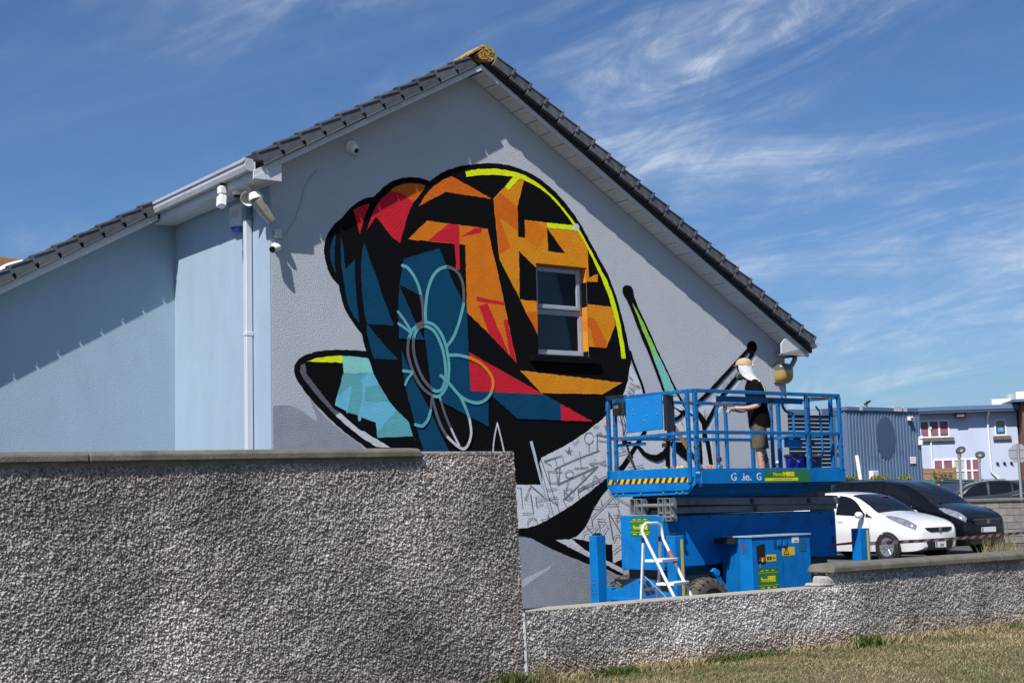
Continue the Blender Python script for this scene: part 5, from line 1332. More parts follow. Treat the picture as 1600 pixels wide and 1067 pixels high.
# control board and box on the left end
cb = MB().prism([(0.555, 2.995), (1.235, 2.985), (1.235, 2.535), (0.555, 2.55)], 'x', -0.075, -0.045)
cb_o = cb.build('control_board', mat('board_blue', (0.006, 0.20, 0.56), 0.45, var=.08, vscale=3, spots=[((0.30, 0.36, 0.42), 24, 0.70, 0.74)]), lift, bev=0.005)
MB().box(-0.044, 0.10, 0.50, 0.552, 2.53, 2.99).build('side_panel', m_dark, cb_o, bev=.005)
bt = MB()
for y, z in ((0.84, 2.90), (0.64, 2.90), (0.83, 2.74), (0.63, 2.75), (0.88, 2.68), (1.10, 2.83), (1.10, 2.78)): bt.lathe([(0.012, 0), (0.01, .008), (0, .009)], (-0.075, y, z), (-1, 0, 0), 8)
bt.build('bolts', m_steel, cb_o)
ct = MB().box(-0.12, 0.06, 1.235, 1.455, 2.775, 2.955)
co_ = ct.build('control_box', m_dark, lift, bev=.012)
MB().box(-0.124, -0.119, 1.33, 1.37, 2.87, 2.91).box(-0.124, -0.119, 1.38, 1.41, 2.87, 2.91).build('switches', m_steel, co_)
MB().box(-0.14, -0.119, 1.29, 1.32, 2.80, 2.85).build('knob', m_dark, co_)
rb = MB()
for k in range(8): rb.box(-0.06, 0.02, 1.30 + k * .045, 1.335 + k * .045, 3.02, 3.052)
rb.build('rubber_sleeve', m_dark, lift, bev=.006)
for k, (y0, y1) in enumerate(((1.40, 1.36), (1.34, 1.42), (1.30, 1.39))):
    MB().tube([(-0.03, y0, 2.79), (0.0, y0 - .02, 2.62), (0.01, (y0 + y1) / 2, 2.50), (0.02, y1, 2.42)], 0.006, 5).build('control_cable', m_dark, lift)
MB().tube([(0.02, 1.36, 2.44), (0.03, 1.30, 2.25), (0.05, 1.22, 2.05)], 0.016, 6).build('gas_strut', m_dark, lift)
# --- scissor stack
for y in (0.50, 0.60, 1.17, 1.27):
    MB().bar((0.02, y, 1.625), (3.26, y, 1.575), 0.055, 0.095).build('scissor_arm', m_arm, lift, bev=.004)
    MB().bar((0.04, y + .06, 1.51), (3.26, y + .06, 1.50), 0.055, 0.085).build('scissor_arm', m_arm, lift, bev=.004)
MB().box(0.1, 3.22, 0.70, 1.10, 1.447, 1.70).build('linkage_fill', m_dark, lift)  # dark block for the inner linkages, added to keep the arm gaps dark
pn = MB()
for x, z in ((1.45, 1.60), (2.6, 1.585), (1.5, 1.50)): pn.lathe([(0.035, 0), (0.035, .02), (0.0, .022)], (x, 0.472, z), (0, -1, 0), 12)
pn.build('pivot_pin', m_dark, lift)
for z, hh, ys in ((1.50, .17, (0.44, 0.57, 0.97, 1.10)), (1.395, .085, (0.44, 0.57))):
    for y in ys:
        k = MB().box(-0.10, 0.02, y, y + 0.012, z - 0.02, z + hh).box(-0.10, 0.02, y + 0.085, y + 0.097, z - 0.02, z + hh).box(-0.10, 0.02, y + .012, y + .085, z - .02, z - .008).box(-0.10, .02, y + .012, y + .085, z + hh - .012, z + hh)
        k.build('arm_end', m_steel, lift, bev=.003)
    MB().cyl((-0.06, 0.40, z + hh * .45), (-0.06, 1.10, z + hh * .45), 0.026, seg=12).build('cross_tube', m_steel, lift, smooth=40)
# --- chassis
ch = MB().prism([(-0.10, 1.445), (-0.10, 0.755), (1.0, 0.80), (1.0, 0.83), (3.28, 0.80), (3.28, 1.43)], 'y', 0.585, 1.375)
chassis = ch.build('chassis', m_bl, lift, bev=.006)
MB().box(-0.112, -0.10, 0.70, 1.375, 0.757, 1.455).build('end_cover', m_bl, chassis, bev=.004)
MB().box(-0.108, 0.62, 0.575, 0.584, 0.79, 1.43).build('side_cover', m_bl, chassis, bev=.004)
MB().box(-0.02, 3.1, 0.62, 1.34, 0.38, 0.79).box(0.0, 0.4, 0.35, 1.65, 0.42, 0.62).box(2.45, 2.85, 0.35, 1.65, 0.42, 0.62).build('axle_frame', m_dark, chassis)
sl = MB()
for x, z in ((3.20, 1.28), (3.21, 1.02), (1.75, 1.415), (2.95, 1.41), (0.75, 1.405)): sl.box(x - .018, x + .018, 0.58, 0.584, z - (.05 if x > 3.1 else .012), z + (.05 if x > 3.1 else .012))
sl.build('slot', m_dark, chassis)
hire_sign(chassis, (-0.113, 1.175, 1.185), 0.375, 0.245, (0, -1, 0), True)
# --- engine cabinet
cab = MB().prism([(0.79, -0.10), (1.913, -0.10), (1.913, 0.575), (0.94, 0.575), (0.79, 0.12)], 'z', 0.42, 1.135)
cabinet = cab.build('engine_cabinet', m_bl, lift, bev=.006)
MB().prism([(0.775, -0.115), (1.925, -0.115), (1.925, 0.572), (0.92, 0.572), (0.775, 0.12)], 'z', 1.138, 1.158).build('lid', mat('lid_edge', (0.30, 0.40, 0.50), 0.4, var=.2, vscale=8), cabinet, bev=.003)
MB().box(0.73, 0.80, 0.14, 0.50, 1.06, 1.13).build('vent_slot', m_dark, cabinet)
MB().box(1.365, 1.369, -0.1025, -0.0995, 0.43, 1.13).build('door_seam', m_dark, cabinet)
pw = MB().prism([(0.875, 1.03), (1.02, 1.055), (1.035, 1.04), (1.035, 0.81), (1.02, 0.795), (0.895, 0.80), (0.88, 0.815)], 'y', -0.103, -0.0995)
pw_o = pw.build('panel_window', mat('dark_recess', (0.006, 0.006, 0.007), 0.5), cabinet)
MB().box(0.93, 0.97, -0.106, -0.1035, 0.87, 0.88).box(0.905, 0.955, -0.106, -0.1035, 0.845, 0.853).build('gauge', m_steel, pw_o)
MB().box(0.965, 0.985, -0.108, -0.1035, 0.825, 0.875).build('yellow_tag', m_yel, pw_o); MB().box(0.987, 1.02, -0.108, -0.1035, 0.835, 0.885).build('red_switch', mat('red_switch', (0.40, 0.08, 0.05), 0.5), pw_o)
MB().box(0.915, 0.94, -0.112, -0.1035, 0.745, 0.80).build('padlock', m_steel, cabinet, bev=.004)
def sticker(x0, x1, z0, z1, m):
    return MB().box(x0, x1, -0.1030, -0.1012, z0, z1).build('sticker', m, cabinet)
s1 = sticker(1.045, 1.235, 0.825, 0.912, m_hazy)
MB().box(1.065, 1.10, -0.1045, -0.1032, .845, .89).box(1.115, 1.15, -0.1045, -0.1032, .845, .89).box(1.17, 1.215, -0.1045, -0.1032, .86, .875).build('print', m_hazk, s1)
s2 = sticker(1.360, 1.60, 0.885, 0.995, m_hazy)
tri = MB()
for a, b in (((1.385, .903), (1.485, .903)), ((1.485, .903), (1.435, .982)), ((1.435, .982), (1.385, .903))): tri.bar((a[0], -0.1038, a[1]), (b[0], -0.1038, b[1]), .0012, .011, (0, 0, 1)) if a[1] == b[1] else tri.bar((a[0], -0.1038, a[1]), (b[0], -0.1038, b[1]), .0012, .011, (0, 0, 1))
tri.box(1.431, 1.439, -0.1045, -0.1032, .915, .955).build('print', m_hazk, s2)
s3 = sticker(1.555, 1.69, 1.045, 1.125, m_paper)
MB().box(1.60, 1.67, -0.1045, -0.1032, 1.062, 1.078).build('print', m_steel, s3)
for k in (0, 1):
    x = 1.20 + k * 0.155
    MB().box(x, x + 0.115, -0.104, -0.0995, 0.985, 1.10).build('latch_recess', mat('recess_blue', (0.006, 0.05, 0.20), 0.6), cabinet)
    MB().box(x + .06 - k * .04, x + .12 - k * .04, -0.122, -0.1045, 1.015, 1.085).build('latch', m_bl, cabinet, bev=.004)
MB().box(1.69, 1.83, -0.1035, -0.0995, 0.93, 1.08).build('vent_plate', mat('vent_blue', (0.010, 0.10, 0.22), 0.6, var=.2, vscale=20), cabinet)
hire_sign(cabinet, (0.885, -0.1005, 0.462), 0.375, 0.285, dx, True)
hg = MB()
for z in (1.03, 0.98): hg.box(0.785, 0.789, 0.0, 0.02, z, z + .03)
hg.box(0.782, 0.79, 0.03, 0.05, 0.94, 1.08)
hg.build('hinge', m_rust, cabinet)
# --- wheels
def wheel(x, y, out):
    w = MB()
    r, t = 0.33, 0.26
    sgn = out
    prof = [(0.19, -t / 2), (0.26, -t / 2), (0.305, -t * .42), (r - .012, -t * .28), (r - .012, t * .28), (0.305, t * .42), (0.26, t / 2), (0.205, t / 2), (0.195, t * .42)]
    w.lathe(prof, (0, 0, 0), (0, sgn, 0), 30)
    for k in range(22):
        a = 2 * math.pi * k / 22
        for s in (-1, 1):
            a2 = a + (0.14 if s > 0 else 0)
            c, sn = math.cos(a2), math.sin(a2); c3, s3_ = math.cos(a2 + .16), math.sin(a2 + .16)
            w.bar((c * (r - .006), s * .004, sn * (r - .006)), (c3 * (r - .03), s * t * .47, s3_ * (r - .03)), .030, .036, (c, 0, sn))
    ob = w.build('wheel', m_tyre, chassis, smooth=35)
    ob.location = (x, y, 0.33)
    MB().lathe([(0.0, .04), (0.06, .05), (0.065, .02), (0.15, .015), (0.185, .09), (0.198, .115), (0.20, .10), (0.20, -.1), (0, -.1)], (0, 0, 0), (0, sgn, 0), 24).build('rim', mat('wheel_rim_brown', (0.13, 0.115, 0.10), 0.7, var=.2), ob, smooth=40)
    return ob
for x, y, s in ((0.20, 0.16, -1), (2.55, 0.16, -1), (0.22, 1.62, 1), (2.55, 1.62, 1)): wheel(x, y, s)
# --- outriggers
def outrigger(x, y, stripe, cap=True):
    b = MB().box(x, x + (.16 if cap else .21), y, y + .16, 0.28, 1.20 if cap else 1.175)
    o = b.build('outrigger', m_bl, lift, bev=.006)
    if cap: MB().box(x + .03, x + .13, y + .03, y + .13, 1.202, 1.222).cyl((x + .08, y + .08, 1.20), (x + .08, y + .08, 1.235), .04, seg=12).build('ram_cap', m_dark, o, bev=.004)
    MB().cyl((x + .08, y + .08, 0.20), (x + .08, y + .08, 0.279), .045, seg=12).lathe([(0.02, .20), (.13, .185), (.13, .15), (0.0, .15)], (x + .08, y + .08, 0), (0, 0, 1), 18).build('foot_pad', m_steel, o, smooth=30)
    bo = MB()
    for z in (1.12, .62, .57, .45): bo.lathe([(.012, 0), (.01, .01), (0, .011)], (x, y + .08 + (z - .6) * .06, z), (-1, 0, 0), 8)
    bo.build('bolts', m_rust, o)
    if stripe:
        MB().box(x + (.095 if cap else .14), x + (.135 if cap else .18), y - .003, y - .0005, 0.42, 1.15).build('yellow_strip', m_hazy, o)
    return o
o1 = outrigger(-0.27, 1.68, False); o2 = outrigger(-0.25, 0.22, True); o3 = outrigger(3.35, 0.22, True, False); o4 = outrigger(3.38, 1.66, False)
MB().prism([(-0.15, 0.30), (-0.15, 0.52), (0.0, 0.52), (0.30, 0.46), (0.42, .40), (0.42, 0.30)], 'y', 1.56, 1.66).build('outrigger_arm', m_bl, o1, bev=.006)
ax = MB().prism([(1.52, 0.34), (1.52, 0.48), (1.38, 0.50), (0.95, 0.66), (0.75, 0.62), (0.55, .40), (0.55, 0.34)], 'x', -0.20, -0.10)
ax.box(-0.22, -0.20, 0.60, 1.50, 0.355, 0.40)
ax.build('outrigger_arm', m_bl, o1, bev=.006)
MB().bar((-0.21, 0.92, 0.62), (-0.21, 0.72, 0.40), .03, .04).bar((-0.21, 0.80, 0.62), (-0.21, 0.62, 0.40), .03, .04).build('hydraulic_hose', m_dark, o1)
MB().prism([(0.40, 0.34), (0.40, 0.47), (0.52, 0.50), (0.80, 0.42), (0.85, 0.34)], 'x', -0.24, -0.16).build('outrigger_arm', m_bl, o2, bev=.006)
MB().prism([(3.28, 0.5), (3.38, 0.45), (3.38, 0.62), (3.28, 0.70)], 'y', 0.26, 0.34).box(3.28, 3.40, 1.66, 1.8, .5, .66).box(3.0, 3.32, .30, 1.7, .5, .62).build('outrigger_arm', m_bl, o3)
MB().lathe([(0.0, -.02), (.04, -.02), (.045, 0), (.04, .02), (0, .02)], (0.55, 0.30, 0.70), (0, 1, 0), 14).bar((0.50, 0.32, 0.74), (0.66, 0.32, 0.52), .06, .07).build('steering_knuckle', m_bl, chassis, smooth=30)

# --- loose things on the platform
def LT(name, label, cat, x, y, z, rz=0.0, group=None):
    return thing(name, label, cat, LW(x, y, z), YAW_L + rz, group)
DECK = 1.845
def bucket(label, x, y, c, nm):
    t = LT('bucket', label, 'bucket', x, y, DECK, 0.4, 'paint buckets on the lift platform')
    MB().lathe([(0.0, 0.0), (0.115, 0.0), (0.145, 0.36), (0.15, 0.36), (0.15, .375), (0.138, .375), (0.135, .35), (0.0, .34)], seg=22).build('pail', c, t, smooth=40)
    MB().lathe([(0.152, .335), (0.158, .34), (0.158, .365), (0.152, .37)], seg=22).build('rim_band', nm, t, smooth=40)
    MB().tube([(0.152 * math.cos(a), -0.12 * math.sin(a), 0.34 - 0.10 * math.sin(a)) for a in [i * math.pi / 10 for i in range(11)]], 0.004, 5).build('handle', m_white, t)
    return t
bucket('deep blue paint bucket with dark rim on platform, left of the pair', 2.30, 0.42, mat('bucket_blue', (0.006, 0.02, 0.30), 0.3), mat('bucket_rim_dark', (0.02, 0.022, 0.03), 0.4))
bucket('navy paint bucket with grey lid band at platform right end', 2.50, 0.30, mat('bucket_navy', (0.005, 0.015, 0.12), 0.35), mat('bucket_rim_grey', (0.40, 0.42, 0.44), 0.5))
t = LT('water_bottle', 'clear plastic water bottle standing by the painter', 'bottle', 2.02, 0.50, DECK)
MB().lathe([(0.0, 0), (0.042, 0.0), (0.045, .02), (0.045, .19), (0.018, .255), (0.016, .275), (0, .275)], seg=16).build('body', glass_mat('clear_plastic', (0.72, 0.78, 0.84), 0.05), t, smooth=40)
MB().lathe([(0.019, .262), (0.019, .29), (0, .29)], seg=12).build('cap', m_white, t)
MB().lathe([(0.0465, .06), (0.0465, .14)], seg=16).build('label', mat('bottle_label', (0.45, 0.55, 0.65), 0.5), t)
t = LT('paint_roller', 'paint roller with dark sleeve leaning up beside the blue bucket', 'paint roller', 2.06, 0.78, DECK)
MB().cyl((0, 0, 0.02), (-0.01, 0.0, 0.30), 0.014, seg=10).build('handle', m_white, t)
MB().prism([(-0.07, .30), (.06, .27), (.09, .33), (0.02, .42), (-.06, .46)], 'y', -.025, .025).build('sleeve', mat('roller_grey', (0.13, 0.13, 0.135), 0.9), t, bev=.012)
cans = (('orange', 0.32, 0.12, (0.75, 0.16, 0.01)), ('yellow', 0.22, 0.52, (0.80, 0.52, 0.01)), ('amber', 0.21, 0.58, (0.72, 0.36, 0.01)), ('white', 0.60, 0.20, (0.6, 0.6, 0.62)), ('green', 0.2, 0.80, (0.10, 0.45, 0.05)), ('red', 0.24, 0.70, (0.55, 0.03, 0.02)))
m_can = mat('spray_can_metal', (0.45, 0.46, 0.48), 0.3, metal=0.8)
for nm, x, y, c in cans:
    t = LT('spray_can', 'spray can with %s cap standing on the platform floor' % nm, 'spray can', x, y, DECK, 0, 'spray cans on the lift platform')
    MB().lathe([(0, 0), (.033, 0), (.033, .165), (.024, .18), (0, .18)], seg=14).build('can', m_can, t, smooth=40)
    MB().lathe([(.029, .178), (.029, .222), (.022, .232), (0, .232)], seg=14).build('cap', mat('cap_' + nm, c, 0.4), t, smooth=40)
t = LT('plank', 'brown timber pole leaning diagonally inside the platform corner', 'timber', 0, 0, 0)
MB().bar((0.12, 0.62, 2.68), (0.28, 0.10, 1.87), 0.045, 0.045).build('pole', mat('brown_timber', (0.17, 0.085, 0.035), 0.8, var=.3, vscale=9, spots=[((0.55, 0.25, .02), 6, .66, .7)]), t, bev=.004)
t = LT('dust_sheet', 'crumpled paint splashed sheet lying on the platform floor', 'sheet', 1.15, 0.45, DECK)
rows = []
for i in range(9):
    rows.append([(i * .12 - .5, j * .07 - .25, 0.03 + 0.17 * abs(math.sin(i * 1.9 + j * 2.3)) * (1 - abs(i - 4) / 5.0)) for j in range(8)])
MB().grid(rows).build('cloth', mat('dust_cloth', (0.28, 0.29, 0.31), 0.95, var=.3, vscale=9), t, smooth=60)

# ------------------------------------------------------------------ step ladder behind the low wall
t = thing('step_ladder', 'white metal step ladder with looped handrail standing behind low wall', 'step ladder', (1.55, 16.75, 0), 0)
m_lad = mat('ladder_white', (0.72, 0.73, 0.74), 0.35, var=.08, vscale=9, spots=[((0.30, 0.29, 0.28), 14, .66, .72)])
e = Vector((0.50, 0.866, 0)) * 1.0
f = Vector((0.866, -0.50, 0))
TP, HT_ = 1.20, 1.385
def LD(fo, w, z): return f * fo + e * (w * 0.46) + Vector((0, 0, z))
# climbing frame: two legs joined by a loop
for_top, for_bot = 0.03, 0.63
def leg(w, z0, z1):
    k = lambda z: for_bot + (for_top - for_bot) * z / TP
    return LD(k(z0), w, z0), LD(k(z1), w, z1)
a0, a1 = leg(-.5, 0, TP); b0, b1 = leg(.5, 0, TP)
path = [a0, a1, LD(-0.02, -.5, 1.30), LD(-0.01, -.46, 1.36), LD(0.0, -.36, HT_), LD(0.0, .30, HT_), LD(0.01, .46, 1.36), LD(0.015, .5, 1.31), b1, b0]
MB().tube(path, 0.0185, 10).build('handrail', m_lad, t, smooth=40)
for w in (-.5, .5):
    p0, p1 = LD(-0.10, w, 0), LD(-0.005, w, TP)
    MB().bar(p0, p1, 0.022, 0.045, e).build('leg', m_lad, t, bev=.004)
MB().bar(LD(-.05, -.5, .64), LD(-.05, .5, .64), .02, .03).build('brace', m_lad, t, bev=.003)
for z, d0, d1 in ((0.69, -0.10, .16), (0.95, -0.16, .12)):
    k = for_bot + (for_top - for_bot) * z / TP
    p = MB()
    c0, c1, c2, c3 = LD(k + .06, -.48, z), LD(k + .06, .48, z), LD(k - .16, .48, z), LD(k - .16, -.48, z)
    p.add([c0, c1, c2, c3] + [q + Vector((0, 0, .032)) for q in (c0, c1, c2, c3)], [(0, 3, 2, 1), (4, 5, 6, 7), (0, 1, 5, 4), (1, 2, 6, 5), (2, 3, 7, 6), (3, 0, 4, 7)])
    p.build('step', m_lad, t, bev=.004)
kb = MB()
for w in (-.5, .5): kb.bar(LD(.0, w, 1.17), LD(.0, w, 1.23), .045, .055)
kb.build('hinge', m_dark, t, bev=.006)
for w in (-.42, .42):
    MB().tube([LD(-.03, w, .80), LD(.30, w, .50)], .005, 5).build('stay', m_steel, t)
kk = leg(.5, .92, 1.06)
MB().tube([kk[0] + Vector((0, 0, 0)), kk[1]], 0.0215, 10).build('orange_label', mat('orange_label', (0.42, 0.10, 0.03), 0.6), t)
# ================================================================== cars
m_tint = mat('car_glass', (0.006, 0.008, 0.010), 0.03, spec=0.38)
m_trim = mat('car_trim_black', (0.012, 0.012, 0.013), 0.45)
m_ctyre = mat('car_tyre', (0.018, 0.018, 0.018), 0.85)
m_alloy = mat('alloy_rim', (0.42, 0.43, 0.45), 0.3, metal=0.7)
m_head = mat('headlight_glass', (0.36, 0.38, 0.41), 0.08, metal=0.5, var=.5, vscale=14, coat=1.0)
m_amber = mat('indicator_amber', (0.6, 0.2, 0.03), 0.3); m_redl = mat('tail_red', (0.35, 0.01, 0.012), 0.2, coat=.6)
m_plate = mat('plate_white', (0.72, 0.73, 0.74), 0.5); m_pblue = mat('plate_blue', (0.02, 0.07, 0.40), 0.5)
m_chrome = mat('chrome', (0.62, 0.63, 0.65), 0.12, metal=1.0)

def interp(xs, ys, x):
    """smooth monotone-ish interpolation"""
    if x <= xs[0]: return ys[0]
    if x >= xs[-1]: return ys[-1]
    for i in range(len(xs) - 1):
        if xs[i] <= x <= xs[i + 1]:
            h = xs[i + 1] - xs[i]; t = (x - xs[i]) / h
            def sl(j):
                if j <= 0: return (ys[1] - ys[0]) / (xs[1] - xs[0])
                if j >= len(xs) - 1: return (ys[-1] - ys[-2]) / (xs[-1] - xs[-2])
                a = (ys[j] - ys[j - 1]) / (xs[j] - xs[j - 1]); b = (ys[j + 1] - ys[j]) / (xs[j + 1] - xs[j])
                return 0 if a * b <= 0 else 2 * a * b / (a + b)
            m0, m1 = sl(i) * h, sl(i + 1) * h
            return (2 * t ** 3 - 3 * t * t + 1) * ys[i] + (t ** 3 - 2 * t * t + t) * m0 + (-2 * t ** 3 + 3 * t * t) * ys[i + 1] + (t ** 3 - t * t) * m1
class Body:
    """car skin: x from nose to tail, v round the section (0 sill, 1 waist, 2 belt, 3 roof or bonnet edge, 4 centre line)"""
    def __init__(s, x, zt, zb, wb, wr, zs):
        s.x, s.zt, s.zb, s.wb, s.wr, s.zs = x, zt, zb, wb, wr, zs
    def P(s, x, v, side=1, off=0.0):
        def raw(x, v):
            zt, zb, wb, wr, zs = (interp(s.x, q, x) for q in (s.zt, s.zb, s.wb, s.wr, s.zs))
            cr_ = min(0.045, (zt - zb) * .25)
            ring = [(wb * .93, zs), (wb * 1.0, zs * .45 + zb * .55), (wb * .965, zb), (wr, zt - cr_), (0.0, zt)]
            i = min(int(v), 3); t = v - i
            pts = [ring[max(i - 1, 0)], ring[i], ring[i + 1], ring[min(i + 2, 4)]]
            if i == 3: pts[3] = (-wr, zt - cr_)
            out_ = []
            for k in range(2):
                a, b, c, d = (p[k] for p in pts)
                tn = 0.55
                m0, m1 = (c - a) * .5 * tn, (d - b) * .5 * tn
                out_.append((2 * t ** 3 - 3 * t * t + 1) * b + (t ** 3 - 2 * t * t + t) * m0 + (-2 * t ** 3 + 3 * t * t) * c + (t ** 3 - t * t) * m1)
            return Vector((-x, out_[0], out_[1]))
        p = raw(x, v)
        if off:
            ex = 0.01
            du = raw(min(x + ex, s.x[-1]), v) - raw(max(x - ex, s.x[0]), v)
            dv = raw(x, min(v + .02, 4.0)) - raw(x, max(v - .02, 0.0))
            n = du.cross(dv)
            if n.length > 1e-9:
                n.normalize()
                if n.y < -1e-6 or (abs(n.y) < 1e-3 and n.z < 0) or n.z < -.6: n = -n
                p = p + n * off
        return Vector((p.x, p.y * side, p.z))
    def skin(s, nx=44, sub=5):
        b = MB()
        L_ = s.x[-1]
        xs = sorted(set([0, .02, .05, .09] + [L_ * i / nx for i in range(nx + 1)] + [L_ - .02, L_ - .06]))
        rows = []
        for x in xs:
            row = []
            vs = [i / sub for i in range(4 * sub + 1)]
            row += [s.P(x, v, -1) for v in vs] + [s.P(x, v, 1) for v in reversed(vs[:-1])]
            rows.append(row)
        b.grid(rows)
        n = len(rows[0])
        b.f.append(tuple(range(n))); b.m.append(0)
        b.f.append(tuple(range(len(b.v) - n, len(b.v)))); b.m.append(0)
        k = len(rows)
        for i in range(k - 1):      # floor
            b.f.append((i * n, (i + 1) * n, (i + 1) * n + n - 1, i * n + n - 1)); b.m.append(0)
        return b
    def patch(s, x0, x1, vt, vb, side, off=0.006, n=14, m=5):
        rows = []
        for i in range(n + 1):
            x = x0 + (x1 - x0) * i / n; t = i / n
            a, b_ = vt(t), vb(t)
            rows.append([s.P(x, b_ + (a - b_) * j / m, side, off) for j in range(m + 1)])
        return MB().grid(rows)
    def cross(s, x0, x1, v0, off=0.006, n=10, m=8):
        rows = []
        for i in range(n + 1):
            x = x0 + (x1 - x0) * i / n
            rows.append([s.P(x, v0 + (4 - v0) * j / m, -1, off) for j in range(m + 1)] + [s.P(x, 4 - (4 - v0) * j / m, 1, off) for j in range(1, m + 1)])
        return MB().grid(rows)
def lerp(*ys):
    return lambda t: interp([i / (len(ys) - 1) for i in range(len(ys))], ys, t)

HATCH = Body([0, .06, .22, .50, .90, 1.10, 1.45, 1.80, 2.15, 2.7, 3.2, 3.6, 3.80, 3.90],
             [.62, .74, .84, .925, 1.01, 1.05, 1.24, 1.40, 1.475, 1.51, 1.48, 1.40, 1.22, .92],
             [.56, .66, .74, .82, .89, .905, .925, .94, .955, .985, 1.02, 1.05, 1.00, .82],
             [.54, .66, .76, .815, .842, .846, .848, .848, .848, .848, .84, .80, .74, .66],
             [.48, .56, .63, .67, .70, .70, .655, .61, .59, .58, .57, .56, .54, .50],
             [.30, .24, .21, .20, .20, .20, .20, .20, .20, .20, .20, .22, .28, .34])
MPV = Body([0, .06, .20, .45, .75, .95, 1.35, 1.75, 2.15, 2.8, 3.5, 4.0, 4.2, 4.32],
           [.66, .82, .93, 1.03, 1.11, 1.16, 1.40, 1.58, 1.68, 1.735, 1.735, 1.70, 1.50, 1.0],
           [.58, .72, .81, .89, .95, .97, .99, 1.0, 1.01, 1.03, 1.05, 1.06, 1.02, .86],
           [.58, .70, .79, .835, .850, .852, .855, .855, .855, .855, .85, .83, .78, .70],
           [.52, .60, .66, .70, .72, .72, .69, .66, .645, .64, .63, .62, .60, .55],
           [.30, .24, .21, .20, .20, .20, .20, .20, .20, .20, .20, .22, .28, .34])
SUV = Body([0, .06, .22, .5, .9, 1.15, 1.55, 1.95, 2.4, 3.0, 3.6, 4.1, 4.3, 4.4],
           [.75, .90, 1.0, 1.07, 1.13, 1.16, 1.36, 1.53, 1.60, 1.62, 1.58, 1.45, 1.25, .95],
           [.68, .80, .88, .95, 1.0, 1.01, 1.03, 1.05, 1.06, 1.09, 1.13, 1.15, 1.08, .9],
           [.58, .72, .82, .88, .90, .905, .905, .905, .905, .90, .89, .86, .80, .7],
           [.52, .62, .70, .74, .76, .75, .70, .66, .64, .63, .62, .60, .58, .52],
           [.32, .28, .26, .25, .25, .25, .25, .25, .25, .25, .25, .27, .32, .4])

def car_wheel(parent, x, side, yw, r, spokes, m_rim):
    """side -1 right, 1 left; built as tyre with a rim of spokes"""
    o = MB().lathe([(r * .66, -.09), (r * .9, -.10), (r, -.075), (r, .075), (r * .9, .10), (r * .66, .09), (r * .62, .06)], (0, 0, 0), (0, side, 0), 30).build('wheel', m_ctyre, parent, smooth=40)
    o.location = (-x, side * (yw - .085), r)
    b = MB().lathe([(r * .56, .085), (r * .66, .098), (r * .675, .09), (r * .66, .0), (r * .58, .0), (r * .55, .03)], (0, 0, 0), (0, side, 0), 30)
    for k in range(spokes):
        a = 2 * math.pi * k / spokes + .2
        b.bar((math.cos(a) * r * .08, side * .085, math.sin(a) * r * .08), (math.cos(a) * r * .62, side * .078, math.sin(a) * r * .62), .016, .03, (0, 1, 0))
    b.lathe([(0, .095), (r * .14, .09), (r * .14, .05)], (0, 0, 0), (0, side, 0), 12)
    b.build('rim', m_rim, o, smooth=40)
    MB().lathe([(r * .60, .032), (r * .60, .040), (0, .040)], (0, 0, 0), (0, side, 0), 24).build('dark_backing', m_trim, o)  # black backing disc, added as the shade behind the spokes
    return o
def arch(parent, x, side, yw, r):
    MB().lathe([(r, -.03), (r, .004), (0, .004)], (-x, side * (yw - .004), r * .80), (0, side, 0), 28).build('wheel_arch', m_trim, parent)
def car(label, B, m_body, pos, heading, wheels, wr, group=None, windows=None, a_x=(1.12, 1.95), rear=True, name='parked_car', scale=1.1):
    t = thing(name, label, 'car', pos, heading, group or 'parked cars')
    t.scale = (scale, scale, scale * 1.04)
    body = B.skin().build('body', m_body, t, smooth=38)
    L_ = B.x[-1]
    B.cross(a_x[0], a_x[1], 3.10, .007).build('windscreen', m_tint, t, smooth=60)
    for side in (1, -1):
        for (x0, x1, vt, vb) in windows:
            B.patch(x0, x1, vt, vb, side).build('side_window', m_tint, t, smooth=60)
        for x in wheels:
            yw = interp(B.x, B.wb, x) + .005
            arch(t, x, side, yw, wr * 1.16)
            car_wheel(t, x, side, yw + .018, wr, 10, m_alloy)
    if rear:
        B.cross(L_ - .33, L_ - .12, 3.15, .007).build('rear_window', m_tint, t, smooth=60)
        for side in (1, -1):
            B.patch(L_ - .24, L_ - .06, lerp(2.25, 2.3), lerp(1.6, 1.5), side, .008).build('tail_light', m_redl, t, smooth=60)
    return t, body
def line(parent, B, pts, side, m=None, w=.008, name='door_seam'):
    """thin seam running over the skin through (x, v) points"""
    P_ = [B.P(x, v, side, .002) for x, v in pts]
    b = MB()
    b.tube(P_, w / 2, 4)
    b.build(name, m or m_trim, parent)
def mirror(parent, x, y, z, side, m):
    MB().lathe([(0.0, -.10), (.055, -.085), (.075, -.03), (.075, .03), (.06, .075), (.0, .09)], (-x, side * (y + .13), z), (0, side, 0.05), 16).build('mirror', m, parent, smooth=60)
    MB().bar((-x, side * y, z - .05), (-x, side * (y + .06), z - .02), .05, .05).build('mirror_arm', m_trim, parent)
def plate(parent, pos, w, h, fwd_lines, m=m_plate):
    """registration plate on the nose, facing +x local"""
    x, y, z = pos
    p = MB().box(x, x + .012, y - w / 2, y + w / 2, z - h / 2, z + h / 2).build('number_plate', m, parent, bev=.004)
    MB().box(x + .0125, x + .0135, y - w / 2 + .004, y - w / 2 + .046, z - h / 2 + .006, z + h / 2 - .006).build('plate_band', m_pblue, p)
    n = len(fwd_lines)
    for i, s in enumerate(fwd_lines):
        zz = z + h * (.5 - (i + .82) / n)
        text('lettering', s, h / n * .92, m_trim, p, (x + .0130, y + .025, zz), (0, 1, 0), (0, 0, 1), 'CENTER', bold=.002, sx=.85)
    return p
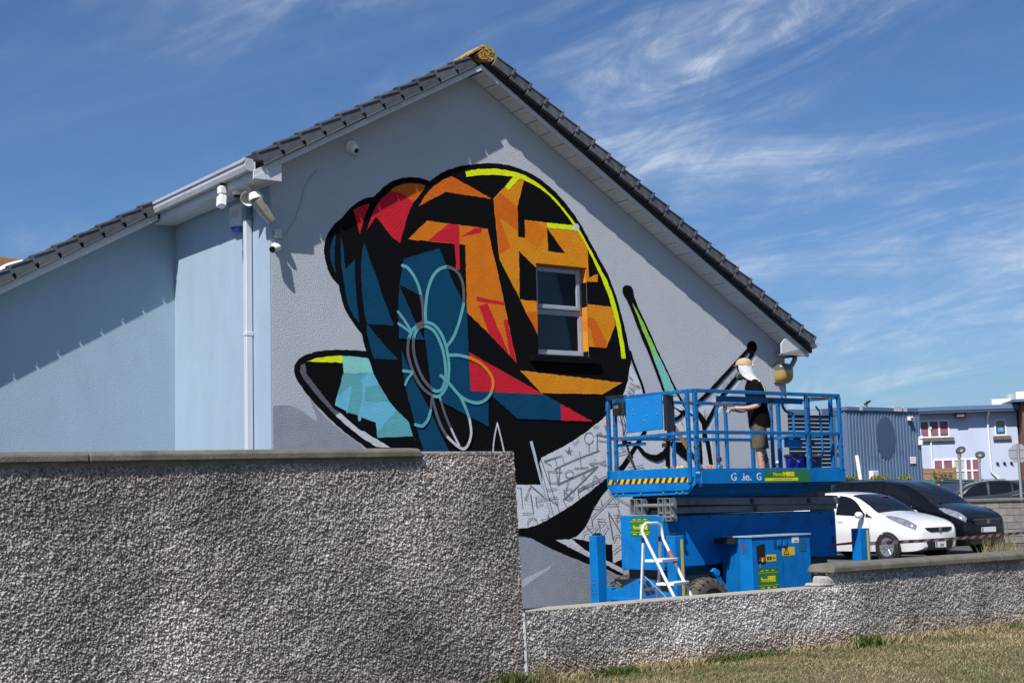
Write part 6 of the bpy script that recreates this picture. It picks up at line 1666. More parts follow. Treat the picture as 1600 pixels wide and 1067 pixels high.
H_HEAD = math.atan2(-math.cos(YAW_HOUSE), math.sin(YAW_HOUSE))     # nose pointing away from the gable, to the road
side_win_h = [(1.42, 2.28, lerp(2.34, 2.72, 2.88, 2.90), lerp(2.10, 2.12, 2.12, 2.12)), (2.36, 3.10, lerp(2.90, 2.90, 2.84), lerp(2.12, 2.14, 2.22)), (3.15, 3.40, lerp(2.80, 2.62), lerp(2.24, 2.40))]
m_cwhite = mat('car_white', (0.78, 0.78, 0.77), 0.25, coat=0.8, var=.02)
m_cblack = mat('car_black', (0.0035, 0.0037, 0.005), 0.16, spec=0.35, coat=0.25)
wc, wbody = car('white hatchback parked nose outward beside the black people carrier', HATCH, m_cwhite, (10.36, 35.8, 0), H_HEAD, (.78, 3.28), .30, windows=side_win_h)
for side in (1, -1):
    HATCH.patch(.10, .86, lerp(2.75, 3.08, 3.10, 2.72), lerp(1.80, 1.86, 2.10, 2.60), side, .009, 18).build('headlight', m_head, wc, smooth=60)
    HATCH.patch(1.20, 1.40, lerp(2.2, 2.45), lerp(2.1, 2.1), side, .008).build('quarter_trim', m_trim, wc, smooth=60)
    line(wc, HATCH, [(1.28, .15), (1.26, .8), (1.25, 1.5), (1.32, 1.98)], side)
    line(wc, HATCH, [(2.32, .15), (2.33, .8), (2.33, 1.5), (2.32, 2.1)], side)
    line(wc, HATCH, [(2.22, 1.66), (2.04, 1.66)], side, m_cwhite, .035, 'door_handle')
    line(wc, HATCH, [(.10, 2.9), (.35, 3.06), (.7, 3.08), (1.05, 3.05)], side, w=.006, name='bonnet_seam')
    mirror(wc, 1.45, .84, .99, side, m_cwhite)
    fl = MB().lathe([(.0, .0), (.05, 0), (.055, .03), (.0, .035)], (-.085, side * .585, .335), (1, .35 * side, 0), 14).build('fog_light', m_head, wc, smooth=40)
    MB().prism([(-.10, .40), (.13, .38), (.10, .28), (-.06, .29)], 'x', -.105, -.075).build('fog_recess', m_trim, wc).location = (0, side * .56, 0)
MB().prism([(-.40, .235), (.40, .235), (.50, .45), (-.50, .45)], 'x', -.06, .012).build('lower_grille', m_trim, wc, bev=.02)
MB().prism([(-.40, .64), (-.30, .60), (.30, .60), (.40, .64), (.46, .70), (-.46, .70)], 'x', -.08, .012).build('grille', m_trim, wc, bev=.012)
em = MB().lathe([(.042, .0), (.05, .008), (.042, .012)], (.015, 0, .655), (1, 0, 0), 20).lathe([(.022, .004), (.026, .010), (.022, .012)], (.015, 0, .655), (1, 0, 0), 16).bar((.022, -.04, .668), (.022, .04, .668), .006, .008)
em.build('badge', m_chrome, wc, smooth=40)
plate(wc, (.016, .0, .375), .36, .21, ['14-MH', '294'])
MB().bar((-1.12, -.35, 1.055), (-1.34, .25, 1.165), .015, .015).bar((-1.10, .25, 1.055), (-1.32, .60, 1.15), .015, .015).build('wiper', m_trim, wc)
MB().box(-1.80, -1.70, .18, .45, 1.385, 1.39).build('screen_sticker', mat('pink_sticker', (.55, .25, .42), .6), wc).rotation_euler = (0, 0, 0)
bc, bbody = car('black people carrier parked on the far side of the white hatchback', MPV, m_cblack, (12.33, 38.2, 0), H_HEAD, (.80, 3.45), .315,
     windows=[(1.15, 1.50, lerp(2.25, 2.60), lerp(2.08, 2.08)), (1.55, 2.35, lerp(2.62, 2.86, 2.90), lerp(2.08, 2.08, 2.08)), (2.42, 3.35, lerp(2.90, 2.90, 2.90), lerp(2.08, 2.08, 2.10)), (3.42, 3.98, lerp(2.88, 2.80), lerp(2.12, 2.2))], a_x=(.98, 1.98), scale=1.13)
for side in (1, -1):
    MPV.patch(.08, .74, lerp(2.85, 3.06, 3.04, 2.72), lerp(1.90, 1.96, 2.15, 2.60), side, .009, 18).build('headlight', m_head, bc, smooth=60)
    line(bc, MPV, [(1.30, .15), (1.28, .8), (1.27, 1.5), (1.32, 1.98)], side, m_trim)
    mirror(bc, 1.35, .85, 1.07, side, m_cblack)
MB().prism([(-.46, .66), (.46, .66), (.54, .78), (-.54, .78)], 'x', -.10, .010).build('grille', m_trim, bc, bev=.015)
gb = MB()
for z in (.675, .705, .735): gb.box(.011, .016, -.44, .44, z, z + .012)
gb.box(.0, .016, -.50, .50, .765, .80)
gb.build('grille_bar', mat('dull_chrome', (0.14, 0.15, 0.18), .25, metal=.8), bc)
MB().prism([(-.05, .70), (.05, .70), (.06, .78), (-.06, .78)], 'x', .017, .028).build('badge', m_chrome, bc, bev=.01)
MB().prism([(-.62, .24), (.62, .24), (.55, .42), (-.55, .42)], 'x', -.08, .008).build('lower_grille', m_trim, bc)
p_ = MB().box(.016, .028, -.26, .26, .50, .61).build('number_plate', m_plate, bc)
MB().box(.0285, .0295, -.255, -.21, .505, .605).build('plate_band', m_pblue, p_)
MB().bar((-.95, -.45, 1.165), (-1.22, .15, 1.315), .016, .016).build('wiper', m_trim, bc)
# cars on the raised yard behind the block wall
YARD = 0.35
m_cgrey = mat('car_dark_grey', (0.022, 0.024, 0.030), 0.25, coat=.9)
m_cnavy = mat('car_navy', (0.010, 0.018, 0.05), 0.25, coat=.9)
car('dark grey hatchback with red tail light seen beyond the block wall', HATCH, m_cgrey, (15.8, 57.2, YARD), R(170), (.78, 3.28), .30, windows=side_win_h)
car('black off-road car beside the octagonal sign, behind block wall', SUV, m_cblack, (18.35, 53.4, YARD), R(192), (.85, 3.5), .34, windows=[(1.45, 2.35, lerp(2.4, 2.8, 2.88), lerp(2.1, 2.1)), (2.42, 3.2, lerp(2.88, 2.82), lerp(2.1, 2.16)), (3.27, 3.75, lerp(2.76, 2.55), lerp(2.2, 2.36))], a_x=(1.2, 2.1))
car('navy saloon roof glimpsed left of the bystander beyond hedge', HATCH, m_cnavy, (15.6, 63.0, YARD), R(200), (.78, 3.28), .30, windows=side_win_h)
# ================================================================== people
m_skin = mat('skin', (0.50, 0.29, 0.21), 0.55, var=.08, vscale=14)
m_shirt = mat('black_tshirt', (0.005, 0.0045, 0.0045), 0.95, spec=0.08, var=.25, vscale=12, bump=.5, bscale=14, bdist=.02)
m_shorts = mat('khaki_shorts', (0.085, 0.078, 0.058), 0.9, var=.15, vscale=12, bump=.5, bscale=16, bdist=.02)
m_cloth = mat('white_head_cloth', (0.62, 0.62, 0.65), 0.9, bump=.5, bscale=22, bdist=.02)
m_cap = mat('tan_cap', (0.46, 0.34, 0.19), 0.9, var=.08, vscale=20)
m_mask = mat('respirator_grey', (0.055, 0.06, 0.045), 0.5, var=.2, vscale=30)
def skin(name, verts, edges, m, parent, root=0, sub=2):
    """verts: (x, y, z, radius) joined by edges, grown into one limb-like surface"""
    me = bpy.data.meshes.new(name)
    me.from_pydata([v[:3] for v in verts], edges, [])
    o = bpy.data.objects.new(name, me); col.objects.link(o)
    sk = o.modifiers.new('skin', 'SKIN'); sk.use_smooth_shade = True
    sv = me.skin_vertices[0].data
    for i, v in enumerate(verts):
        r_ = v[3] if len(v) > 3 else .03
        sv[i].radius = (r_, r_) if not hasattr(r_, '__len__') else r_
        sv[i].use_root = (i == root)
    ss = o.modifiers.new('sub', 'SUBSURF'); ss.levels = ss.render_levels = sub
    dg = bpy.context.evaluated_depsgraph_get()
    me2 = bpy.data.meshes.new_from_object(o.evaluated_get(dg))
    me2.name = name
    o.modifiers.clear(); o.data = me2
    bpy.data.meshes.remove(me)
    me2.materials.clear(); me2.materials.append(m)
    me2.polygons.foreach_set('use_smooth', [True] * len(me2.polygons))
    o.parent = parent
    return o
def loft(rings, seg=24, b=None):
    """rings: (cx, cy, z, rx, ry[, tilt]) ellipses stacked into one shell"""
    b = b or MB(); rows = []
    for q in rings:
        cx, cy, z, rx, ry = q[:5]; tl_ = q[5] if len(q) > 5 else 0
        rows.append([(cx + rx * math.cos(2 * math.pi * k / seg), cy + ry * math.sin(2 * math.pi * k / seg), z + tl_ * math.cos(2 * math.pi * k / seg)) for k in range(seg + 1)])
    return b.grid(rows)
man = thing('person', 'painter in black t-shirt, khaki shorts and white head cloth standing on lift platform', 'person', LW(2.00, 0.80, 1.845), YAW_L + R(142))
man.scale = (.97,) * 3
# bare body: legs, torso core, neck, head, arms as one surface
V = [(0, 0, .92, .115), (.0, 0, 1.10, .105), (.035, 0, 1.30, .11), (.065, 0, 1.43, .065), (.105, 0, 1.50, .055), (.145, 0, 1.575, .083), (.165, 0, 1.655, .088), (.165, 0, 1.715, .055),
     (.0, .095, .86, .085), (.03, .115, .50, .056), (.0, .12, .30, .054), (-.015, .12, .09, .036), (.0, .125, .035, .036), (.12, .14, .03, .033), (.19, .15, .022, .022),
     (-.02, -.095, .86, .085), (-.06, -.10, .50, .056), (-.10, -.105, .30, .054), (-.13, -.105, .09, .036), (-.12, -.11, .035, .036), (-.0, -.12, .03, .033), (.07, -.125, .022, .022),
     (.045, .185, 1.38, .055), (.015, .235, 1.09, .043), (.15, .245, 1.055, .038), (.275, .235, 1.055, .026), (.325, .225, 1.055, .034), (.375, .215, 1.055, .030),
     (.045, -.185, 1.38, .055), (.06, -.235, 1.10, .043), (.20, -.19, 1.04, .036), (.29, -.11, 1.05, .026), (.335, -.07, 1.055, .032), (.37, -.04, 1.06, .028)]
E_ = [(0, 1), (1, 2), (2, 3), (3, 4), (4, 5), (5, 6), (6, 7), (0, 8), (8, 9), (9, 10), (10, 11), (11, 12), (12, 13), (13, 14), (0, 15), (15, 16), (16, 17), (17, 18), (18, 19), (19, 20), (20, 21),
      (2, 22), (22, 23), (23, 24), (24, 25), (25, 26), (26, 27), (2, 28), (28, 29), (29, 30), (30, 31), (31, 32), (32, 33)]
pbody = skin('body', V, E_, m_skin, man)
def fingers(base, fwd, upv, lat, curl, parent, m):
    """five fingers: four unequal ones curling from the palm end, thumb from its side"""
    base, fwd, upv, lat = map(Vector, (base, fwd, upv, lat))
    for k, ln in enumerate((.068, .078, .072, .056)):
        p0 = base + lat * (.024 - k * .016); p1 = p0 + fwd * ln * .5 - upv * curl * .012; p2 = p1 + fwd * ln * .30 - upv * curl * .028; p3 = p2 + fwd * ln * .10 - upv * curl * .03
        q = [(*p, r_) for p, r_ in ((p0 - fwd * .02, .0095), (p0 + fwd * .002, .009), (p1, .0085), (p2, .008), (p3, .0065))]
        skin('finger', q, [(0, 1), (1, 2), (2, 3), (3, 4)], m, parent, sub=1)
    p0 = base - fwd * .045 + lat * .028; p1 = p0 + lat * .022 + fwd * .030 - upv * .004; p2 = p1 + fwd * .032 + lat * .004
    skin('thumb', [(*p0, .012), (*p1, .0105), (*p2, .008)], [(0, 1), (1, 2)], m, parent, sub=1)
fingers((.385, .213, 1.055), (.97, -.2, 0), (0, 0, 1), (0.2, .97, 0), 1.0, pbody, m_skin)
fingers((.38, -.035, 1.062), (.82, .55, 0), (0, 0, 1), (.55, -.82, 0), .7, pbody, m_skin)
# clothes
sh = loft([(-.02, 0, .80, .155, .205, .01), (-.02, 0, .90, .158, .20), (0.0, 0, 1.05, .150, .190), (.015, 0, 1.20, .148, .200), (.03, 0, 1.32, .142, .205), (.045, 0, 1.40, .118, .185, -.012), (.055, 0, 1.445, .092, .130, -.02), (.065, 0, 1.475, .068, .078, -.02)], 28)
for s in (1, -1):
    sh.tube([(.045, s * .13, 1.405), (.045, s * .185, 1.385), (.035, s * .215, 1.30), (.022, s * .238, 1.17), (.020, s * .24, 1.145)], [.072, .078, .078, .080, .081], 14, caps=False)
shirt = sh.build('tshirt', m_shirt, pbody, smooth=70)
for md in (('sub', 'SUBSURF'),):
    mm = shirt.modifiers.new(*md); mm.levels = mm.render_levels = 1
ye = MB()
def back_pt(a, z, d=.004):   # point on the back of the shirt: a = sideways
    rx, ry = .149, .202
    return Vector((.022 - (rx + d) * math.sqrt(max(0.02, 1 - (a / ry) ** 2)) - .012 * (1.30 - z) , a, z))
gp_ = [[(-.10, 1.36), (-.04, 1.37), (-.03, 1.30), (-.09, 1.29)], [(-.02, 1.37), (.05, 1.38), (.04, 1.31), (-.01, 1.30)], [(.06, 1.37), (.12, 1.35), (.11, 1.28), (.06, 1.29)], [(-.08, 1.27), (-.02, 1.28), (-.03, 1.23), (-.07, 1.24)], [(.0, 1.28), (.06, 1.27), (.05, 1.23), (.01, 1.24)],
      [(-.11, 1.17), (-.09, 1.18), (-.06, 1.03), (-.02, .98), (.06, .96), (.06, .945), (-.04, .955), (-.08, 1.01)]]
for q in gp_:
    n0 = len(ye.v)
    ye.add([back_pt(a, z) for a, z in q], [tuple(range(len(q)))])
ye.build('shirt_print', mat('print_yellow', (0.75, 0.62, 0.02), .7), shirt)
so = loft([(-.02, 0, .94, .135, .175), (-.02, 0, .86, .148, .185), (-.02, 0, .78, .15, .19)], 24)
for s, q in ((1, ((.0, .092, .82), (.015, .108, .66), (.03, .115, .50))), (-1, ((-.02, -.092, .82), (-.045, -.10, .66), (-.062, -.103, .50)))):
    so.tube([q[0], q[1], q[2], (q[2][0], q[2][1], q[2][2] - .012)], [.102, .098, .097, .093], 18, caps=False)
so.build('shorts', m_shorts, pbody, smooth=60)
hd_ = MB()
loft([(.165, 0, 1.675, .120, .104, .012), (.165, 0, 1.70, .121, .105, .010), (.165, 0, 1.745, .106, .092), (.162, 0, 1.778, .070, .062), (.16, 0, 1.79, .01, .01)], 24, hd_)
cp = hd_.build('cap', m_cap, pbody, smooth=60)
cp.location = (0, 0, .0)
MB().add([(.27, -.07, 1.685), (.27, .07, 1.685), (.315, .045, 1.668), (.325, 0, 1.665), (.315, -.045, 1.668)], [(0, 1, 2, 3, 4)]).prism([(.255, -.07), (.255, .07), (.305, .045), (.315, 0), (.305, -.045)], 'z', 1.676, 1.682).build('cap_peak', m_cap, cp)
MB().tube([(.045 + .0, .055 * math.cos(a), 1.665 + .035 * math.sin(a)) for a in [i * math.pi / 8 for i in range(9)]], .007, 6).build('cap_strap', m_cloth, cp)
rows = []
for (z, k0, rx, ry, cx) in ((1.705, 30, .112, .097, .163), (1.64, 34, .119, .106, .160), (1.58, 36, .116, .110, .148), (1.525, 46, .116, .116, .125), (1.475, 66, .124, .130, .095), (1.435, 92, .138, .150, .065)):
    row = []
    for i in range(25):
        a = R(k0 + (360 - 2 * k0) * i / 24)
        w = 1 + .035 * math.sin(i * 1.7 + z * 30)
        row.append((cx + rx * w * math.cos(a), ry * w * math.sin(a), z + .004 * math.sin(i * 1.1)))
    rows.append(row)
MB().grid(rows).build('head_cloth', m_cloth, pbody, smooth=70)
mk = MB().lathe([(0, .0), (.060, .0), (.066, .035), (.045, .085), (0, .09)], (.205, 0, 1.545), (.85, 0, -.45), 16)
for s in (1, -1): mk.lathe([(0, 0), (.034, 0), (.036, .03), (0, .035)], (.225, s * .045, 1.535), (.45, s * .8, -.4), 14)
mk.build('respirator', m_mask, pbody, smooth=40)
fc = MB()
for s in (1, -1): fc.lathe([(0, 0), (.012, .002), (0, .006)], (.244, s * .032, 1.622), (1, 0, 0), 10)
fc.build('eyes', m_dark, pbody)
for s, x, y in ((1, .0, .125), (-1, -.12, -.11)):
    sh_ = MB()
    sh_.prism([(x - .075, y - .04), (x + .10, y - .05), (x + .20, y - .03), (x + .215, y + .01), (x + .19, y + .04), (x + .05, y + .045), (x - .06, y + .04)], 'z', .0, .075)
    sh_.build('shoe', mat('dark_shoe', (.03, .03, .032), .7), pbody, bev=.02)
# inked calf
tt = MB()
for (z, a0, ln) in ((.43, -.2, .05), (.40, .1, .06), (.37, -.1, .055), (.345, .2, .045), (.32, 0, .05), (.385, .5, .04)):
    for i in range(4):
        a = math.pi / 2 + .3 + a0 + i * .22
        tt.bar((.012 + .0575 * math.cos(a), .118 + .0575 * math.sin(a), z), (.012 + .0575 * math.cos(a + .2), .118 + .0575 * math.sin(a + .2), z + (.02 if i % 2 else -.015)), .003, .006)
tt.build('tattoo', mat('tattoo_ink', (.05, .06, .07), .6), pbody)
t = thing('clipboard', 'dark flat board held out in the painter\'s hand over the rail', 'board', LW(2.0, .80, 1.845), YAW_L + R(142))
MB().bar((.36, .215, 1.075), (.64, .17, 1.095), .10, .045).build('board', mat('dark_board', (.05, .055, .065), .5), t, bev=.004)
# bystander far off among the parked cars
far = thing('person', 'bystander in grey t-shirt among the far parked cars, seen from behind', 'person', (14.3, 49.2, YARD), R(80))
V2 = [(0, 0, .92, .12), (0, 0, 1.12, .12), (0, 0, 1.34, .13), (0, 0, 1.46, .06), (0.01, 0, 1.54, .06), (.02, 0, 1.62, .09), (.02, 0, 1.70, .075), (0, .1, .85, .09), (.02, .11, .48, .06), (-.02, .11, .06, .04), (.12, .12, .03, .035), (0, -.1, .85, .09), (-.02, -.11, .48, .06), (-.05, -.11, .06, .04), (.09, -.12, .03, .035),
      (0, .19, 1.38, .06), (.0, .25, 1.10, .045), (.05, .26, .86, .03), (.07, .26, .77, .035), (0, -.19, 1.38, .06), (.0, -.25, 1.10, .045), (.05, -.26, .86, .03), (.07, -.26, .77, .035)]
E2 = [(0, 1), (1, 2), (2, 3), (3, 4), (4, 5), (5, 6), (0, 7), (7, 8), (8, 9), (9, 10), (0, 11), (11, 12), (12, 13), (13, 14), (2, 15), (15, 16), (16, 17), (17, 18), (2, 19), (19, 20), (20, 21), (21, 22)]
fb = skin('body', V2, E2, m_skin, far)
s2 = loft([(0, 0, .85, .14, .19), (0, 0, 1.1, .145, .19), (0, 0, 1.33, .14, .20), (0, 0, 1.42, .11, .17), (0, 0, 1.47, .07, .08)], 20)
for s in (1, -1): s2.tube([(0, s * .15, 1.40), (0, s * .20, 1.36), (0, s * .235, 1.15)], [.075, .08, .075], 12, caps=False)
s2.build('tshirt', mat('grey_tshirt', (.22, .21, .21), .9), fb, smooth=60)
loft([(0, 0, .90, .13, .17), (0, 0, .80, .14, .18), (0, 0, .5, .13, .19)], 18).build('trousers', mat('dark_trousers', (.03, .03, .04), .9), fb, smooth=60)
loft([(.01, 0, 1.60, .10, .088, -.02), (.005, 0, 1.68, .105, .092, -.02), (.005, 0, 1.74, .08, .072), (.01, 0, 1.765, .01, .01)], 18).build('hair', mat('brown_hair', (.07, .04, .025), .8), fb, smooth=60)
# ================================================================== beyond the car park
YB = YAW_HOUSE
def frame(x, y):
    return (lambda a, b, z: Vector((x, y, 0)) + hu * a + hi * b + Vector((0, 0, z)))
struct(MB().prism([(13.6, 45.4), (60, 53), (60, 140), (-20, 140), (8, 52)], 'z', 0.02, YARD).build('yard_ground', mat('yard_paving', (.14, .135, .13), .95, var=.2, vscale=2)))
struct(MB().add([(8.2, 30.5, .012), (34, 26, .012), (40, 47, .012), (13.5, 42.5, .012)], [(0, 1, 2, 3)]).build('verge', mat('dry_verge', (.20, .155, .075), 1.0, var=.4, vscale=2.5, bump=.8, bscale=20, bdist=.05, spots=[((.07, .10, .03), 1.2, .52, .64)])))
# block wall retaining the yard: coursed blocks
bw = thing('block_wall', 'grey concrete block wall with coping behind the black people carrier', 'wall', (13.94, 45.0, 0), R(10))
m_block = mat('concrete_block', (.235, .215, .195), .95, var=.2, vscale=6, randval=.16, bump=.5, bscale=40)
MB().box(-1.0, 16, .03, .22, 0, 1.30).build('backing', mat('block_mortar', (.15, .145, .14), .95, var=.2), bw)
blk = None
for r_ in range(6):
    for k in range(22):
        x0 = -1.0 + k * .46 + (r_ % 2) * .23
        if x0 > 8.6: continue
        if blk is None:
            blk = MB().box(0, .448, 0, .10, 0, .205).build('block', m_block, bw, bev=.006)
            blk.location = (x0, 0, .02)
        else:
            piece(blk, parent=bw, loc=(x0, random.uniform(-.004, .004), .02 + r_ * .216))
for k in range(12):
    MB().prism([(-.05, 1.315), (.26, 1.315), (.26, 1.38), (.10, 1.42), (-.05, 1.38)], 'x', -1.0 + k * .95, -1.0 + k * .95 + .942).build('coping', m_conc, bw, bev=.01)
# corrugated blue building
X0, Y0 = 12.20, 53.0
sh = thing('clad_building', 'slate blue corrugated metal building with parapet trim beside the pale lavender block', 'building', (X0, Y0, 0), YB)
m_clad = mat('slate_blue_cladding', (.105, .165, .27), .55, var=.06, vscale=2, spots=[((.055, .10, .20), .9, .62, .70)])
m_trimb = mat('blue_trim', (.10, .16, .27), .5, var=.05)
LEN_ = 3.92
def corr(x0, x1, pitch, dep):
    pts = []
    x = x0
    while x < x1 - 1e-6:
        pts += [(x, 0), (x + pitch * .30, 0), (x + pitch * .42, -dep), (x + pitch * .88, -dep)]
        x += pitch
    pts.append((x1, 0))
    return pts
ft = corr(0.0, LEN_, .178, .04)
MB().grid([[(a, b, z) for a, b in ft] for z in (0, 4.70)]).build('front_cladding', m_clad, sh)
MB().box(0.0, LEN_, .05, 9, 0, 4.72).build('shell', m_clad, sh)
sd = corr(0.0, 6.0, .178, .04)
MB().grid([[(b - .002, a, z) for a, b in sd] for z in (0, 4.70)]).build('side_cladding', m_clad, sh)
MB().box(-.08, LEN_ + .04, -.085, 9, 4.715, 4.86).build('parapet_trim', m_trimb, sh, bev=.01)
for x, w in ((0.62, .16), (2.55, .45), (3.1, .2)): MB().box(x, x + w, -.10, .3, 4.72, 4.90).build('trim_joint', mat('pale_flashing', (.50, .52, .55), .5), sh)
MB().lathe([(0, 0), (.55, 0), (.50, .004), (0, .004)], (0, 0, 0), (0, -1, 0), 26).build('dark_stain', mat('dark_paint_stain', (.055, .095, .18), .6, var=.1), sh).location = (2.05, -.0415, 3.72)
bpy.data.objects['dark_stain'].scale = (1.0, 1, 1.45)
def FT(name, label, cat, fx, fy, a, b, z, group=None):
    p = Vector((fx, fy, 0)) + hu * a + hi * b
    return thing(name, label, cat, (p.x, p.y, z), YB, group)
t = FT('alarm_box', 'small white sensor box high on the blue corrugated building', 'sensor', X0, Y0, 3.42, -.05, 4.45)
MB().box(-.11, .11, -.14, -.0, -.08, .08).build('case', m_white, t, bev=.02); MB().box(-.04, .06, -.145, -.1405, -.045, .03).build('lens', m_dark, t)
t = FT('wall_sign', 'blank white sign plate low on the blue corrugated wall', 'sign', X0, Y0, 3.52, -.05, 2.88)
MB().box(-.17, .17, -.02, 0, -.13, .13).build('plate', m_white, t, bev=.008)
t = FT('wall_camera', 'pair of white cameras on the blue building corner', 'camera', X0, Y0, LEN_ + .02, -.05, 3.60)
MB().box(-.03, .07, -.20, -.02, .08, .19).box(-.10, -.0, -.20, -.02, -.16, .04).build('housing', m_white, t, bev=.02); MB().box(-.02, .02, -.05, .0, -.15, .18).build('bracket', m_white, t)
t = FT('meter_box', 'white utility box behind the hedge on the blue building', 'utility box', X0, Y0, 1.13, -.05, 2.18)
MB().box(-.16, .16, -.20, 0, -.30, .32).build('case', m_white, t, bev=.01); MB().box(-.14, .14, -.206, -.2005, -.27, .29).build('door', m_upvc, t)
t = FT('roof_antenna', 'dark aerial bracket standing on the blue roof edge', 'aerial', X0, Y0, 1.25, .1, 4.86)
MB().bar((0, 0, 0), (0, 0, .22), .03, .03).bar((-.12, 0, .10), (.16, -.02, .24), .10, .05).build('mount', m_dark, t)
# louvred plant housing
P0 = (8.62, 46.0)
lv = thing('louvre_housing', 'grey blue louvred plant housing right behind the platform rails', 'plant housing', (*P0, 0), YB)
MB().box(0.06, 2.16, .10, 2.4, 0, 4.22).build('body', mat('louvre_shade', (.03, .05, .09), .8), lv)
m_slat = mat('louvre_blue_grey', (.20, .265, .36), .45, var=.06, randval=.05)
slat = MB().prism([(-.06, 0), (-.05, -.012), (.09, .085), (.08, .10)], 'x', .04, 2.18).build('louvre_slat', m_slat, lv)
slat.location = (0, 0, 2.16)
for k in range(1, 16): piece(slat, parent=lv, loc=(0, 0, 2.16 + k * .1285))
MB().box(2.18, 2.27, -.07, .12, 0, 4.26).build('corner_post', m_trimb, lv); MB().box(-.02, .05, -.07, .12, 0, 4.26).build('corner_post', m_trimb, lv)
MB().box(-.03, 1.0, -.08, 2.4, 4.225, 4.40).box(1.62, 2.29, -.08, 2.4, 4.225, 4.42).build('roof_trim', m_trimb, lv); MB().box(1.01, 1.61, -.08, 2.4, 4.225, 4.38).build('roof_trim', mat('pale_flashing', (.5, .5, .5)), lv)
# lavender two storey building
QX, QY = 17.06, 62.0
YQ = R(-8)
qu, qi = Vector((math.cos(YQ), math.sin(YQ), 0)), Vector((-math.sin(YQ), math.cos(YQ), 0))
def QT(name, label, cat, a, b, z):
    p = Vector((QX, QY, 0)) + qu * a + qi * b
    return thing(name, label, cat, (p.x, p.y, z), YQ)
pb = thing('lavender_building', 'pale lavender two storey building with pink blinds and blue eaves', 'building', (QX, QY, 0), YQ)
m_lav = mat('lavender_render', (.49, .535, .665), .9, var=.04, vscale=1.5, spots=[((.42, .46, .60), .7, .58, .8, (1, 1, .4))])
m_pink = mat('pink_blind', (.25, .095, .135), .8, var=.15, vscale=2, stretch=(1, 1, .2))
m_wfr = mat('far_white_frame', (.78, .79, .80), .5)
m_fglass = mat('far_glass', (.045, .055, .065), .05, spec=.8)
MB().box(-.3, 4.32, .0, 8, 0, 5.05).build('wall', m_lav, pb)
MB().box(-.4, 4.36, -.55, 8.2, 5.06, 5.26).build('roof_fascia', m_trimb, pb, bev=.02); MB().box(-.35, 4.34, -.52, -.002, 4.98, 5.058).build('soffit', mat('eave_navy', (.05, .075, .13), .6), pb)
def far_window(x0, x1, z0, z1, lights, pane_m, sill=True):
    f = MB(); n = len(lights)
    f.box(x0 - .05, x1 + .05, -.04, -.002, z1, z1 + .06).box(x0 - .05, x1 + .05, -.04, -.002, z0 - .06, z0).box(x0 - .06, x0, -.04, -.002, z0, z1).box(x1, x1 + .06, -.04, -.002, z0, z1)
    xs = [x0 + (x1 - x0) * v for v in lights]
    for x in xs[1:-1]: f.box(x - .04, x + .04, -.04, -.002, z0, z1)
    o = f.build('window', m_wfr, pb)
    for i in range(len(xs) - 1):
        pm = pane_m[i % len(pane_m)]
        MB().box(xs[i] + (.04 if i else 0.001), xs[i + 1] - (.04 if i < len(xs) - 2 else .001), -.012, -.004, z0 + .001, z1 - .001).build('pane', pm, o)
    if sill: MB().box(x0 - .14, x1 + .22, -.12, -.042, z0 - .22, z0 - .07).build('sill', m_conc, o)
    return o
w = far_window(.34, 1.46, 4.03, 4.66, (0, .30, .67, 1), [m_pink])
for x0, x1 in ((.36, .64), (.72, 1.06), (1.12, 1.44)): MB().box(x0, x1, -.02, -.0125, 4.035, 4.08 if x0 < 1.0 else 4.12).build('pane_gap', m_fglass, w)
w = far_window(3.43, 3.80, 4.02, 4.60, (0, 1), [m_fglass])
MB().box(3.50, 3.73, -.022, -.013, 4.12, 4.30).build('poster', mat('blue_poster', (.10, .30, .55), .6, var=.5, vscale=6), w)
w = far_window(.82, 2.64, 1.6, 2.98, (0, .19, .42, .70, .84, 1), [m_pink, m_pink, mat('pale_blind', (.42, .46, .46), .6), m_pink, m_pink], False)
MB().box(.83, 2.63, -.045, -.005, 2.50, 2.56).box(1.58, 1.64, -.05, -.005, 1.6, 2.95).box(2.04, 2.11, -.05, -.005, 1.6, 2.95).build('transom', m_wfr, w)
t = QT('floodlight', 'black floodlight under the blue eaves of lavender building', 'floodlight', 1.95, -.3, 4.88)
MB().box(-.22, .22, -.12, .10, -.12, .10).build('housing', m_dark, t, bev=.02); MB().box(-.15, .15, -.135, -.1205, -.07, .06).build('lens', mat('flood_lens', (.22, .21, .17), .2), t)
t_ = MB(); t_.tube([(3.12, -.45, 5.06), (3.12, -.30, 4.92), (3.10, -.06, 4.70), (3.12, -.06, 3.2), (3.13, -.06, 2.45), (3.40, -.06, 2.15)], .045, 8)
t_.build('downpipe', m_wfr, pb, smooth=40)
MB().tube([(.72, -.06, 4.38), (.72, -.06, 1.8)], .035, 8).box(.67, .77, -.12, .0, 4.34, 4.42).build('downpipe', m_wfr, pb, smooth=40)
for k in range(3):
    v = MB().box(-.05, .05, -.08, -.002, -.03, .04).bar((0, -.06, .02), (.07, -.07, -.07), .03, .03).build('vent_cowl', m_dark, pb); v.location = (3.40 + k * .285, 0, 2.81)
fn = QT('timber_fence', 'low brown timber fence against the lavender wall', 'fence', .18, -.8, 0)
for k in range(8): MB().box(0, 1.4, 0, .03, 1.5 + k * .145, 1.5 + k * .145 + .135).build('board', mat('fence_brown', (.26, .155, .075), .85, var=.2, randval=.15), fn)
for x in (0.0, .66, 1.31): MB().box(x, x + .09, .031, .10, 0, 2.68).build('post', m_rust, fn)
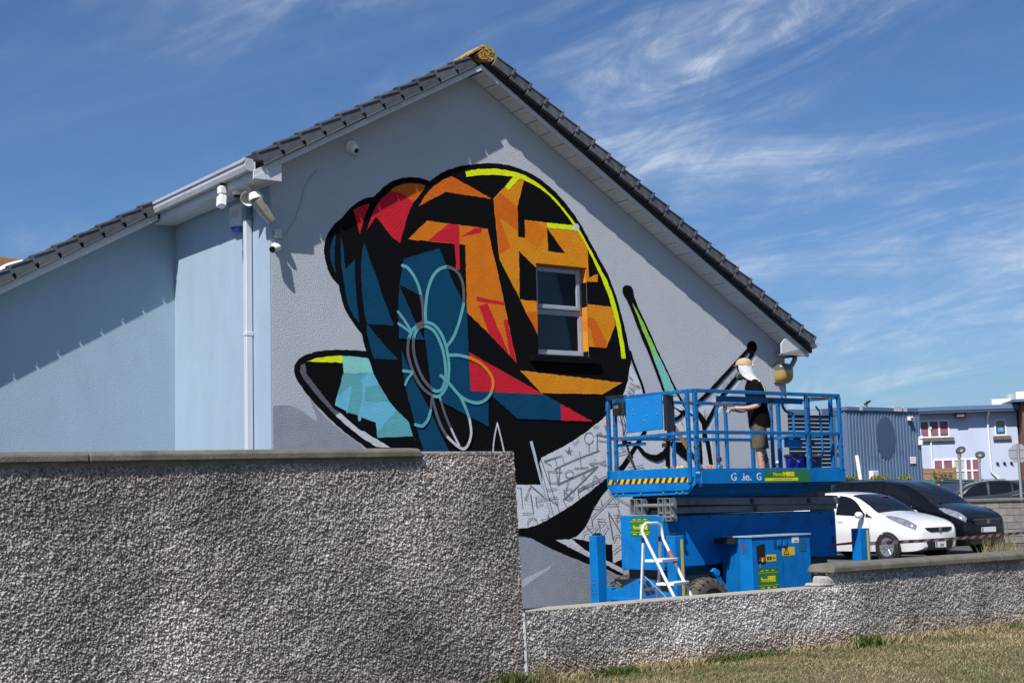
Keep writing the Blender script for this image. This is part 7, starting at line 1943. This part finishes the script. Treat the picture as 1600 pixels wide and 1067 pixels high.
# brick building at the frame edge
bb = QT('brick_building', 'brown brick building with blue cornice at the right edge', 'building', 4.38, -.9, 0)
m_brick = mat('brown_brick', (.20, .10, .055), .9, var=.2, vscale=8, bump=.3, bscale=30)
MB().box(0, 9, 0, 9, 0, 5.30).build('wall', m_brick, bb)
crs = MB()
for k in range(34): crs.box(-.012, 5, -.014, -.002, .2 + k * .15, .2 + k * .15 + .128)
crs.build('brick_courses', m_brick, bb, kind='stuff')
MB().box(-.35, 9, -.35, 9, 5.31, 5.42).build('cornice', m_trimb, bb); MB().box(.1, 3, 1.6, 4, 5.42, 5.85).box(-.75, .05, 2.5, 3.4, 5.0, 5.62).build('roof_plant', m_white, bb)
MB().box(.10, .5, -.05, -.016, 2.2, 2.45).box(.10, .5, -.05, -.016, 1.8, 2.05).build('notice', m_white, bb)
# street lamps, sign, poles
m_galv = mat('galvanised_steel', (.36, .37, .38), .5, metal=.4, var=.08)
def lamp(label, x, y, h, rz):
    t = thing('street_lamp', label, 'street lamp', (x, y, YARD), rz, 'short street lamps before the lavender building')
    MB().tube([(0, 0, 0), (0, 0, h - .30)], [.06, .05], 12).tube([(0, 0, h - .30), (.02, 0, h - .12)], [.07, .08], 10).build('post', m_galv, t, smooth=40)
    MB().lathe([(0, -.045), (.12, -.045), (.19, -.02), (.19, .02), (.13, .07), (0, .08)], (.07, 0, h), (-.42, -.50, .76), 22).build('lamp_head', mat('lamp_head_grey', (.06, .065, .07), .4), t, smooth=40)
    MB().lathe([(.21, 0), (.19, -.012), (0, -.014)], Vector((.07, 0, h)) - Vector((-.42, -.50, .76)).normalized() * .05, (-.42, -.50, .76), 20).build('lamp_glass', mat('lamp_glass', (.45, .45, .43), .2), t)
lamp('nearer grey street lamp with tilted round head before lavender building', 17.14, 56, 2.90, 0)
lamp('farther, shorter street lamp with tilted head right of the other', 18.53, 58, 2.75, .3)
t = thing('traffic_sign', 'octagonal sign seen from its grey back on a galvanised pole', 'sign', (17.35, 50.0, YARD), R(-14))
MB().tube([(0, 0, 0), (0, 0, 2.90)], .045, 12).build('post', m_galv, t, smooth=40)
oc = [(.34 * math.cos(R(22.5 + 45 * k)), 2.56 + .34 * math.sin(R(22.5 + 45 * k))) for k in range(8)]
MB().prism(oc, 'y', .05, .062).build('sign_plate', m_galv, t)
MB().box(-.30, .30, .035, .049, 2.40, 2.44).box(-.30, .30, .035, .049, 2.68, 2.72).build('bracket', m_galv, t)
t = thing('pole', 'leaning white pole against the blue corrugated building', 'pole', (12.02, 50.2, 0), 0)
MB().tube([(.10, .0, 0), (-.10, .4, 3.0)], .07, 10).build('shaft', m_white, t, smooth=40)
# planting, green mesh fence, bin, tape
def bush(name, label, x, y, z0, w, d, h, n, leaf, tones):
    t = thing(name, label, 'hedge' if name == 'hedge' else 'shrub', (x, y, z0))
    st = MB()
    for k in range(5): st.tube([((k / 4 - .5) * w * .7, 0, 0), ((k / 4 - .5) * w * .75 + .05, .03, h * .6)], [.03, .012], 5)
    st.build('stems', m_rust, t)
    lv_ = MB()
    rr_ = random.Random(len(label))
    for i in range(n):
        u, v, s = rr_.uniform(-1, 1), rr_.uniform(-1, 1), rr_.random() ** .5
        top = h * (.90 + .04 * math.sin(u * 7 + 1) + .08 * rr_.random())
        p = Vector((u * w / 2, v * d / 2, top * s))
        a = rr_.uniform(0, 6.28); b_ = rr_.uniform(.2, 1.3)
        d1 = Vector((math.cos(a) * math.cos(b_), math.sin(a) * math.cos(b_), math.sin(b_))); d2 = d1.cross(Vector((rr_.uniform(-1, 1), rr_.uniform(-1, 1), rr_.uniform(-1, 1)))).normalized()
        l = leaf * rr_.uniform(.6, 1.3)
        lv_.mi = rr_.randrange(len(tones))
        lv_.add([p, p + d1 * l * .5 + d2 * l * .25, p + d1 * l, p + d1 * l * .5 - d2 * l * .25], [(0, 1, 2, 3)])
    lv_.build('foliage', [mat('leaf_%d_%d_%d' % tuple(int(c * 1000) for c in c3), c3, .6) for c3 in tones], t, recalc=False)
bush('hedge', 'yellow green clipped hedge behind the cars and below blue cladding', 12.25, 49.4, 0, 2.2, .9, 2.25, 16000, .085, [(.16, .21, .02), (.10, .15, .02), (.24, .27, .03), (.05, .09, .015)])
bush('shrub', 'round green shrub in front of the lavender building window', 17.93, 61.2, YARD, .75, .6, 2.15, 2600, .08, [(.05, .12, .02), (.08, .16, .03), (.03, .07, .015)])
gm = thing('mesh_fence', 'green mesh panel fence with blue panels behind the far cars', 'fence', (15.9, 60.2, YARD), R(0))
for k in range(5):
    MB().box(k * .88, k * .88 + .85, 0, .02, .3, 1.86 - .02 * k).build('mesh_panel', mat('green_mesh', (.06, .17, .13), .7, var=.25, vscale=3), gm)
MB().box(1.7, 3.1, -.06, -.02, .2, 1.66).build('solid_panel', mat('blue_hoarding', (.035, .06, .13), .6, var=.2), gm); MB().box(3.2, 5.4, -.05, -.02, .2, 1.72).build('solid_panel', mat('plum_hoarding', (.07, .03, .07), .6), gm)
MB().tube([(1.66, -.08, 0), (1.66, -.08, 1.75), (1.76, -.08, 1.80), (3.0, -.08, 1.70), (3.10, -.08, 1.6), (3.10, -.08, 0)], .03, 6).build('barrier_tube', m_cnavy, gm)
bn = thing('wheelie_bin', 'dark green wheeled bin showing beside the platform end', 'bin', (10.15, 44.6, 0), .5)
MB().prism([(-.30, 0.1), (.30, .1), (.36, 2.0), (-.36, 2.0)], 'y', -.35, .35).build('tub', mat('bin_green', (.012, .06, .03), .5), bn, bev=.03); MB().box(-.40, .40, -.40, .40, 2.0, 2.10).build('lid', mat('bin_lid_dark', (.01, .025, .02), .5), bn, bev=.03)
for s in (-.3, .3): MB().lathe([(0, -.03), (.1, -.03), (.1, .03), (0, .03)], (s, .36, .1), (1, 0, 0), 14).build('wheel', m_ctyre, bn)
# red and white tape strung from the lift to the right
tp = thing('barrier_tape', 'red and white barrier tape strung across in front of the cars', 'tape', (0, 0, 0))
A, B_ = LW(3.46, .26, .96), Vector((12.9, 31.5, .95))
N_ = 64
pr_ = None
for k in range(N_):
    mb = MB()
    def pt(t):
        p = A.lerp(B_, t); s = -.07 * 4 * t * (1 - t)
        return p + Vector((0, 0, s)), .038 * math.cos(t * 5.0) + .012
    q = []
    for t in (k / N_, (k + .5) / N_, (k + 1) / N_):
        p, h = pt(t); tw = Vector((.02 * math.sin(t * 5.0), -.02 * math.sin(t * 5), 0))
        q.append((p - Vector((0, 0, .026)) - tw, p + Vector((0, 0, .026)) + tw))
    mb.grid([list(r_) for r_ in q])
    mb.build('stripe', (m_redl if False else mat('tape_red', (.52, .02, .05), .5)) if k % 2 == 0 else mat('tape_white', (.75, .74, .75), .5), tp)
A2, B2 = LW(3.38, .30, .98), LW(3.10, .58, .95)
MB().grid([[A2 - Vector((0, 0, .02)), B2 - Vector((0, 0, .012))], [A2 + Vector((0, 0, .02)), B2 + Vector((0, 0, .012))]]).build('tape_end', mat('tape_red', (.52, .02, .05), .5), tp)
# weeds behind the coped wall
def stems(label, px, py, n, spread, hmax, gt):
    xx = RNG.normal(0, spread, n); yy = RNG.normal(0, spread * .5, n)
    o = blades('weed', xx, yy, np.zeros(n), RNG.uniform(.4, 1, n) * hmax, RNG.uniform(.1, .5, n), RNG.uniform(.5, 1, n) * .012, np.clip(RNG.normal(gt, .22, n), 0, 1), m_grass)
    o.location = (px, py, 0.0); del o['kind']
    return tag(o, label, 'weed')
stems('tall dry weeds with seed heads in front of the black people carrier', 11.0, 33.6, 170, .26, .75, .6)
stems('green weeds at the kerb right of the black people carrier', 12.7, 34.6, 240, .7, .45, .35)
